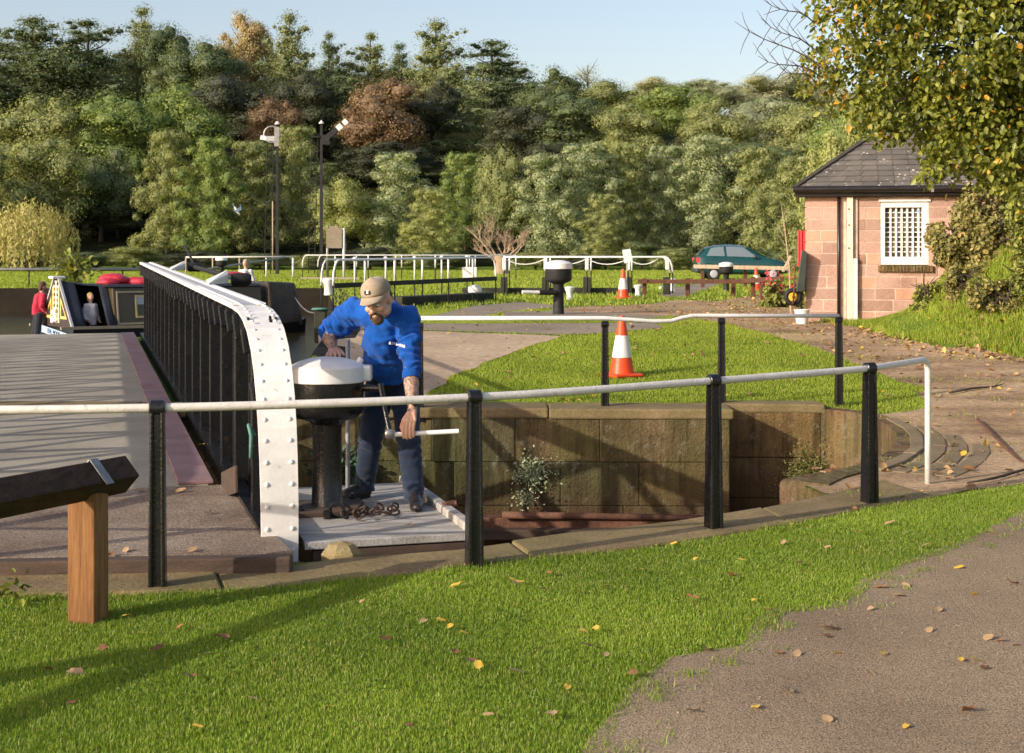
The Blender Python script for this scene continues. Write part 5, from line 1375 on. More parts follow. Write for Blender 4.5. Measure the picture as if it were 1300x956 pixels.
# ================================================================== vegetation
rng = np.random.default_rng(5)
def leaf_arrays(pos, nrm, size, aspect, rg, droop=None):
    """diamond leaves (4 verts) at pos with normals nrm"""
    n = len(pos)
    nrm = nrm / np.maximum(np.linalg.norm(nrm, axis=1, keepdims=True), 1e-6)
    rv = rg.normal(size=(n, 3))
    if droop is not None: rv = rv * .35 + np.array([0, 0, -1.0]) * droop
    t = rv - nrm * (rv * nrm).sum(1, keepdims=True); t /= np.maximum(np.linalg.norm(t, axis=1, keepdims=True), 1e-6)
    b = np.cross(nrm, t)
    s = (size * rg.uniform(.6, 1.3, n))[:, None]
    v = np.stack([pos - t * s * .5, pos + b * s * .5 * aspect + t * s * .08, pos + t * s * .5, pos - b * s * .5 * aspect + t * s * .08], 1)
    return v.reshape(-1, 3)
def quad_mesh(name, v, shade, mat, parent=None):
    n = len(v) // 4
    loops = np.arange(n * 4); starts = np.arange(n) * 4; tot = np.full(n, 4)
    return np_mesh(name, v, loops, starts, tot, mat, np.repeat(shade, 4), parent)
def lobe_cloud(lobes, n, size, rg, aspect=.75, out=.75, shell=(.72, 1.05), updir=.25, inner=.25):
    L = np.array(lobes); w_ = (L[:, 3] * L[:, 4] + L[:, 3] * L[:, 5] + L[:, 4] * L[:, 5]); w_ /= w_.sum()
    k = rg.choice(len(L), n, p=w_)
    u = rg.normal(size=(n, 3)); u /= np.linalg.norm(u, axis=1, keepdims=True)
    rad = rg.uniform(shell[0], shell[1], n); q = rg.random(n) < inner; rad[q] *= rg.random(q.sum()) ** .5
    p = L[k, :3] + u * L[k, 3:6] * rad[:, None]
    nr = u / L[k, 3:6] * L[k, 3:6].mean(1, keepdims=True)
    nr = nr * out + rg.normal(size=(n, 3)) * (1 - out) * 1.2 + np.array([0, 0, updir])
    lt = rg.random(len(L))
    sh = .55 * rg.random(n) + .45 * lt[k]
    return leaf_arrays(p, nr, size, aspect, rg), sh, p
def cores(lobes, rg, k=.80, seg=9, rings=6):  # masses added to block light and sky, toned dark like inner shade
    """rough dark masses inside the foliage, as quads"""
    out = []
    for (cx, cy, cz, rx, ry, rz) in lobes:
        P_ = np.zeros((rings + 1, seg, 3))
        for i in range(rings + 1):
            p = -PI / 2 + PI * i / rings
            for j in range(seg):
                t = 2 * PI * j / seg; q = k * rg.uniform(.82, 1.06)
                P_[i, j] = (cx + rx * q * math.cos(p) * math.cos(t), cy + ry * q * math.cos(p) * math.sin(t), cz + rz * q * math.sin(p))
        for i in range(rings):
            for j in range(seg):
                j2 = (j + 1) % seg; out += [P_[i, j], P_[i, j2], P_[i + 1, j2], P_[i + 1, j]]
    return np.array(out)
def oak_lobes(r_, nl=34, flat=1.0, top=.62, zc=.58, rz=.40):
    L = []
    for i in range(nl):
        th = r_.uniform(0, 2 * PI); ph = math.asin(r_.uniform(-.75, 1)); q = r_.uniform(.62, 1.0)
        r0 = r_.uniform(.085, .19)
        L.append((.40 * q * math.cos(ph) * math.cos(th), .40 * q * math.cos(ph) * math.sin(th), zc + rz * q * math.sin(ph), r0 * r_.uniform(.85, 1.3), r0 * r_.uniform(.85, 1.3), r0 * r_.uniform(.6, .95)))
    for i in range(6): L.append((r_.uniform(-.12, .12), r_.uniform(-.12, .12), zc + r_.uniform(-.2, .2), .2, .2, .18))
    return L
def alder_lobes(r_, nl=64, lo=.06, pw=1.0):
    L = []
    for i in range(nl):
        z = lo + (1 - lo) * (i + .5) / nl
        e = .46 * max(0.06, math.sin(PI * min(1, (.18 + .82 * (1 - (z - lo) / (1 - lo))) ** pw * .62))) 
        th = i * 2.4 + r_.uniform(-.7, .7); q = r_.uniform(.45, 1.02); r0 = r_.uniform(.06, .135)
        L.append((e * q * math.cos(th), e * q * math.sin(th), min(.94, z), r0 * r_.uniform(.8, 1.25), r0 * r_.uniform(.8, 1.25), r0 * r_.uniform(.40, .62)))
    for k in range(5): L.append((0, 0, lo + .12 + k * .15, .22 - .02 * k, .22 - .02 * k, .14))
    return L
def pine_lobes(r_, levels=10, lo=.3, wide=.45, flat=.3, cone=.5, droop=.0, per=4):
    """whorls of boughs, each a run of flattened clumps from trunk to tip"""
    L = []
    wind = r_.uniform(0, 6.28)
    for i in range(levels):
        f = i / (levels - 1); z = lo + (.95 - lo) * f + r_.uniform(-.035, .035)
        e = wide * max(.12, (1 - f ** 1.6) ** cone) * r_.uniform(.6, 1.2)
        th0 = r_.uniform(0, 6.28); m_ = r_.randint(per - 1, per + 1) if f < .85 else 3
        for k in range(m_):
            th = th0 + k * 6.28 / m_ + r_.uniform(-.7, .7); l = e * r_.uniform(.35, 1.15) * (1 + .25 * math.cos(th - wind)); dz = r_.uniform(-.035, .03)
            for q in (.25, .5, .75, 1.0):
                r0 = (.055 + .065 * (1 - f)) * r_.uniform(.7, 1.3) * (1.1 if .3 < q < .9 else .85)
                L.append((l * q * math.cos(th) + r_.uniform(-.02, .02), l * q * math.sin(th) + r_.uniform(-.02, .02), min(.98, z + (.04 - droop) * q * q * 1.2 + dz * q + r_.uniform(-.015, .015)), r0 * 1.15, r0 * 1.15, r0 * flat * r_.uniform(1.1, 1.9)))
    L.append((0, 0, .955, .05, .05, .04))
    return L
PROT = {}
def trunk_tubes(mb, h0, h1, r0, r1, r_, limbs=6, spread=.3, lean=.02):
    mb.tube([(0, 0, -.03), (lean, 0, h0 * .5), (lean * .4, lean, h0), (0, 0, h1)], [r0 * 1.25, r0, (r0 + r1) / 2, r1 * .5], 7)
    for i in range(limbs):
        z = h0 * .55 + (h1 - h0 * .6) * i / limbs * .8; th = r_.uniform(0, 6.28); l = spread * r_.uniform(.6, 1.1)
        a = Vector((0, 0, z)); d = Vector((math.cos(th), math.sin(th), r_.uniform(.35, .9)))
        mb.tube([a, a + d * l * .5, a + d * l + Vector((0, 0, .03))], [r1 * .7, r1 * .45, r1 * .12], 5)
def proto(kind, var):
    """crown and trunk meshes one metre wide and one metre tall"""
    key = (kind, var)
    if key in PROT: return PROT[key]
    r_ = random.Random(hash(kind) % 1 + var * 17 + len(kind)); rg = np.random.default_rng(100 + var * 7 + len(kind))
    tr = MB()
    if kind == 'oak': L = oak_lobes(r_); n, s, kw = 17000, .0205, dict(out=.88, shell=(.70, 1.14), inner=.05); trunk_tubes(tr, .3, .85, .028, .018, r_)
    elif kind == 'alder': L = alder_lobes(r_); n, s, kw = 18000, .0185, dict(aspect=.7, out=.88, shell=(.70, 1.16), inner=.05); trunk_tubes(tr, .2, .9, .022, .012, r_)
    elif kind == 'pine': L = pine_lobes(r_, 9, .14, .46, .55, .55); n, s, kw = 16000, .0215, dict(aspect=.45, updir=.5, out=.6, shell=(.4, 1.5), inner=.05); trunk_tubes(tr, .5, .96, .020, .012, r_, 5, .2)
    elif kind == 'scots': L = pine_lobes(r_, 7, .26, .48, .46, .26, 0, 5); n, s, kw = 16000, .0215, dict(aspect=.45, updir=.5, out=.6, shell=(.4, 1.5), inner=.05); trunk_tubes(tr, .55, .95, .022, .014, r_, 5, .26)
    elif kind == 'cedar': L = pine_lobes(r_, 11, .06, .50, .30, .62, .03, 5); n, s, kw = 17000, .0195, dict(aspect=.45, updir=.7, out=.6, shell=(.4, 1.45), inner=.05); trunk_tubes(tr, .3, .97, .03, .016, r_, 6, .25)
    elif kind == 'willow':
        L = None; tr.tube([(0, 0, -.03), (.02, 0, .3), (0, 0, .7)], [.045, .035, .01], 7)
        n = 9000; th = rg.uniform(0, 2 * PI, 420); rr = np.sqrt(rg.random(420)) * .40; zt = .98 - (rr / .40) ** 2 * .30 + rg.normal(0, .03, 420); ln = zt - rg.uniform(.02, .38, 420)
        k = rg.integers(0, 420, n); f = rg.random(n) ** .8
        out_ = rr[k] + .10 * np.sin(np.minimum(1, f * 1.5) * PI / 2) * (rr[k] / .4)
        p = np.stack([out_ * np.cos(th[k]), out_ * np.sin(th[k]), zt[k] - ln[k] * f], 1) + rg.normal(0, .008, (n, 3))
        nr = np.stack([np.cos(th[k]), np.sin(th[k]), np.full(n, .15)], 1) + rg.normal(0, .5, (n, 3))
        v = leaf_arrays(p, nr, .055, .22, rg, droop=1.0); sh = .5 * rg.random(n) + .5 * rg.random(420)[k]
        PROT[key] = (v, sh, tr); return PROT[key]
    elif kind == 'bush': L = oak_lobes(r_, 34, zc=.46, rz=.50); n, s, kw = 14000, .023, dict(out=.88, shell=(.70, 1.14), inner=.05); tr.tube([(0, 0, -.03), (0, 0, .4)], [.03, .01], 6)
    elif kind == 'sparse': L = oak_lobes(r_, 26); n, s, kw = 2300, .024, dict(inner=.5); trunk_tubes(tr, .3, .97, .024, .016, r_, 26, .34)
    v, sh, p = lobe_cloud(L, n, s, rg, **kw)
    if kind != 'sparse':
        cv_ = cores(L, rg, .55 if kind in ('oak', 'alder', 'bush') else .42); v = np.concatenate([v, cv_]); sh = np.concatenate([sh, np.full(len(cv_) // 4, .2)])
    zmax = np.percentile(v[:, 2], 99.8); v[:, 2] /= zmax
    wmax = np.percentile(np.abs(v[:, :2]), 99.0) * 2; v[:, :2] /= wmax
    PROT[key] = (v, sh, tr); return PROT[key]
PMESH = {}
bark = pmat('bark', [(0.3, (.035, .026, .018)), (0.7, (.085, .066, .048))], 6, .95, 30, .4, .5, .02)
LM = {  # leaf colours lightened to stand in for haze over distance
 'dkpine': leaf_mat('dark_pine_needles', (0.074, 0.115, 0.068), (0.183, 0.220, 0.099), 0.22, mid=.6),
 'pine': leaf_mat('pine_needles', (0.114, 0.166, 0.085), (0.321, 0.335, 0.137), 0.22, mid=.6),
 'cedar': leaf_mat('cedar_needles', (0.129, 0.196, 0.092), (0.358, 0.400, 0.187), 0.22, mid=.6),
 'dkoak': leaf_mat('dark_oak_leaves', (0.064, 0.101, 0.057), (0.164, 0.200, 0.075), 0.22, mid=.6),
 'oak': leaf_mat('green_oak_leaves', (0.099, 0.159, 0.057), (0.301, 0.369, 0.107), 0.34, mid=.6),
 'olive': leaf_mat('olive_leaves', (0.132, 0.166, 0.068), (0.383, 0.407, 0.163), 0.34, mid=.6),
 'sage': leaf_mat('grey_green_leaves', (0.150, 0.196, 0.104), (0.456, 0.501, 0.282), 0.34, mid=.6),
 'yellow': leaf_mat('yellow_green_leaves', (0.152, 0.188, 0.074), (0.439, 0.458, 0.164), 0.34, mid=.6),
 'autumn': leaf_mat('orange_brown_leaves', (0.223, 0.144, 0.071), (0.477, 0.407, 0.189), 0.22, mid=.6),
 'brown': leaf_mat('copper_brown_leaves', (0.121, 0.089, 0.057), (0.325, 0.215, 0.109), 0.22, mid=.6),
 'willow': leaf_mat('willow_leaves', (0.248, 0.206, 0.067), (0.530, 0.483, 0.186), 0.22, mid=.6),
 'dark': leaf_mat('shade_toned_leaves', (0.039, 0.049, 0.039), (0.102, 0.115, 0.057), 0.22, mid=.6),  # shade low in the wood is put into this dark tone
 'haze': leaf_mat('distant_leaves', (0.200, 0.250, 0.153), (0.444, 0.460, 0.306), 0.34, mid=.6),  # ridge haze is mixed into these two leaf colours
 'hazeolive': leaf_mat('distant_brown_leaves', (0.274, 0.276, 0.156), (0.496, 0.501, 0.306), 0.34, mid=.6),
}
def tree(px, top, w, d, kind, mat, label, group=None, name='tree', var=0, cat='tree', base=None, rz=None):
    q = gxy(px, d); z0 = q.z if base is None else base
    h = CAMZ + (HY - top) * d / FPX - z0; wd = w * d / FPX
    t = thing(name, label, cat, (q.x, q.y, z0 - .05), rnd.uniform(0, 6.28) if rz is None else rz, group)
    t.scale = (wd, wd, h)
    key = (kind, var)
    if key not in PMESH:
        v, sh, tr = proto(kind, var)
        a = quad_mesh('crown', v, sh, LM[mat], t); b_ = tr.build('trunk', bark, t, smooth=60, world=False)
        PMESH[key] = (a.data, b_.data)
        a.material_slots[0].link = 'OBJECT'; a.material_slots[0].material = LM[mat]
    else:
        a = bpy.data.objects.new('crown', PMESH[key][0]); C.objects.link(a); a.parent = t
        a.material_slots[0].link = 'OBJECT'; a.material_slots[0].material = LM[mat]
        b_ = bpy.data.objects.new('trunk', PMESH[key][1]); C.objects.link(b_); b_.parent = t
    return t
T = [
 # ---- skyline, from left to right
 (-6, 36, 108, 168, 'scots', 'dkpine', 'dark flat topped pine cut by the left edge of the skyline', 'pine_tree', 0),
 (42, 22, 156, 165, 'scots', 'dkpine', 'broad dark flat topped pine at the left of the skyline', 'pine_tree', 1),
 (112, 26, 148, 166, 'scots', 'dkpine', 'dark ragged pine right of the broad flat topped pine', 'pine_tree', 2),
 (180, 8, 96, 172, 'pine', 'pine', 'tall pale pointed pine rising above the left skyline', 'pine_tree', 0),
 (222, 28, 86, 166, 'oak', 'dkoak', 'olive topped oak just right of the pale pointed pine', 'oak_tree', 0),
 (268, 50, 110, 160, 'oak', 'dkoak', 'wide dark oak on the skyline left of the orange beech', 'oak_tree', 1),
 (316, 17, 84, 176, 'oak', 'autumn', 'orange autumn beech on the skyline', 'beech_tree', 2),
 (368, 16, 112, 165, 'pine', 'pine', 'tall green pine just right of the orange beech', 'pine_tree', 1),
 (418, 41, 70, 172, 'pine', 'dkpine', 'small dark pine between two taller pines on the skyline', 'pine_tree', 2),
 (470, 42, 98, 172, 'scots', 'pine', 'round headed pale green pine above the copper beech', 'pine_tree', 0),
 (507, 55, 70, 170, 'pine', 'dkpine', 'narrow dark pine left of the tallest central pine', 'pine_tree', 0),
 (553, 26, 136, 162, 'pine', 'pine', 'tallest central pine with broad spreading boughs', 'pine_tree', 1),
 (624, 51, 140, 168, 'scots', 'dkpine', 'wide dark topped pine behind the layered cedar', 'pine_tree', 2),
 (613, 80, 112, 150, 'cedar', 'cedar', 'pale layered cedar with tiered flat boughs', 'cedar_tree', 0),
 (694, 87, 106, 152, 'oak', 'dkoak', 'rounded dark green oak right of the layered cedar', 'oak_tree', 2),
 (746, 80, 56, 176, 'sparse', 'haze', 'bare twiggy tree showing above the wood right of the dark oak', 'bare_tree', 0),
 (782, 100, 96, 160, 'oak', 'olive', 'olive brown oak right of the bare twiggy tree', 'oak_tree', 0),
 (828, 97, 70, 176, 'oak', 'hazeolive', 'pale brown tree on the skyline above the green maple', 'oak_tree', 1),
 (858, 106, 104, 150, 'oak', 'oak', 'full green maple in the middle of the right hand wood', 'maple_tree', 1),
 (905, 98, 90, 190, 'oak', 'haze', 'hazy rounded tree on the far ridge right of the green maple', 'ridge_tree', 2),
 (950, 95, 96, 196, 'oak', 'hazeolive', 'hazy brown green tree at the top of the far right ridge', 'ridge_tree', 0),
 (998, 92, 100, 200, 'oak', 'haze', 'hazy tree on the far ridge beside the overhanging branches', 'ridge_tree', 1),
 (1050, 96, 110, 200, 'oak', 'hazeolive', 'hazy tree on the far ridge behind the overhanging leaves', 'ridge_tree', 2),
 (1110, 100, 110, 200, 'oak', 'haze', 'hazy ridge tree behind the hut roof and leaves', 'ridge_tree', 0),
 # ---- middle of the slope
 (-10, 128, 110, 130, 'oak', 'olive', 'olive brown oak at the left edge of the mid slope', 'oak_tree', 2),
 (48, 118, 120, 128, 'oak', 'olive', 'broad olive oak below the flat topped pine', 'oak_tree', 1),
 (152, 118, 122, 130, 'oak', 'oak', 'rounded bright green oak on the left mid slope', 'oak_tree', 0),
 (238, 103, 118, 134, 'oak', 'oak', 'yellow green oak right of the rounded bright green oak', 'oak_tree', 2),
 (300, 92, 120, 145, 'oak', 'dark', 'dark shaded tree below the orange beech', 'oak_tree', 0),
 (347, 122, 74, 140, 'oak', 'brown', 'brown leaved tree behind the left signal mast', 'beech_tree', 1),
 (392, 90, 90, 148, 'oak', 'dark', 'dark tree mass behind the two signal masts', 'oak_tree', 1),
 (430, 96, 140, 150, 'pine', 'dkpine', 'dark pine right of the black signal mast', 'pine_tree', 2),
 (484, 94, 112, 142, 'oak', 'brown', 'copper beech with brown foliage right of the black signal mast', 'beech_tree', 0),
 (548, 100, 92, 148, 'oak', 'dark', 'dark tree below the tallest central pine', 'oak_tree', 2),
 (660, 132, 90, 142, 'oak', 'dark', 'dark tree in shade under the cedar boughs', 'oak_tree', 1),
 (722, 118, 110, 142, 'oak', 'dkoak', 'dark green tree low behind the grey green alders', 'oak_tree', 0),
 (800, 128, 96, 138, 'oak', 'olive', 'olive tree in the middle slope left of the green maple', 'oak_tree', 1),
 (905, 122, 100, 140, 'oak', 'olive', 'olive oak on the right mid slope', 'oak_tree', 2),
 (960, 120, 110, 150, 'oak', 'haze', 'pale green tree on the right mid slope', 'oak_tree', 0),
 (1010, 128, 100, 140, 'oak', 'olive', 'olive tree on the right mid slope above the hut corner', 'oak_tree', 1),
 (1075, 120, 120, 130, 'oak', 'oak', 'green tree behind the hut roof', 'oak_tree', 2),
 # ---- beyond the edges of the picture
 (-150, 40, 200, 160, 'oak', 'dkoak', 'dark oak beyond the left edge of the skyline', 'oak_tree', 1),
 (-110, 140, 170, 125, 'oak', 'olive', 'olive oak beyond the left edge of the mid slope', 'oak_tree', 0),
 (-250, 90, 220, 140, 'oak', 'oak', 'green oak well beyond the left edge of the picture', 'oak_tree', 2),
 (-130, 200, 150, 104, 'alder', 'olive', 'olive alder beyond the left edge of the far bank', 'alder_tree', 0),
 (1420, 90, 240, 120, 'oak', 'olive', 'olive oak beyond the right edge behind the hut', 'oak_tree', 1),
 # ---- front row at the foot of the wood
 (-20, 178, 100, 104, 'alder', 'olive', 'olive alder at the far left behind the willow', 'alder_tree', 1),
 (58, 172, 116, 108, 'oak', 'olive', 'dusty olive tree directly behind the weeping willow', 'alder_tree', 1),
 (128, 186, 110, 112, 'oak', 'dkoak', 'dark green tree right of the weeping willow', 'alder_tree', 2),
 (38, 250, 122, 84, 'willow', 'willow', 'yellow green weeping willow at the left edge', 'willow_tree', 0),
 (212, 163, 84, 106, 'alder', 'olive', 'tall olive alder left of the signal masts with a feathery top', 'alder_tree', 0),
 (268, 172, 88, 104, 'alder', 'oak', 'green alder second to the left of the grey signal mast', 'alder_tree', 1),
 (318, 178, 84, 106, 'alder', 'olive', 'olive alder just left of the grey signal mast', 'alder_tree', 2),
 (376, 158, 86, 108, 'alder', 'olive', 'olive alder between the two signal masts', 'alder_tree', 1),
 (440, 223, 82, 98, 'oak', 'yellow', 'yellow green rounded tree right of the black signal mast', 'field_maple', 1),
 (504, 192, 98, 100, 'alder', 'sage', 'pale green poplar like tree above the man', 'alder_tree', 2),
 (545, 238, 78, 96, 'alder', 'yellow', 'short yellow green tree in front of the pale poplar like tree', 'alder_tree', 0),
 (590, 192, 84, 108, 'alder', 'oak', 'yellowish green tree behind the pollarded tree to its left', 'alder_tree', 1),
 (634, 182, 72, 102, 'oak', 'olive', 'dense rounded olive tree above the bare pollard', 'alder_tree', 0),
 (692, 192, 92, 99, 'alder', 'sage', 'grey green alder right of the bare pollard', 'alder_tree', 0),
 (742, 180, 96, 102, 'alder', 'sage', 'tall grey green alder with feathered tops in the centre right', 'alder_tree', 2),
 (768, 244, 74, 94, 'alder', 'olive', 'low olive tree in front of the tall grey green alder', 'alder_tree', 1),
 (796, 178, 76, 104, 'alder', 'olive', 'brownish alder right of the tall grey green alder', 'alder_tree', 0),
 (848, 182, 96, 106, 'alder', 'sage', 'grey green alder below the green maple', 'alder_tree', 1),
 (905, 170, 104, 104, 'alder', 'sage', 'broad grey green alder behind the parked car', 'alder_tree', 2),
 (966, 184, 96, 102, 'alder', 'olive', 'olive alder between the parked car and the hut', 'alder_tree', 0),
 (1014, 196, 84, 92, 'alder', 'olive', 'olive alder close behind the left corner of the hut', 'alder_tree', 2),
 (1060, 190, 96, 96, 'alder', 'oak', 'green alder hidden behind the hut', 'alder_tree', 1),
]
for i, (px, top, w_, d, kind, mat, label, name, var) in enumerate(T):
    tree(px, top, w_, d, kind, mat, label, None, name, var)
for i, (px, top, w_) in enumerate([(-10, 82, 90), (30, 74, 90), (75, 70, 100), (125, 66, 100), (160, 62, 90), (200, 66, 90), (345, 80, 90), (400, 78, 90), (445, 84, 90), (500, 88, 90), (540, 86, 90), (585, 92, 80), (650, 100, 80), (735, 108, 80), (800, 112, 80), (760, 116, 80)]):
    tree(px, top + 6, w_ * 1.2, 188 - (i % 3), 'bush', ['dkoak', 'dark', 'dkpine'][i % 3] if px < 660 else 'olive', 'dark tree filling the skyline between the named trees', 'dark trees filling the skyline', 'skyline_tree', i % 2)
# dark understorey trees between the rows, nothing tells them apart
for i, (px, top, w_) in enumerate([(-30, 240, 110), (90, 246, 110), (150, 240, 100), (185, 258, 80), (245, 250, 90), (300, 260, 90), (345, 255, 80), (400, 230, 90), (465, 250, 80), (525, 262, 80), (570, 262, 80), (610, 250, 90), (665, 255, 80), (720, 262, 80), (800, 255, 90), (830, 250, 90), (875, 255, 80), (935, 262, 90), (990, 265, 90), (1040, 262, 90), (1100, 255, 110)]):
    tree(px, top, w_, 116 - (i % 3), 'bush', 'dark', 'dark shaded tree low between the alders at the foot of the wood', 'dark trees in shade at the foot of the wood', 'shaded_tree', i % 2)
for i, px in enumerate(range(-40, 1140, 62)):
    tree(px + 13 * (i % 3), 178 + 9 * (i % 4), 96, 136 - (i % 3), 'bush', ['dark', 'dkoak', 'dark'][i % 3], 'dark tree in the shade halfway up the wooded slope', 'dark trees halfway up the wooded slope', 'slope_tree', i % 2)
tree(1290, 122, 150, 60, 'oak', 'oak', 'green tree behind the right edge of the hut', None, 'oak_tree', 1)
tree(1225, 150, 120, 84, 'oak', 'olive', 'olive tree showing between hut roof and overhanging leaves', None, 'oak_tree', 0)
BUSH = [(20, 316, 90, 92), (100, 318, 80, 93), (170, 312, 80, 94), (250, 318, 80, 94), (330, 320, 70, 94), (395, 322, 60, 94), (470, 312, 80, 92), (560, 318, 70, 92), (680, 318, 70, 92), (745, 322, 70, 92), (815, 305, 60, 92), (855, 312, 60, 90), (905, 318, 60, 90), (975, 315, 60, 86), (1020, 312, 60, 84)]
for i, (px, top, w_, d) in enumerate(BUSH):
    tree(px, top, w_, d, 'bush', ['dark', 'dkoak', 'olive'][i % 3], 'low bush along the field edge below the alders', 'low bushes at the foot of the wood', 'bush', i % 2, 'bush')
# pale pollard with bare limbs
q = gxy(636, 76); t = thing('pollard_tree', 'bare pale pollarded tree with twisted limbs behind the lock gates', 'tree', q)
pale = pmat('pale_bark', [(0.3, (.26, .185, .12)), (0.7, (.45, .34, .23))], 6, .9, 30, .3, .4, .02)
mb = MB(); r_ = random.Random(12); hT = CAMZ + (HY - 262) * 76 / FPX - q.z
def limb(a, d, l, r, depth):
    pts = [a]; p = a.copy(); dd = d.copy()
    for k in range(4):
        dd = (dd + Vector((r_.uniform(-.3, .3), r_.uniform(-.2, .2), r_.uniform(-.12, .22)))).normalized(); p = p + dd * l / 4; pts.append(p.copy())
    mb.tube(pts, [r, r * .85, r * .7, r * .55, r * .3], 6)
    if depth:
        for k in range(4 if depth > 1 else 5):
            b_ = pts[r_.choice([1, 2, 3, 4])]; limb(b_, (dd + Vector((r_.uniform(-1, 1), r_.uniform(-.4, .4), r_.uniform(-.3, .7)))).normalized(), l * r_.uniform(.45, .75), r * .5, depth - 1)
mb.tube([q, q + Vector((.05, 0, .7)), q + Vector((-.02, 0, 1.1))], [.42, .32, .36], 9)
for dx, l in ((-.75, 2.2), (-.35, 2.4), (.15, 2.0), (.42, 2.5), (.8, 2.0), (1.2, 1.8), (-1.1, 1.8)):
    limb(q + Vector((dx * .25, 0, .7)), Vector((dx, r_.uniform(-.3, .3), 1.0)).normalized(), l * .58, .085, 3)
mb.build('limbs', pale, t, smooth=60)
# ---- the tree overhanging from the right
t = thing('overhanging_tree', 'large tree with yellowing leaves overhanging the hut from the right', 'tree', (7.3, 14.2, ground(7.3, 14.2)))
tb = MB(); r_ = random.Random(5)
base = Vector((7.3, 14.2, ground(7.3, 14.2) - .1))
tb.tube([base, base + Vector((-.05, .02, .9)), base + Vector((.0, 0, 2.2)), base + Vector((.15, .05, 4.2)), base + Vector((.1, 0, 6.5))], [.26, .2, .17, .13, .05], 12)
tips = []
def bough(a, b_, r, n=5):
    a, b_ = Vector(a), Vector(b_); pts = []
    for k in range(n + 1):
        f = k / n; p = a.lerp(b_, f) + Vector((0, 0, .25 * math.sin(PI * f))) + Vector((r_.uniform(-.06, .06), r_.uniform(-.06, .06), r_.uniform(-.05, .05))) * (1 if 0 < k < n else 0)
        pts.append(p)
    tb.tube(pts, [r * (1 - .85 * k / n) for k in range(n + 1)], 6)
    for k in range(1, n + 1):
        for j in range(5):
            d = ((b_ - a).normalized() * r_.uniform(.2, 1) + Vector((r_.uniform(-.8, .8), r_.uniform(-.9, .9), r_.uniform(-.7, .5)))).normalized()
            l = r_.uniform(.35, .85); q = pts[k] + d * l
            tb.tube([pts[k], pts[k].lerp(q, .5) + Vector((0, 0, .02)), q], [.012, .008, .003], 4); tips.append((pts[k], q))
c = base
for dst in [(3.3, 12.6, 4.9), (3.3, 12.8, 4.2), (3.5, 12.8, 3.6), (3.9, 12.6, 3.2), (4.5, 12.8, 2.95), (4.9, 12.4, 3.0), (5.6, 12.6, 2.9), (4.1, 13.3, 4.6), (4.2, 12.0, 4.0), (5.2, 11.8, 3.9), (5.8, 13.0, 4.6), (4.6, 13.2, 5.4), (6.2, 12.2, 3.1), (6.4, 12.0, 4.4), (5.3, 14.3, 4.2), (6.7, 11.8, 3.7), (4.6, 12.2, 5.0), (5.6, 12.2, 5.3), (7.4, 12.0, 4.6), (8.2, 13, 5), (7.6, 15.8, 5.4), (6.2, 15.0, 5.6), (3.6, 12.2, 5.4)]:
    z = min(5.6, max(2.3, dst[2] - .6)); bough(c + Vector((0, 0, z - c.z)), dst, .05)
tb.build('trunk', bark, t, smooth=60)
# leaves hang along the twigs and in clumps around them
def ovate(pos, nrm, tan, size, rg, curl=.12):
    """ovate leaf, six vertices folded on the midrib"""
    n = len(pos); nrm = nrm / np.linalg.norm(nrm, axis=1, keepdims=True)
    tan = tan - nrm * (tan * nrm).sum(1, keepdims=True); tan /= np.maximum(1e-6, np.linalg.norm(tan, axis=1, keepdims=True)); b = np.cross(nrm, tan); s = size[:, None]
    v = np.stack([pos, pos + tan * s * .28 + b * s * .30 + nrm * s * curl, pos + tan * s * .68 + b * s * .27 + nrm * s * curl * .6, pos + tan * s - nrm * s * curl * .8,
                  pos + tan * s * .68 - b * s * .27 + nrm * s * curl * .6, pos + tan * s * .28 - b * s * .30 + nrm * s * curl], 1).reshape(-1, 3)
    o = np.arange(n)[:, None] * 6
    f = np.concatenate([o + np.array([[0, 1, 2, 3]]), o + np.array([[0, 3, 4, 5]])], 1).reshape(-1)
    return v, f
def ovate_obj(name, pos, nrm, tan, size, shade, mat, parent, rg):
    v, f = ovate(pos, nrm, tan, size, rg)
    if parent is not None:
        inv = np.array(loc_of(parent).inverted()); v = v @ inv[:3, :3].T + inv[:3, 3]
    n = len(pos) * 2
    return np_mesh(name, v, f, np.arange(n) * 4, np.full(n, 4), mat, np.repeat(shade, 6), parent)
rg = np.random.default_rng(77)
A = np.array([list(a) for a, b_ in tips]); B_ = np.array([list(b_) for a, b_ in tips])
n = 15000; k = rg.integers(0, len(A), n); f = rg.uniform(.1, 1.08, n)[:, None]
pos = A[k] * (1 - f) + B_[k] * f + rg.normal(0, .075, (n, 3)) - np.array([0, 0, .03])
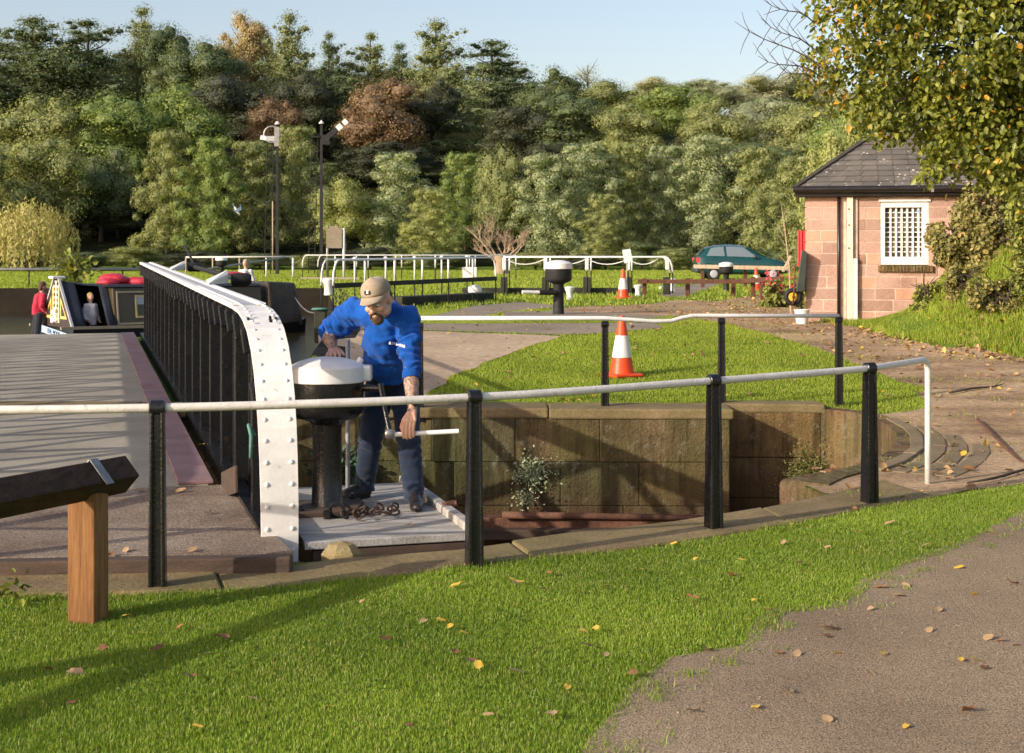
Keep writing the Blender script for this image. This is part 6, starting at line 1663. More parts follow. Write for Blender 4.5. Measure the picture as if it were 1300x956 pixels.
# second layer: leaf clumps through the volume of the crown
lob = np.array([(3.25, 12.6, 3.95, .62), (2.95, 12.7, 3.35, .42), (3.05, 12.6, 4.45, .5), (3.5, 12.5, 3.15, .46), (4.0, 12.4, 3.65, .75), (4.0, 12.6, 4.5, .8), (4.55, 12.4, 3.2, .52), (5.0, 12.3, 3.1, .58), (5.3, 12.6, 3.9, .85), (4.9, 12.9, 4.8, .85),
                (5.6, 12.3, 2.85, .55), (5.9, 12.5, 3.4, .75), (6.2, 12.7, 4.5, .9), (6.9, 12.4, 3.4, .8), (7.2, 13, 4.6, 1.0), (3.72, 12.3, 2.62, .20), (3.60, 12.2, 2.42, .13), (5.2, 12.2, 2.62, .3), (5.7, 12.1, 2.4, .32), (6.3, 12.0, 2.45, .42), (8.0, 13.2, 4.0, 1.0), (3.9, 12.4, 2.88, .38), (4.25, 12.3, 2.64, .40), (4.6, 12.3, 2.52, .46), (4.1, 12.5, 3.2, .55), (4.6, 12.4, 3.2, .6), (4.45, 12.1, 2.34, .20), (4.6, 13.6, 3.2, .7), (4.3, 13.4, 2.9, .5), (3.3, 12.5, 2.98, .33), (6.0, 12.2, 2.75, .6), (6.6, 12.0, 2.9, .6), (6.5, 12.4, 2.3, .5), (5.9, 12.0, 3.9, .6), (4.3, 12.0, 4.2, .5), (6.6, 14.2, 5.2, 1.0), (4.2, 13.2, 5.3, .7), (5.6, 13.6, 5.6, .9)])
pr = lob[:, 3] ** 2.2 * np.where(lob[:, 0] > 5.1, .35, 1.0); pr /= pr.sum(); n2 = 62000; k2 = rg.choice(len(lob), n2, p=pr); u2 = rg.normal(size=(n2, 3)); u2 /= np.linalg.norm(u2, axis=1, keepdims=True)
vol = lob[k2, :3] + u2 * lob[k2, 3:4] * (rg.random((n2, 1)) ** .42) * np.array([1.08, 1, .92])
cl = np.array([noise.noise(Vector(p) * 2.4) for p in vol]); ok = cl > -.30
pos = np.concatenate([pos, vol[ok]])
n = len(pos)
tan = rg.normal(size=(n, 3)) * .7 + np.array([-.1, -.1, -.8]); nrm = rg.normal(size=(n, 3)) * .8 + np.array([-.35, -.55, .55])
sh = rg.random(n) * .9 + .0; yl = rg.random(n) < (.022 + .10 * (pos[:, 0] < 3.1)); sh[~yl] *= .88 / .9; sh[yl] = .97
M['limeleaf'] = leaf_mat('lime_tree_leaves', (.060, .085, .014), (.340, .360, .060), .38, .42, third=(.62, .34, .035), third_at=.93, spec=.5)
ovate_obj('crown', pos, nrm, tan, rg.uniform(.040, .078, n), sh, M['limeleaf'], t, rg)
# bare twigs reaching out over the sky
mb = MB(); r_ = random.Random(31)
for (p0, p1, dd) in [((1045, 88), (932, 26), 12.6), ((1040, 96), (962, 70), 12.6), ((1035, 30), (968, -2), 12.5), ((1042, 70), (966, 22), 12.7), ((1036, 104), (990, 84), 12.6)]:
    a, b_ = atd(p0[0], p0[1], dd), atd(p1[0], p1[1], dd - .2); pts = [a.lerp(b_, k / 6) + Vector((0, r_.uniform(-.02, .02), .03 * math.sin(k))) for k in range(7)]
    mb.tube(pts, [.008 - .001 * k for k in range(7)], 4)
    for k in range(1, 6):
        for s in (-1, 1):
            q = pts[k] + Vector((-.10 * r_.uniform(.6, 1.5), r_.uniform(-.05, .05), s * r_.uniform(.05, .2))); mb.tube([pts[k], pts[k].lerp(q, .5) + Vector((-.01, 0, 0)), q], [.0035, .003, .0015], 4)
mb.build('bare_twigs', pmat('twig_bark', s2((.10, .075, .075)), 8, .9), t)
# ---- shrubs on the bank at the right of the hut
M['bankleaf'] = leaf_mat('bank_shrub_leaves', (.080, .082, .024), (.370, .335, .110), .25, .55, third=(.42, .30, .10), third_at=.95)
M['bankleaf2'] = leaf_mat('bank_shrub_green_leaves', (.070, .090, .020), (.31, .34, .075), .25, .55, third=(.45, .36, .08), third_at=.95)
def shrub(name, label, cx, cy, w_, dpt, z0, z1, n, size, mat, seed, nl=26):
    t = thing(name, label, 'shrub', (cx, cy, ground(cx, cy)))
    z0 = min(z0, ground(cx, cy) - .05) if name == 'shrub' else z0
    rg = np.random.default_rng(seed); r_ = random.Random(seed); H_ = z1 - z0
    L = []
    for i in range(nl):
        th = r_.uniform(0, 6.28); q = r_.random() ** .5 * .8; r0 = r_.uniform(.16, .26)
        L.append((cx + w_ / 2 * q * math.cos(th), cy + dpt / 2 * q * math.sin(th), z0 + H_ * r_.uniform(.03, .86) * (1 - .35 * q), r0 * w_ * .55, r0 * w_ * .5, r0 * H_ * .7))
    Lr = np.array(L); k = rg.integers(0, nl, n); u = rg.normal(size=(n, 3)); u /= np.linalg.norm(u, axis=1, keepdims=True)
    p = Lr[k, :3] + u * Lr[k, 3:6] * (rg.random(n) ** .35)[:, None]
    gz_ = np.array([ground(a, b_) for a, b_ in p[:, :2]]); p[:, 2] = np.maximum(p[:, 2], gz_ + .03)
    nr = u + rg.normal(size=(n, 3)) * .6 + np.array([-.2, -.3, .4]); tn = rg.normal(size=(n, 3)) + np.array([0, 0, -.2])
    ovate_obj('foliage', p, nr, tn, rg.uniform(size * .6, size * 1.3, n), rg.random(n), mat, t, rg)
    mb = MB()
    for i in range(16):
        a = Vector((cx + r_.uniform(-.2, .2) * w_, cy + r_.uniform(-.2, .2) * dpt, 0)); a.z = ground(a.x, a.y) - .05; b_ = Vector(L[i % nl][:3]) + Vector((r_.uniform(-.2, .2), -.1, r_.uniform(0, .3))); mb.tube([a, a.lerp(b_, .5) + Vector((r_.uniform(-.1, .1), 0, .1)), b_], [.022, .014, .005], 5)
    mb.build('stems', bark, t)
shrub('shrub', 'olive bramble like shrub growing against the right of the hut wall', 7.45, 23.4, 1.5, 1.1, 1.0, 2.7, 9000, .075, M['bankleaf'], 3)
shrub('shrub', 'tall yellowing shrub at the right edge beside the hut roof', 7.95, 22.6, 1.7, 1.5, 1.2, 3.7, 12000, .075, M['bankleaf'], 4)
shrub('shrub', 'leafy green shrub at the right edge under the overhanging tree', 8.0, 21.4, 1.1, 1.2, .9, 3.0, 7000, .07, M['bankleaf2'], 5)
shrub('shrub', 'dense green shrub filling the right edge above the grass bank', 8.5, 21.9, 1.8, 1.6, 1.2, 3.1, 8000, .08, M['bankleaf2'], 12)
shrub('shrub', 'low bramble patch on the grass bank to the right of the hut window', 7.2, 22.5, .9, .8, 1.0, 1.75, 2600, .06, M['bankleaf'], 14)
shrub('shrub', 'low leafy patch on the grass bank at the right edge of the picture', 7.75, 21.2, .8, .8, 1.0, 2.15, 2600, .06, M['bankleaf2'], 15)
shrub('shrub', 'ragged leafy patch low on the grass bank beside the terracotta pot', 6.85, 23.3, .7, .7, .8, 1.35, 1800, .055, M['bankleaf2'], 16)
shrub('shrub', 'straggling weeds spread across the middle of the grass bank', 7.3, 21.4, 1.0, .9, .9, 1.45, 2000, .055, M['bankleaf'], 17)
shrub('climbing_plant', 'dry climbing plant sprawling over the hut wall and gutter', 8.05, 24.75, 1.3, .45, 2.2, 3.15, 2600, .08, M['bankleaf'], 6, 16)
tree(1062, 142, 100, 40, 'oak', 'yellow', 'yellow green tree rising behind the left slope of the hut roof', None, 'field_maple', 2)
shrub('shrub', 'red flowered geranium bush beside the wheelbarrow and low fence', 5.95, 31.2, 1.15, .8, .55, 1.22, 2200, .085, M['bankleaf2'], 8)
rg = np.random.default_rng(9); n = 90; P_ = np.stack([rg.uniform(5.5, 6.5, n), rg.uniform(30.7, 31.2, n), rg.uniform(.95, 1.34, n)], 1)
fl_ = bpy.data.objects['shrub.004'] if 'shrub.004' in bpy.data.objects else None
for ob in list(bpy.data.objects):
    if ob.get('label', '').startswith('red flowered geranium'):
        ovate_obj('flowers', P_, rg.normal(size=(n, 3)) + np.array([0, -1, .5]), rg.normal(size=(n, 3)), rg.uniform(.05, .09, n), rg.random(n), leaf_mat('geranium_petals', (.45, .03, .05), (.75, .12, .14), .2), ob, rg)
# slender sapling left of the hut
q = gxy(1004, 27.5); t = thing('sapling', 'thin leafless sapling standing just left of the red pipe', 'sapling', q); mb = MB()
mb.tube([q, q + Vector((-.03, 0, .9)), q + Vector((-.12, 0, 1.7)), q + Vector((-.2, 0, 2.2))], [.016, .013, .009, .003], 5)
for k in range(7): a = q + Vector((-.05 - .02 * k, 0, .8 + .18 * k)); mb.tube([a, a + Vector((random.Random(k).uniform(-.25, .25), .05, .22))], [.006, .002], 4)
mb.build('stem', M['wood_pale'], t)
# weeds on the lock walls
def tuft(label, c, n, spread, size, mat, seed, name='wall_plant'):
    rg = np.random.default_rng(seed); t = thing(name, label, 'plant', c)
    u = rg.normal(size=(n, 3)) * np.array([1, .12, .9]); p = np.array(list(c)) + u * spread * (rg.random(n) ** .5)[:, None] + np.array([0, -.04, 0])
    ovate_obj('leaves', p, rg.normal(size=(n, 3)) + np.array([0, -1, .6]), u + np.array([0, -.3, -.2]), rg.uniform(size * .6, size * 1.4, n), rg.random(n), mat, t, rg)
M['palefern'] = leaf_mat('pale_wall_plant_leaves', (.16, .21, .10), (.55, .60, .40), .2)
tuft('pale green leafy plant growing from the pit wall in the lattice shadow', atd(676, 598, 14.90), 700, .12, .024, M['palefern'], 2)
tuft('small pale plant growing lower down on the pit wall', atd(668, 632, 14.8), 150, .09, .024, M['palefern'], 3)
tuft('dark green fern on the pit wall behind the capstan column', atd(432, 592, 14.85), 260, .14, .06, leaf_mat('fern_leaves', (.02, .05, .02), (.10, .18, .09), .2), 4)
tuft('bright moss cushion on the recessed pit wall by the stone block', atd(1025, 606, 15.42), 3000, .20, .020, leaf_mat('moss_leaves', (.08, .09, .02), (.26, .27, .08), .1), 5, 'moss_patch')
tuft('green weed growing at the timber kerb left of the brown barrier post', at(22, 752, .06) + Vector((0, 0, .03)), 34, .045, .036, M['bankleaf2'], 6, 'weed')
tuft('bright green weed on the far bank above the narrowboat', atd(97, 343, 48.5), 220, .42, .22, M['bankleaf2'], 7, 'weed')

# ================================================================== grass
def blades(name, polys, holes, dens, hmin, hmax, wid, mat, seed, zoff=0.0, lean=.45, dfun=None):
    rg = np.random.default_rng(seed); allp = []
    for poly in polys:
        P_ = np.array([(p[0], p[1]) for p in poly]); x0, y0 = P_.min(0); x1, y1 = P_.max(0)
        n = int((x1 - x0) * (y1 - y0) * dens); x = rg.uniform(x0, x1, n); y = rg.uniform(y0, y1, n)
        k = in_poly(x, y, poly) & (np.abs(x) < .40 * y + .5)
        for h in holes: k &= ~in_poly(x, y, h)
        if dfun is not None: k &= rg.random(n) < dfun(x, y)
        allp.append(np.stack([x[k], y[k]], 1))
    p = np.concatenate(allp); n = len(p)
    if n == 0: return None
    z = np.array([ground(a, b_) for a, b_ in p]) + zoff
    cl = np.array([noise.noise(Vector((a * 2.2, b_ * 2.2, 1.7))) for a, b_ in p]) * .5 + .5
    h = rg.uniform(hmin, hmax, n) * (.65 + .7 * cl); th = rg.uniform(0, 2 * PI, n); w_ = wid * rg.uniform(.7, 1.3, n)
    ld = rg.uniform(0, 2 * PI, n); lm_ = lean * rg.random(n)
    base = np.stack([p[:, 0], p[:, 1], z], 1); side = np.stack([np.cos(th), np.sin(th), np.zeros(n)], 1) * w_[:, None] * .5
    l = np.stack([np.cos(ld), np.sin(ld), np.zeros(n)], 1)
    mid = base + l * (h * lm_ * .35)[:, None] + np.array([0, 0, 1]) * (h * .55)[:, None]
    tip = base + l * (h * lm_ * 1.2)[:, None] + np.array([0, 0, 1]) * (h * (1 - .3 * lm_))[:, None]
    v = np.stack([base - side, base + side, mid + side * .8, mid - side * .8, tip], 1).reshape(-1, 3)
    o = np.arange(n)[:, None] * 5
    loops = np.concatenate([o + np.array([[0, 1, 2, 3]]), o + np.array([[3, 2, 4]])], 1).reshape(-1)
    st_ = (np.arange(n)[:, None] * 7 + np.array([[0, 4]])).reshape(-1); tot = np.tile([4, 3], n)
    sh = np.clip(.45 * rg.random(n) + .55 * np.array([noise.noise(Vector((a * .9 + 5, b_ * .9, 0))) * .6 + .5 for a, b_ in p]), 0, 1)
    dry = rg.random(n) < .035 + .10 * np.array([max(0, noise.noise(Vector((a * 1.7, b_ * 1.7, 9)))) for a, b_ in p]); sh = np.minimum(sh, .93); sh[dry] = .99
    return tag(np_mesh(name, v, loops, st_, tot, mat, np.repeat(sh, 5)), kind='stuff')
M['blade'] = leaf_mat('grass_blades', (.088, .150, .012), (.285, .385, .042), .3, .5, third=(.42, .36, .15), third_at=.95, spec=.4)
M['blade_far'] = leaf_mat('far_grass_blades', (.145, .205, .018), (.390, .470, .062), .35, .6, third=(.38, .32, .12), third_at=.97, spec=.3)
gpoly = jag([p + Vector((.028, -.028)) for p in path_edge], .05, .075, 14, closed=False) + tpoly[-4:]
lawn_poly = jag([Vector(p) for p in lawn_edge], .15, .035, 2, closed=False) + [Vector((9, 9.4)), Vector((9, 1)), Vector((-6, 1)), Vector((-6, 6))]
blades('lawn_grass', [lawn_poly], [gpoly], 17000, .010, .025, .0033, M['blade'], 1, -.006)
blades('lawn_grass', [jag([Vector(p) for p in lawn_edge], .15, .03, 2, closed=False) + [Vector(p) for p in [(q[0], q[1] - .16) for q in lawn_edge[::-1]]]], [gpoly], 4000, .02, .045, .0040, M['blade'], 9, -.006)
edge_band = jag([p + Vector((.02, -.02)) for p in path_edge], .05, .05, 21, closed=False) + jag([p + Vector((-.02, .03)) for p in path_edge[::-1]], .05, .05, 22, closed=False)
blades('edge_grass', [jag([p + Vector((.16, -.16)) for p in path_edge], .05, .12, 31, closed=False) + [p + Vector((-.03, .03)) for p in path_edge[::-1]]], [], 5200, .012, .034, .0036, M['blade'], 12, 0, .7, dfun=lambda x, y: np.array([max(0, .05 + noise.noise(Vector((a * 6, b_ * 6, 2))) * 1.5) for a, b_ in zip(x, y)]))
strip_pts = [(1115, 639), (1200, 626), (1300, 611), (1300, 616), (1200, 632), (1115, 645)]
# lawn beyond the pit
far_lawn = [Vector((-2.6, 15.62)), Vector((2.3, 15.58)), Vector((2.4, 15.84)), Vector((3.45, 15.8)), Vector((3.7, 15.3)), Vector((6.0, 14.6)), Vector((12, 22)), Vector((12, 30)), Vector((-3, 30)), Vector((-2.8, 20))]
hutpoly = [Vector((hx0 - .05, HD - .03)), Vector((hx1 + .05, HD - .03)), Vector((hx1 + .05, HD + 3.3)), Vector((hx0 - .05, HD + 3.3))]
holes = [dpoly_j, apoly_j, qpoly, qpoly2, qpoly4, PIT, POOL, hutpoly]
blades('far_lawn_grass', [far_lawn], holes, 2600, .02, .045, .007, M['blade_far'], 3, -.005)
bank = [Vector((5.2, 22.6)), Vector((6.2, 18.2)), Vector((10.5, 18.2)), Vector((10.5, 24.9)), Vector((hx0 - .1, 25.2)), Vector((5.0, 24.2))]
blades('bank_grass', [bank], [dpoly_j, hutpoly], 1800, .05, .15, .011, M['blade_far'], 4, -.005)
blades('meadow_grass', [[Vector((-30, 30)), Vector((30, 30)), Vector((34, 90)), Vector((-34, 90))]], [POOL, dpoly_j, qpoly, qpoly2, qpoly3, hutpoly], 60, .05, .12, .03, M['blade_far'], 5, -.01)
# weedy edge of the dirt track and sparse grass in it
blades('track_grass', [dpoly_j], [hutpoly], 260, .02, .05, .007, M['blade_far'], 6, 0, dfun=lambda x, y: np.array([max(0, noise.noise(Vector((a * .8, b_ * 1.6, 4))) * 2.2) for a, b_ in zip(x, y)]))
rg = np.random.default_rng(91); n = 9000; x = rg.uniform(-3, 4.2, n); y = rg.uniform(4.9, 10.6, n); k = in_poly(x, y, lawn_poly) & ~in_poly(x, y, gpoly) & (np.abs(x) < .4 * y)
k &= np.array([noise.noise(Vector((a * 1.4, b_ * 1.4, 6))) for a, b_ in zip(x, y)]) > .08; x, y = x[k], y[k]; n = len(x)
tag(ovate_obj('clover_weeds', np.stack([x, y, rg.uniform(.008, .022, n)], 1), rg.normal(size=(n, 3)) * .35 + np.array([0, 0, 1]), rg.normal(size=(n, 3)), rg.uniform(.012, .026, n), rg.random(n), leaf_mat('clover_leaves', (.07, .13, .02), (.17, .26, .05), .2), None, rg), kind='stuff')
n = 2600; x = rg.uniform(.4, 6, n); y = rg.uniform(4.9, 12, n); k = in_poly(x, y, tpoly) & (np.abs(x) < .4 * y); x, y = x[k], y[k]; mb = MB()
for a, b_ in zip(x, y):
    r0 = random.Random(a).uniform(.002, .0048); mb.ell((a, b_, .004), (r0 * 1.2, r0, r0 * .7), 5, 3)
tag(mb.build('grit', pmat('pale_grit', [(0.3, (.16, .125, .095)), (0.7, (.40, .33, .26))], 20, .9, 60, .3, .1, world=True), None), kind='stuff')
# ================================================================== fallen leaves
lf_y = leaf_mat('yellow_fallen_leaf', (.55, .36, .04), (.70, .46, .07), .15); lf_b = leaf_mat('brown_fallen_leaf', (.12, .055, .025), (.24, .12, .055), .05); lf_t = leaf_mat('tan_fallen_leaf', (.36, .22, .11), (.52, .36, .20), .1); lf_o = leaf_mat('orange_fallen_leaf', (.45, .16, .05), (.5, .2, .07), .1)
def leafmesh(kind, seed):
    rg = random.Random(seed); mb = MB(); n = 12; s = 1.0
    pts = []
    for k in range(n):
        a = 2 * PI * k / n
        if kind == 'ovate': r = .5 * (1 - .25 * math.cos(2 * a)) if 0 else None; x, y = .5 * math.cos(a), .30 * math.sin(a) * (1 - .35 * math.cos(a))
        else: rr_ = .30 + .22 * (abs(math.cos(2.5 * a)) ** 1.5); x, y = rr_ * math.cos(a), rr_ * math.sin(a)
        pts.append((x, y))
    vs = [(0, 0, .10)]
    for (x, y) in pts: vs.append((x, y, .06 + .22 * (y * y) * 2.2 + rg.uniform(-.03, .08) + (.12 * x * x if kind == 'ovate' else .1 * rg.random())))
    mb.add(vs, [(0, 1 + k, 1 + (k + 1) % n) for k in range(n)])
    if kind == 'ovate': mb.add([(-.5, -.015, .1), (-.72, -.01, .06), (-.72, .01, .06), (-.5, .015, .1)], [(0, 1, 2, 3)])
    me = mb.build('fallen_leaf', None, None, smooth=True, world=False); d = me.data; bpy.data.objects.remove(me)
    a = d.attributes.new('shade', 'FLOAT', 'POINT'); a.data.foreach_set('value', np.full(len(d.vertices), rg.random(), np.float32))
    return d
LMES = {}
for nm_, kd, mt in (('y', 'ovate', lf_y), ('b', 'maple', lf_b), ('t', 'ovate', lf_t), ('o', 'ovate', lf_o), ('y2', 'ovate', lf_y), ('b2', 'ovate', lf_b)):
    d = leafmesh(kd, len(LMES) + 3); d.materials.append(mt); LMES[nm_] = d
desc = {'y': 'yellow', 'y2': 'yellow', 'b': 'crumpled dark brown', 'b2': 'curled brown', 't': 'pale tan', 'o': 'orange'}
r_ = random.Random(44)
def drop(kind, p, s, where):
    o = bpy.data.objects.new('fallen_leaf', LMES[kind]); C.objects.link(o); o.location = p; o.rotation_euler = (r_.uniform(-.35, .35), r_.uniform(-.35, .35), r_.uniform(0, 6.28)); o.scale = (s, s, s * r_.uniform(.6, 1.4))
    tag(o, '%s fallen leaf lying on the %s' % (desc[kind], where), 'leaf', '%s leaves on the %s' % (desc[kind], where))
spots = [('y', 470, 800), ('o', 587, 780), ('b', 340, 855), ('b', 155, 920), ('b', 205, 945), ('t', 600, 848), ('b2', 525, 870), ('b', 725, 815), ('b2', 135, 830), ('b2', 160, 862)]
lawn_px = [('y', 181, 810), ('o', 228, 802), ('b', 281, 817), ('b', 131, 829), ('b', 60, 857), ('t', 95, 862), ('y', 160, 788), ('t', 265, 839), ('b2', 200, 830), ('b', 240, 866), ('y', 560, 793), ('t', 537, 795), ('y', 580, 748), ('y', 652, 742), ('t', 655, 748), ('o', 698, 732), ('b2', 690, 754), ('t', 733, 756), ('t', 768, 751), ('y', 660, 745), ('y', 571, 801), ('y', 590, 811), ('b', 595, 846), ('y', 607, 851), ('b', 577, 834), ('b2', 488, 818), ('t', 460, 770), ('y', 883, 715), ('y', 942, 716), ('t', 995, 693), ('y', 1005, 670), ('y', 957, 768), ('o', 973, 780), ('t', 1051, 699), ('y', 1055, 686), ('y', 895, 805), ('y', 948, 793), ('b2', 1045, 751), ('t', 1175, 698), ('o', 1085, 650), ('b', 805, 862), ('t', 685, 831), ('t', 770, 838), ('y', 740, 808), ('y', 757, 804), ('b2', 747, 826), ('t', 655, 860), ('y', 855, 695), ('b', 930, 737), ('y', 812, 729), ('t', 1130, 668), ('y', 1090, 680), ('b2', 1015, 720), ('o', 880, 765), ('t', 320, 895), ('y', 420, 905), ('b', 520, 930), ('t', 620, 915), ('y', 250, 930), ('b2', 90, 900), ('y', 720, 880), ('t', 700, 915)]
for k, px, py in lawn_px: drop(k, at(px, py) + Vector((0, 0, .022)), r_.uniform(.042, .075), 'mown lawn')
path_px = [('b2', 1057, 800), ('y', 1045, 797), ('t', 1105, 775), ('t', 1150, 745), ('o', 1120, 747), ('t', 1140, 758), ('y', 1065, 831), ('b2', 1050, 810), ('t', 1012, 832), ('y', 1217, 722), ('t', 1192, 776), ('y', 1237, 756), ('b', 988, 831), ('b', 900, 828), ('y', 1122, 832), ('t', 1104, 857), ('y', 1220, 840), ('y', 1238, 840), ('o', 1270, 815), ('t', 1255, 812), ('t', 1290, 820), ('b2', 1250, 850), ('t', 1180, 802), ('b', 1285, 742), ('y', 1262, 678), ('b2', 880, 905), ('y', 960, 900), ('t', 1050, 915), ('y', 1150, 925), ('b', 1230, 905), ('t', 1000, 880)]
for k, px, py in path_px: drop(k, at(px, py) + Vector((0, 0, .006)), r_.uniform(.042, .08), 'tarmac path')
for k, px, py in [('t', 470, 636), ('b2', 545, 640), ('t', 520, 668), ('y', 205, 640), ('b', 265, 653), ('t', 230, 625), ('t', 160, 700), ('b', 140, 706), ('t', 245, 700), ('y', 255, 566), ('t', 180, 625)]: drop(k, at(px, py, .10 if px < 380 else .055) + Vector((0, 0, .006)), r_.uniform(.05, .08), 'grey bridge boards and gravel slab')
for i in range(22): drop(r_.choice(['b2', 't', 'b']), Vector((2.53 + r_.uniform(-.22, .22), 11.44 + r_.uniform(-.2, .2), .0)) + Vector((0, 0, -.0)), .07, 'stone block at the pit end')
# leaf litter along the foot of the bank and the track: too many to count
def litter(name, poly, dens, seed, dfun=None, hole=()):
    rg = np.random.default_rng(seed); P_ = np.array([(p[0], p[1]) for p in poly]); x0, y0 = P_.min(0); x1, y1 = P_.max(0); n = int((x1 - x0) * (y1 - y0) * dens)
    x = rg.uniform(x0, x1, n); y = rg.uniform(y0, y1, n); k = in_poly(x, y, poly) & (np.abs(x) < .40 * y)
    for h in hole: k &= ~in_poly(x, y, h)
    x, y = x[k], y[k]
    if dfun is not None: q = rg.random(len(x)) < dfun(x, y); x, y = x[q], y[q]
    n = len(x); p = np.stack([x, y, np.array([ground(a, b_) for a, b_ in zip(x, y)]) + .02], 1)
    m = leaf_mat(name + '_colours', (.20, .10, .045), (.50, .34, .17), .1, third=(.62, .42, .06), third_at=.9)
    tag(ovate_obj(name, p, rg.normal(size=(n, 3)) * .45 + np.array([0, 0, 1]), rg.normal(size=(n, 3)), rg.uniform(.05, .10, n), rg.random(n), m, None, rg), kind='stuff')
dens = lambda x, y: np.clip(np.array([.25 + 1.0 * noise.noise(Vector((a * .7, b_ * .9, 8))) for a, b_ in zip(x, y)]) + .5 * (y > 19.5) * (x > 4.5), .02, 1)
litter('leaf_litter', dpoly_j, 26, 2, dens)
foot = [gxy(1090, 24).to_2d(), gxy(1230, 24).to_2d(), gxy(1310, 22).to_2d(), gxy(1310, 19.2).to_2d(), gxy(1200, 20).to_2d(), gxy(1090, 22.4).to_2d()]
litter('leaf_litter', foot, 95, 3)
litter('lawn_leaves', far_lawn, 2.6, 4, None, [PIT, POOL, hutpoly])
# fallen branch on the track
p = [atg(1205, 502), atg(1235, 496), atg(1262, 494), atg(1275, 490)]; p = [q + Vector((0, 0, .03)) for q in p]
mb = MB(); mb.tube(p, [.012, .014, .010, .004], 6); mb.tube([p[2], p[2] + Vector((.2, .3, .05))], [.006, .002], 5)
tag(mb.build('fallen_branch', bark, None, smooth=True, world='base'), 'thin dead branch lying across the dirt track', 'branch')
p = [at(px, py) + Vector((0, 0, .03)) for px, py in ((1228, 618), (1262, 612), (1300, 601), (1340, 590))]; tag(MB().tube(p, [.007, .011, .011, .007], 6).build('fallen_branch', bark, None, smooth=True, world='base'), 'long thin dead branch lying beside the end of the near railing', 'branch')
# ================================================================== people
def remesh(o, vox, smooth_it=6, fac=.5):
    m = o.modifiers.new('r', 'REMESH'); m.mode = 'VOXEL'; m.voxel_size = vox
    s = o.modifiers.new('s', 'SMOOTH'); s.iterations = smooth_it; s.factor = fac
    bpy.context.view_layer.update()
    me = bpy.data.meshes.new_from_object(o.evaluated_get(bpy.context.evaluated_depsgraph_get()))
    o.modifiers.clear(); mats = list(o.data.materials); o.data = me; me.materials.clear()
    for m_ in mats: me.materials.append(m_)
    me.polygons.foreach_set('use_smooth', np.ones(len(me.polygons), dtype=bool))
    return o
def displace(o, fn):
    me = o.data; n = len(me.vertices); co = np.empty(n * 3, np.float32); no = np.empty(n * 3, np.float32)
    me.vertices.foreach_get('co', co); me.vertices.foreach_get('normal', no); co = co.reshape(-1, 3); no = no.reshape(-1, 3)
    for i in range(n): co[i] += no[i] * fn(Vector(co[i]), Vector(no[i]))
    me.vertices.foreach_set('co', co.ravel()); me.update()
def skin_mat(name, tattoo=False):
    m, nt, b, out = new_mat(name)
    v = coords(nt, False); n1 = noise_n(nt, v, 14, 5, .6)
    r = ramp(nt, [(0.3, (.53, .285, .195)), (0.7, (.66, .40, .29))]); nt.links.new(n1, r.inputs[0]); c = r.outputs[0]
    if tattoo:
        a = nt.nodes.new('ShaderNodeAttribute'); a.attribute_name = 'tat'
        vo = noise_n(nt, v, 38, 5, .7, 2.5); r2 = ramp(nt, [(.42, (0, 0, 0)), (.56, (1, 1, 1))]); nt.links.new(vo, r2.inputs[0])
        mu = nt.nodes.new('ShaderNodeMath'); mu.operation = 'MULTIPLY'; nt.links.new(a.outputs['Fac'], mu.inputs[0]); nt.links.new(r2.outputs[0], mu.inputs[1])
        c = mixc(nt, mu.outputs[0], c, (.115, .10, .085))
    nt.links.new(c, b.inputs['Base Color']); b.inputs['Roughness'].default_value = .5; b.inputs['Specular IOR Level'].default_value = .35
    b.inputs['Subsurface Weight'].default_value = .12; b.inputs['Subsurface Radius'].default_value = (.02, .008, .004); b.inputs['Subsurface Scale'].default_value = .3
    bump(nt, b, n1, .15, .002)
    return m
def cloth_mat(name, c, sc=5, rough=.85, bmp=.35, fine=140, sheen=.3):
    m = pmat(name, [(0.3, tuple(x * .72 for x in c)), (0.7, tuple(min(1, x * 1.15) for x in c))], sc, rough, fine, .25, bmp, .004, spec=.15)
    b = [n for n in m.node_tree.nodes if n.type == 'BSDF_PRINCIPLED'][0]; b.inputs['Sheen Weight'].default_value = sheen; b.inputs['Sheen Roughness'].default_value = .5
    return m
man = thing('person', 'man in blue sweatshirt, jeans and tan cap bending over to wind the capstan crank', 'person', (-.86, 9.85, .05))
head = Vector((-.888, 9.40, 1.468))
fwd = Vector((-.30, -.86, -.40)).normalized(); up = Vector((-.10, 0, 1)); up = (up - fwd * up.dot(fwd)).normalized(); sx = fwd.cross(up)
HM = (Matrix((sx, fwd, up)).transposed() @ Matrix.Scale(1.07, 3)).to_4x4(); HM.translation = head
ShR, ElR, WrR = Vector((-1.062, 9.72, 1.372)), Vector((-1.275, 9.86, 1.215)), Vector((-1.222, 9.70, 1.125))
ShL, ElL, WrL = Vector((-.712, 9.60, 1.325)), Vector((-.672, 9.43, 1.00)), Vector((-.650, 9.305, .755))
neck = Vector((-.876, 9.60, 1.385)); chest = Vector((-.872, 9.76, 1.21)); belly = Vector((-.862, 9.87, 1.05)); waist = Vector((-.838, 9.95, .92))
HpR, KnR, AnR = Vector((-.925, 9.95, .84)), Vector((-.985, 9.87, .46)), Vector((-1.035, 9.985, .12))
HpL, KnL, AnL = Vector((-.752, 9.93, .84)), Vector((-.705, 9.73, .47)), Vector((-.668, 9.69, .11))
b = MB()
def cap_(mb, p0, p1, r0, r1, mid=None, n=14):
    pts = [p0, p1] if mid is None else [p0, mid[0], p1]; rs = [r0, r1] if mid is None else [r0, mid[1], r1]
    mb.tube(pts, rs, n); mb.ell(p0, r0, n, 8); mb.ell(p1, r1, n, 8)
    if mid: mb.ell(mid[0], mid[1], n, 8)
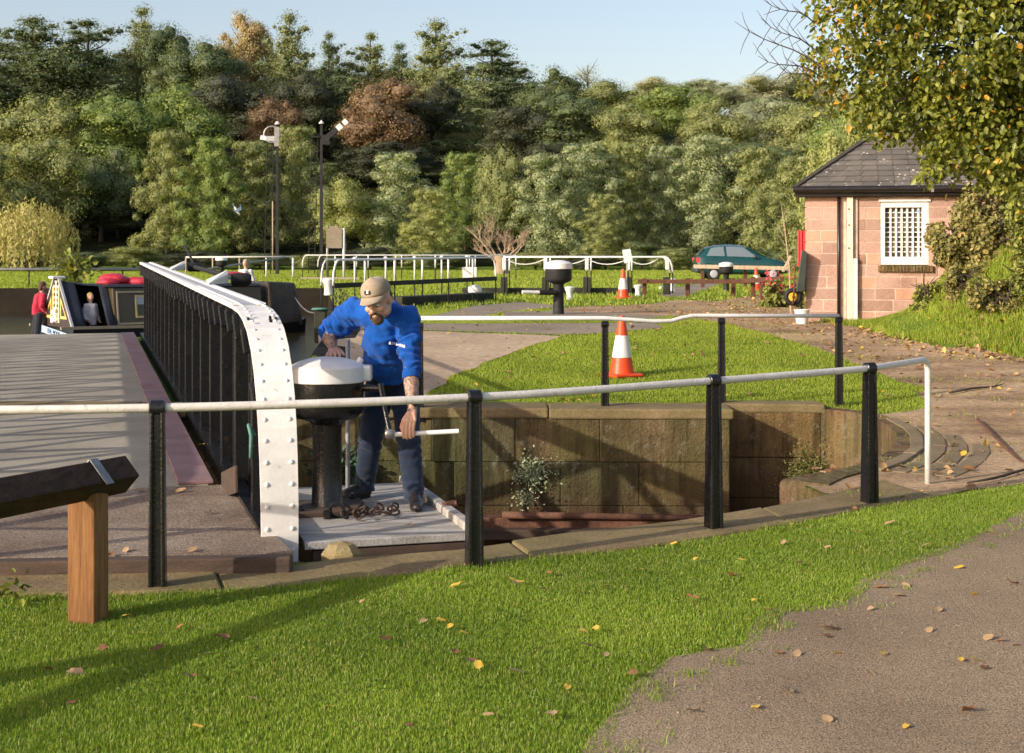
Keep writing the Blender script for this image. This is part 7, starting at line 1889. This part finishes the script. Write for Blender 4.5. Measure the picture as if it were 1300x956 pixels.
# head in its own frame
b.M = HM
b.ell((0, -.008, .022), (.077, .098, .100), 24, 16); b.ell((0, .028, -.045), (.060, .068, .085), 20, 14); b.ell((0, .074, -.104), (.032, .026, .026), 14, 9)
b.tube([(0, .094, .012), (0, .106, -.018), (0, .113, -.036)], [.009, .012, .015], 10); b.ell((0, .112, -.038), (.016, .015, .012), 10, 8); b.ell((.012, .103, -.041), (.009, .010, .008), 8, 6); b.ell((-.012, .103, -.041), (.009, .010, .008), 8, 6)
b.ell((0, .082, .022), (.058, .020, .012), 16, 8)
for s in (-1, 1):
    b.ell((s * .040, .070, -.035), (.026, .022, .022), 12, 8); b.ell((s * .080, -.008, -.020), (.011, .021, .032), 12, 8); b.ell((s * .050, .02, -.075), (.022, .04, .03), 12, 8)
b.ell((0, .096, -.070), (.024, .012, .006), 12, 7); b.ell((0, .093, -.080), (.021, .012, .007), 12, 7)
b.M = Matrix.Identity(4)
cap_(b, neck + Vector((0, .03, -.03)), HM @ Vector((0, -.035, -.06)), .066, .060)
# a trunk inside the clothes joins head, arms and legs
b.tube([waist, belly, chest, neck], [.13, .14, .14, .06], 16, ry=[.10, .11, .10, .06])
for S, E, W, side in ((ShR, ElR, WrR, -1), (ShL, ElL, WrL, 1)):
    cap_(b, chest.lerp(neck, .6), S, .06, .058); cap_(b, S, E, .045, .040); cap_(b, E, W, .042, .031, (E.lerp(W, .38), .053))
for Hp, Kn, An in ((HpR, KnR, AnR), (HpL, KnL, AnL)):
    cap_(b, waist + Vector((0, 0, -.03)), Hp, .09, .08); cap_(b, Hp, Kn, .08, .056); cap_(b, Kn, An, .054, .042, (Kn.lerp(An, .3), .056))
# left hand closed over the grip
gx_ = lambda x: G0.lerp(G1, (x - G0.x) / (G1.x - G0.x))
for x, l, r in ((-.706, .0, .0105), (-.683, .006, .0110), (-.660, .004, .0105), (-.638, -.004, .0092)):
    g_ = gx_(x); kx = -.664 + (x + .672) * 1.0
    K = Vector((kx, g_.y - .028, g_.z + .088))
    b.tube([WrL + Vector(((kx + .665) * .5, -.004, -.01)), WrL.lerp(K, .5) + Vector((0, -.008, 0)), K], [.019, .0165, .0125], 10)
    f_ = [K, g_ + Vector((0, -.031, .040)), g_ + Vector((0, -.0265, .006 - l)), g_ + Vector((0, -.020, -.020 - l)), g_ + Vector((0, .004, -.026 - l))]
    b.tube(f_, [r * 1.12, r * 1.05, r, r * .95, r * .8], 10); b.ell(f_[-1], r * .85, 8, 6); b.ell(K, r * 1.18, 8, 6)
b.ell(WrL + Vector((-.006, -.018, -.045)), (.036, .017, .045), 14, 9)
th = [WrL + Vector((-.022, -.004, -.030)), WrL + Vector((-.056, -.012, -.075)), gx_(-.722) + Vector((0, -.012, .045)), gx_(-.715) + Vector((.004, -.016, .018))]
b.tube(th, [.018, .0145, .0125, .0095], 10); b.ell(th[-1], .0100, 8, 6); b.ell(th[1], .0145, 8, 6)
# right hand flat on the capstan cap, fingers over the dome
for i, (dx, l) in enumerate(((-.036, .074), (-.012, .082), (.012, .080), (.036, .064))):
    K = WrR + Vector((.020 + dx * .9, -.085, -.030)); m1 = K + Vector((dx * .25, -l * .45, -.006)); tp = K + Vector((dx * .35, -l, -.030))
    b.tube([WrR + Vector((dx * .4, -.005, 0)), WrR.lerp(K, .55) + Vector((0, 0, .006)), K], [.019, .016, .0125], 10)
    b.tube([K, m1, tp], [.0120, .0108, .0088], 10); b.ell(tp, .0090, 8, 6); b.ell(K, .0130, 8, 6)
b.ell(WrR + Vector((.008, -.050, -.018)), (.038, .045, .017), 14, 9)
th = [WrR + Vector((.03, -.02, -.008)), WrR + Vector((.066, -.055, -.028)), WrR + Vector((.086, -.095, -.044))]
b.tube(th, [.018, .0135, .0100], 10); b.ell(th[-1], .0100, 8, 6)
body = b.build('body', skin_mat('tattooed_skin', True), man); remesh(body, .0046, 4)
off = Vector(man.location)
me = body.data; co = np.empty(len(me.vertices) * 3, np.float32); me.vertices.foreach_get('co', co); co = co.reshape(-1, 3) + np.array(off)
def segd(P_, a, b_):
    a = np.array(a); b_ = np.array(b_); d = b_ - a; t = np.clip(((P_ - a) @ d) / (d @ d), 0, 1); return np.linalg.norm(P_ - a - t[:, None] * d, axis=1)
tat = ((segd(co, ElR, WrR.lerp(ElR, .1)) < .075) | (segd(co, ElL, WrL.lerp(ElL, .12)) < .075)).astype(np.float32)
a_ = me.attributes.new('tat', 'FLOAT', 'POINT'); a_.data.foreach_set('value', tat)
# eyes, hair, beard
for s in (-1, 1):
    mb = MB(); mb.M = HM; mb.ell((s * .030, .083, -.008), (.013, .011, .0075), 12, 8); ey = mb.build('eye', M['reflect'], man, smooth=True)
    mi = MB(); mi.M = HM; mi.ell((s * .028, .0925, -.010), (.0055, .003, .0055), 10, 6); mi.build('iris', M['black_far'], ey, smooth=True)
hairm = cloth_mat('brown_beard_hair', (.095, .055, .035), 30, .8, .8, 200, .1)
mb = MB(); mb.M = HM
mb.ell((0, .074, -.110), (.041, .034, .034), 18, 12); mb.ell((0, .090, -.092), (.025, .018, .014), 14, 8)
for s in (-1, 1):
    mb.tube([(s * .004, .107, -.055), (s * .020, .102, -.061), (s * .032, .090, -.078), (s * .036, .076, -.100)], [.0065, .0085, .011, .013], 8)
o = mb.build('beard', hairm, body); remesh(o, .005, 3); displace(o, lambda p, n: noise.noise(p * 160) * .003)
mb = MB(); mb.M = HM
mb.ell((0, -.040, -.005), (.079, .072, .062), 18, 12)
o = mb.build('hair', hairm, body); remesh(o, .006, 3); displace(o, lambda p, n: noise.noise(p * 150) * .003)
# cap
capm = cloth_mat('tan_cap_cotton', (.40, .32, .23), 8, .9, .3, 160, .1)
mb = MB(); mb.M = HM; vs = []; fs = []; sg, rg_ = 32, 12
for i in range(rg_ + 1):
    p = PI / 2 * i / rg_
    for k in range(sg):
        t_ = 2 * PI * k / sg; y_ = math.sin(t_); vs.append((.0875 * math.cos(p) ** .75 * math.cos(t_), -.006 + .110 * math.cos(p) ** .75 * y_, .044 + .010 * (y_ > 0) * y_ - .012 * (y_ < 0) * -y_ * (1 - i / rg_) + (.086 + .006 * max(0, y_)) * math.sin(p)))
for i in range(rg_):
    for k in range(sg): fs.append((i * sg + k, i * sg + (k + 1) % sg, (i + 1) * sg + (k + 1) % sg, (i + 1) * sg + k))
mb.add(vs, fs); cap_o = mb.build('cap', capm, man, smooth=True)
sd_ = cap_o.modifiers.new('sol', 'SOLIDIFY'); sd_.thickness = .003
mb = MB(); mb.M = HM; vs = []; fs = []; nu, nv = 20, 8
for i in range(nv + 1):
    f = i / nv
    for k in range(nu + 1):
        a = R(22 + 136 * k / nu); ex = 1 - .0 * f
        bx, by = .0865 * math.cos(a), -.006 + .108 * math.sin(a)
        ext = .076 * f * math.sin(PI * min(1, max(0, (k / nu)))) ** .42
        vs.append((bx * (1 - .10 * f), by + ext, .053 - .018 * f - 2.6 * bx * bx))
for i in range(nv):
    for k in range(nu): a = i * (nu + 1) + k; fs.append((a, a + 1, a + nu + 2, a + nu + 1))
mb.add(vs, fs); o = mb.build('peak', capm, cap_o, smooth=True); sd_ = o.modifiers.new('sol', 'SOLIDIFY'); sd_.thickness = .004
# dark shield emblem with a pale cross on the front of the cap
ec = Vector((0.002, .094, .088)); en = Vector((0, .80, .45)).normalized(); ex_ = Vector((1, 0, 0)); ey_ = en.cross(ex_)
mb = MB(); mb.M = HM; mb.prism([ec + ex_ * x + ey_ * y for x, y in ((-.022, .010), (-.012, .019), (0, .015), (.012, .019), (.022, .010), (.020, -.006), (.010, -.017), (0, -.022), (-.010, -.017), (-.020, -.006))], en * .006)
o = mb.build('emblem', M['black_far'], cap_o, bevel=.0015)
mb = MB(); mb.M = HM
for a in (-38, 38, 0): q = Matrix.Rotation(R(a), 3, 'Z') @ Vector((0, 1, 0)); d_ = ex_ * q.x + ey_ * q.y; mb.beam(ec + en * .007 - d_ * (.013 if a else .003), ec + en * .007 + d_ * .012, .004, .002, up=tuple(en))
mb.build('emblem_mark', M['reflect'], cap_o)
mb = MB(); mb.M = HM; mb.ell((0, -.006, .130), (.009, .009, .004), 10, 6); mb.build('button', capm, cap_o, smooth=True)
# sweatshirt
blue = cloth_mat('royal_blue_fleece', (.008, .088, .40), 4, .9, .45, 120, .12)
mb = MB()
mb.tube([waist + Vector((0, .0, -.005)), waist + Vector((0, -.015, .04)), belly, chest, chest.lerp(neck, .55), neck], [.180, .208, .222, .220, .190, .095], 26, ry=[.125, .155, .172, .150, .125, .085])
mb.ell(ShR, (.092, .09, .088), 16, 10); mb.ell(ShL, (.090, .09, .088), 16, 10)
for S in (ShR, ShL): mb.tube([chest.lerp(neck, .72), S], [.118, .092], 16); mb.ell(chest.lerp(neck, .55) + Vector((0, .05, .03)), (.17, .10, .12), 16, 10)
cap_(mb, ShR, ShR.lerp(ElR, .84), .096, .078, (ShR.lerp(ElR, .5), .092), 18); cap_(mb, ShL, ShL.lerp(ElL, .98), .086, .062, (ShL.lerp(ElL, .55), .078), 18)
mb.ell(neck + Vector((0, -.005, .010)), (.082, .076, .030), 16, 8)
sw = mb.build('sweatshirt', blue, man); remesh(sw, .0080, 5)
def folds(p, n):
    w_ = p + off
    dl = min((w_ - ShR.lerp(ElR, .55)).length, (w_ - ShL.lerp(ElL, .6)).length); sl = max(0, 1 - dl / .22)
    d = noise.noise(Vector((w_.x * 9, w_.y * 9, w_.z * 22))) * .014 + noise.noise(w_ * 34) * .003
    ax = (ElL - ShL).normalized() if (w_ - ShL).length < (w_ - ShR).length else (ElR - ShR).normalized()
    d += sl * .016 * math.sin(w_.dot(ax) * 120 + noise.noise(w_ * 12) * 5)
    d += .022 * noise.noise(Vector((w_.x * 14 + w_.z * 10, w_.y * 4, w_.z * 9 - w_.x * 6)))
    hem = max(0, 1 - abs(w_.z - .96) / .05); d -= hem * .004
    return d
displace(sw, folds)
def cuff(c, d, r, w_): return MB().tube([c - d * w_ / 2, c - d * w_ * .2, c + d * w_ * .2, c + d * w_ / 2], [r * .97, r * 1.03, r * 1.03, r * .96], 22)
dR = (ElR - ShR).normalized(); dL = (ElL - ShL).normalized()
cuff(ShR.lerp(ElR, 1.0), dR, .073, .05).build('cuff', blue, sw, smooth=50); cuff(ShL.lerp(ElL, 1.13), dL, .059, .045).build('cuff', blue, sw, smooth=50)
o = MB().tube([waist + Vector((0, 0, -.03)), waist + Vector((0, 0, -.008)), waist + Vector((0, -.004, .016))], [.162, .170, .166], 26, ry=[.118, .126, .124]).build('hem_band', blue, sw, smooth=50)
# white embroidered wordmark on the chest: a ragged white bar
lc = Vector((-.765, 9.555, 1.185))
mb = MB()
r_ = random.Random(2)
bpy.context.view_layer.update()
inv = loc_of(sw).inverted()
def onshirt(x, z):
    ok, p, n, i = sw.ray_cast(inv @ Vector((x, 8.5, z)), Vector((0, 1, 0)))
    return (p + off, n) if ok else (Vector((x, 9.56, z)), Vector((0, -1, 0)))
for k in range(9):
    x = -.822 + k * .0135; z = 1.170 - k * .0030; h = r_.uniform(.014, .024) if k > 1 else .030
    p, n = onshirt(x, z); mb.box(p + n * .003, (.0115, .006, h), rot=Euler((R(-25), 0, R(6))))
mb.build('wordmark', M['reflect'], sw)
# jeans
denim = cloth_mat('navy_denim', (.022, .033, .065), 4, .9, .5, 150, .25)
mb = MB()
mb.ell((-.838, 9.95, .875), (.168, .125, .10), 20, 12)
for Hp, Kn, An in ((HpR, KnR, AnR), (HpL, KnL, AnL)):
    mb.tube([Hp + Vector((0, 0, .05)), Hp + Vector((0, 0, -.06)), Hp.lerp(Kn, .5), Kn, Kn.lerp(An, .45), An + Vector((0, 0, .02)), An + Vector((0, -.005, -.02))], [.098, .108, .096, .082, .078, .069, .068], 18)
    mb.ell(Hp, .10, 14, 9)
jn = mb.build('jeans', denim, man); remesh(jn, .0085, 6)
displace(jn, lambda p, n: noise.noise(Vector((p.x * 12, p.y * 12, p.z * 26))) * .009 + .006 * math.sin(p.z * 90 + noise.noise(p * 10) * 6) * max(0, 1 - abs(p.z - .40) / .12) + .004 * math.sin(p.z * 110 + noise.noise(p * 9) * 5) * max(0, 1 - abs(p.z - .12) / .10))
mb = MB(); mb.tube([(-.838, 9.95, .898), (-.838, 9.95, .93)], [.158, .160], 26, ry=[.118, .120]); mb.build('belt', M['black_far'], man, smooth=50)
mb = MB(); mb.box((-.868, 9.815, .875), (.06, .035, .11)); mb.tube([(-.868, 9.80, .83), (-.872, 9.79, .78), (-.868, 9.79, .74)], .006, 6); mb.build('belt_pouch', M['black_far'], man, bevel=.008)
# shoes
shoe = paint('black_shoe_leather', (.022, .019, .017), .42, (.05, .042, .035), .2, 12, .2)
def mkshoe(heel, toe):
    d = (toe - heel); L = d.length; d.normalize(); s = Vector((d.y, -d.x, 0)); Z = Vector((0, 0, 1)); mb = MB()
    at_ = lambda f, z: heel + d * L * f + Z * z
    mb.tube([at_(.02, .055), at_(.25, .058), at_(.5, .05), at_(.75, .042), at_(.98, .034)], [.036, .042, .044, .046, .030], 16, ry=[.048, .055, .050, .040, .026])
    mb.ell(at_(.95, .034), (.034, .034, .027), 14, 9); mb.ell(at_(.10, .06), (.040, .040, .052), 14, 9); mb.tube([at_(.16, .07), at_(.15, .13)], [.045, .046], 14)
    o = mb.build('shoe', shoe, man); remesh(o, .006, 4)
    sl = MB(); P_ = []
    for k in range(24):
        a = 2 * PI * k / 24; f = .5 + .53 * math.cos(a); wd = .047 * (.86 + .16 * math.cos(a)) * math.sin(a); P_.append(heel + d * L * f + s * wd)
    sl.prism([(p.x, p.y, .052) for p in P_], (0, 0, .020)); sl.build('sole', M['black_far'], o, bevel=.004)
    lc_ = MB()
    for k in range(4): q = at_(.36 + .09 * k, .098 - .012 * k); lc_.tube([q - s * .026, q + Z * .006, q + s * .026], .0035, 5)
    lc_.build('laces', M['black_far'], o)
mkshoe(Vector((-1.00, 10.0, .045)), Vector((-1.205, 9.86, .045))); mkshoe(Vector((-.668, 9.725, .045)), Vector((-.628, 9.43, .045)))
# watch
wd_ = (ElL - WrL).normalized(); wc = WrL + wd_ * .035
mb = MB(); mb.tube([wc - wd_ * .011, wc + wd_ * .011], [.037, .0375], 18); w_ = mb.build('watch', M['black_far'], man, smooth=50)
MB().lathe([(.021, 0), (.021, .010), (.017, .012)], wc + Vector((.018, -.032, 0)), 14, (.45, -.9, .1)).build('watch_case', M['gutter'], w_, smooth=40)

# ---- three small figures by the boats
def figure(label, base, H_, skin, top, topm, hairc, seated=False, face=0.0, hat=None):
    t = thing('person', label, 'person', base, face); k = H_ / 1.72
    mb = MB(); z = 0
    hz = 1.58 * k
    L = MB()
    L.ell((0, 0, hz), (.075 * k, .092 * k, .112 * k), 14, 10); L.ell((0, -.085 * k, hz - .02 * k), (.014 * k, .02 * k, .022 * k), 8, 6); L.tube([(0, .01, 1.36 * k), (0, 0, 1.5 * k)], .052 * k, 10)
    for s in (-1, 1): L.ell((s * .076 * k, 0, hz - .01 * k), (.01 * k, .02 * k, .03 * k), 8, 6)
    L.tube([(0, 0, .86 * k), (0, 0, 1.15 * k), (0, 0, 1.36 * k)], [.14 * k, .15 * k, .13 * k], 12, ry=[.10 * k] * 3)
    for s in (-1, 1):
        L.tube([(s * .15 * k, 0, 1.34 * k), (s * .21 * k, .02, 1.08 * k), (s * .17 * k, -.16 * k, .92 * k)], [.055 * k, .045 * k, .034 * k], 10); L.ell((s * .165 * k, -.20 * k, .90 * k), (.03 * k, .05 * k, .022 * k), 8, 6)
        L.tube([(s * .08 * k, 0, .90 * k), (s * .09 * k, -.01, .48 * k), (s * .10 * k, 0, .08 * k)], [.085 * k, .06 * k, .045 * k], 10); L.ell((s * .10 * k, -.06 * k, .045 * k), (.04 * k, .12 * k, .045 * k), 10, 6)
    bd = L.build('body', skin, t, world=False); remesh(bd, .016, 3)
    S = MB(); S.tube([(0, 0, .84 * k), (0, -.01, 1.1 * k), (0, 0, 1.36 * k), (0, .005, 1.42 * k)], [.175 * k, .19 * k, .175 * k, .075 * k], 16, ry=[.13 * k, .14 * k, .12 * k, .07 * k])
    for s in (-1, 1): S.tube([(s * .14 * k, 0, 1.35 * k), (s * .22 * k, .02, 1.07 * k), (s * .19 * k, -.10 * k, .97 * k)], [.075 * k, .062 * k, .052 * k], 12); S.ell((s * .15 * k, 0, 1.34 * k), .076 * k, 10, 7)
    c = S.build('top', topm, t, world=False); remesh(c, .016, 4); displace(c, lambda p, n: noise.noise(p * 9) * .012)
    J = MB()
    for s in (-1, 1): J.tube([(s * .085 * k, 0, .92 * k), (s * .09 * k, -.01, .48 * k), (s * .10 * k, 0, .07 * k)], [.105 * k, .08 * k, .07 * k], 12)
    c = J.build('trousers', M['navyc'], t, world=False); remesh(c, .018, 3)
    Hh = MB(); Hh.ell((0, .022 * k, hz + .025 * k), (.086 * k, .092 * k, .10 * k), 14, 9); Hh.ell((0, .05 * k, hz - .05 * k), (.075 * k, .055 * k, .09 * k), 10, 7)
    c = Hh.build('hair', hairc, t, world=False); remesh(c, .012, 2); displace(c, lambda p, n: noise.noise(p * 40) * .008)
    return t
M['navyc'] = cloth_mat('dark_trouser_cloth', (.02, .024, .035)); sk = skin_mat('plain_skin')
hb = cloth_mat('brown_hair', (.10, .05, .025), 30, .7, .6); hbl = cloth_mat('blond_hair', (.42, .29, .10), 30, .7, .6); hg = cloth_mat('grey_hair', (.30, .25, .22), 30, .7, .6)
q = atd(310, 352, 37.2)
figure('person in a white top standing behind the covered stern of the boat', (q.x, 37.4, -.02), 1.62, sk, None, cloth_mat('white_top_cloth', (.75, .74, .72)), hg, face=R(-12))
q = bo(-.32, 1.72, .0)
figure('person in a red jacket with brown hair behind the diamond painted board', (q.x, q.y, -.44), 1.58, sk, None, cloth_mat('red_jacket_cloth', (.46, .015, .05), 4, .6), hb, face=R(125)).rotation_euler.x = R(9)
c = bo(.58, .55, .0)
figure('blond child in a white top crouched inside the boat\'s canvas tent opening', (c.x, c.y, -.56), 1.44, sk, None, cloth_mat('pale_top_cloth', (.70, .66, .64)), hbl, face=R(55))
# gull in flight over the far bank
c = atd(300, 267, 58); t = MB()
t.M = Matrix.Translation(c) @ Euler((R(35), R(60), R(25))).to_matrix().to_4x4()
t.tube([(-.2, 0, 0), (-.1, 0, .01), (.05, 0, .015), (.15, 0, .02), (.2, 0, .015)], [.01, .045, .055, .038, .008], 10); t.ell((.19, 0, .03), (.035, .028, .028), 8, 6); t.beam((.21, 0, .025), (.255, 0, .018), .012, .012, w1=.003, h1=.003)
for s in (-1, 1): t.add([(.08, .03 * s, .03), (-.05, .03 * s, .03), (-.03, .22 * s, .12), (.10, .22 * s, .13), (-.12, .48 * s, .08), (-.06, .50 * s, .085)], [(0, 1, 2, 3), (3, 2, 4, 5)])
t.add([(-.18, .02, 0), (-.18, -.02, 0), (-.30, -.07, .0), (-.30, .07, .0)], [(0, 1, 2, 3)])
tag(t.build('gull', M['reflect'], None, smooth=40, world='base'), 'white gull flying low over the far bank before the dark trees', 'gull')
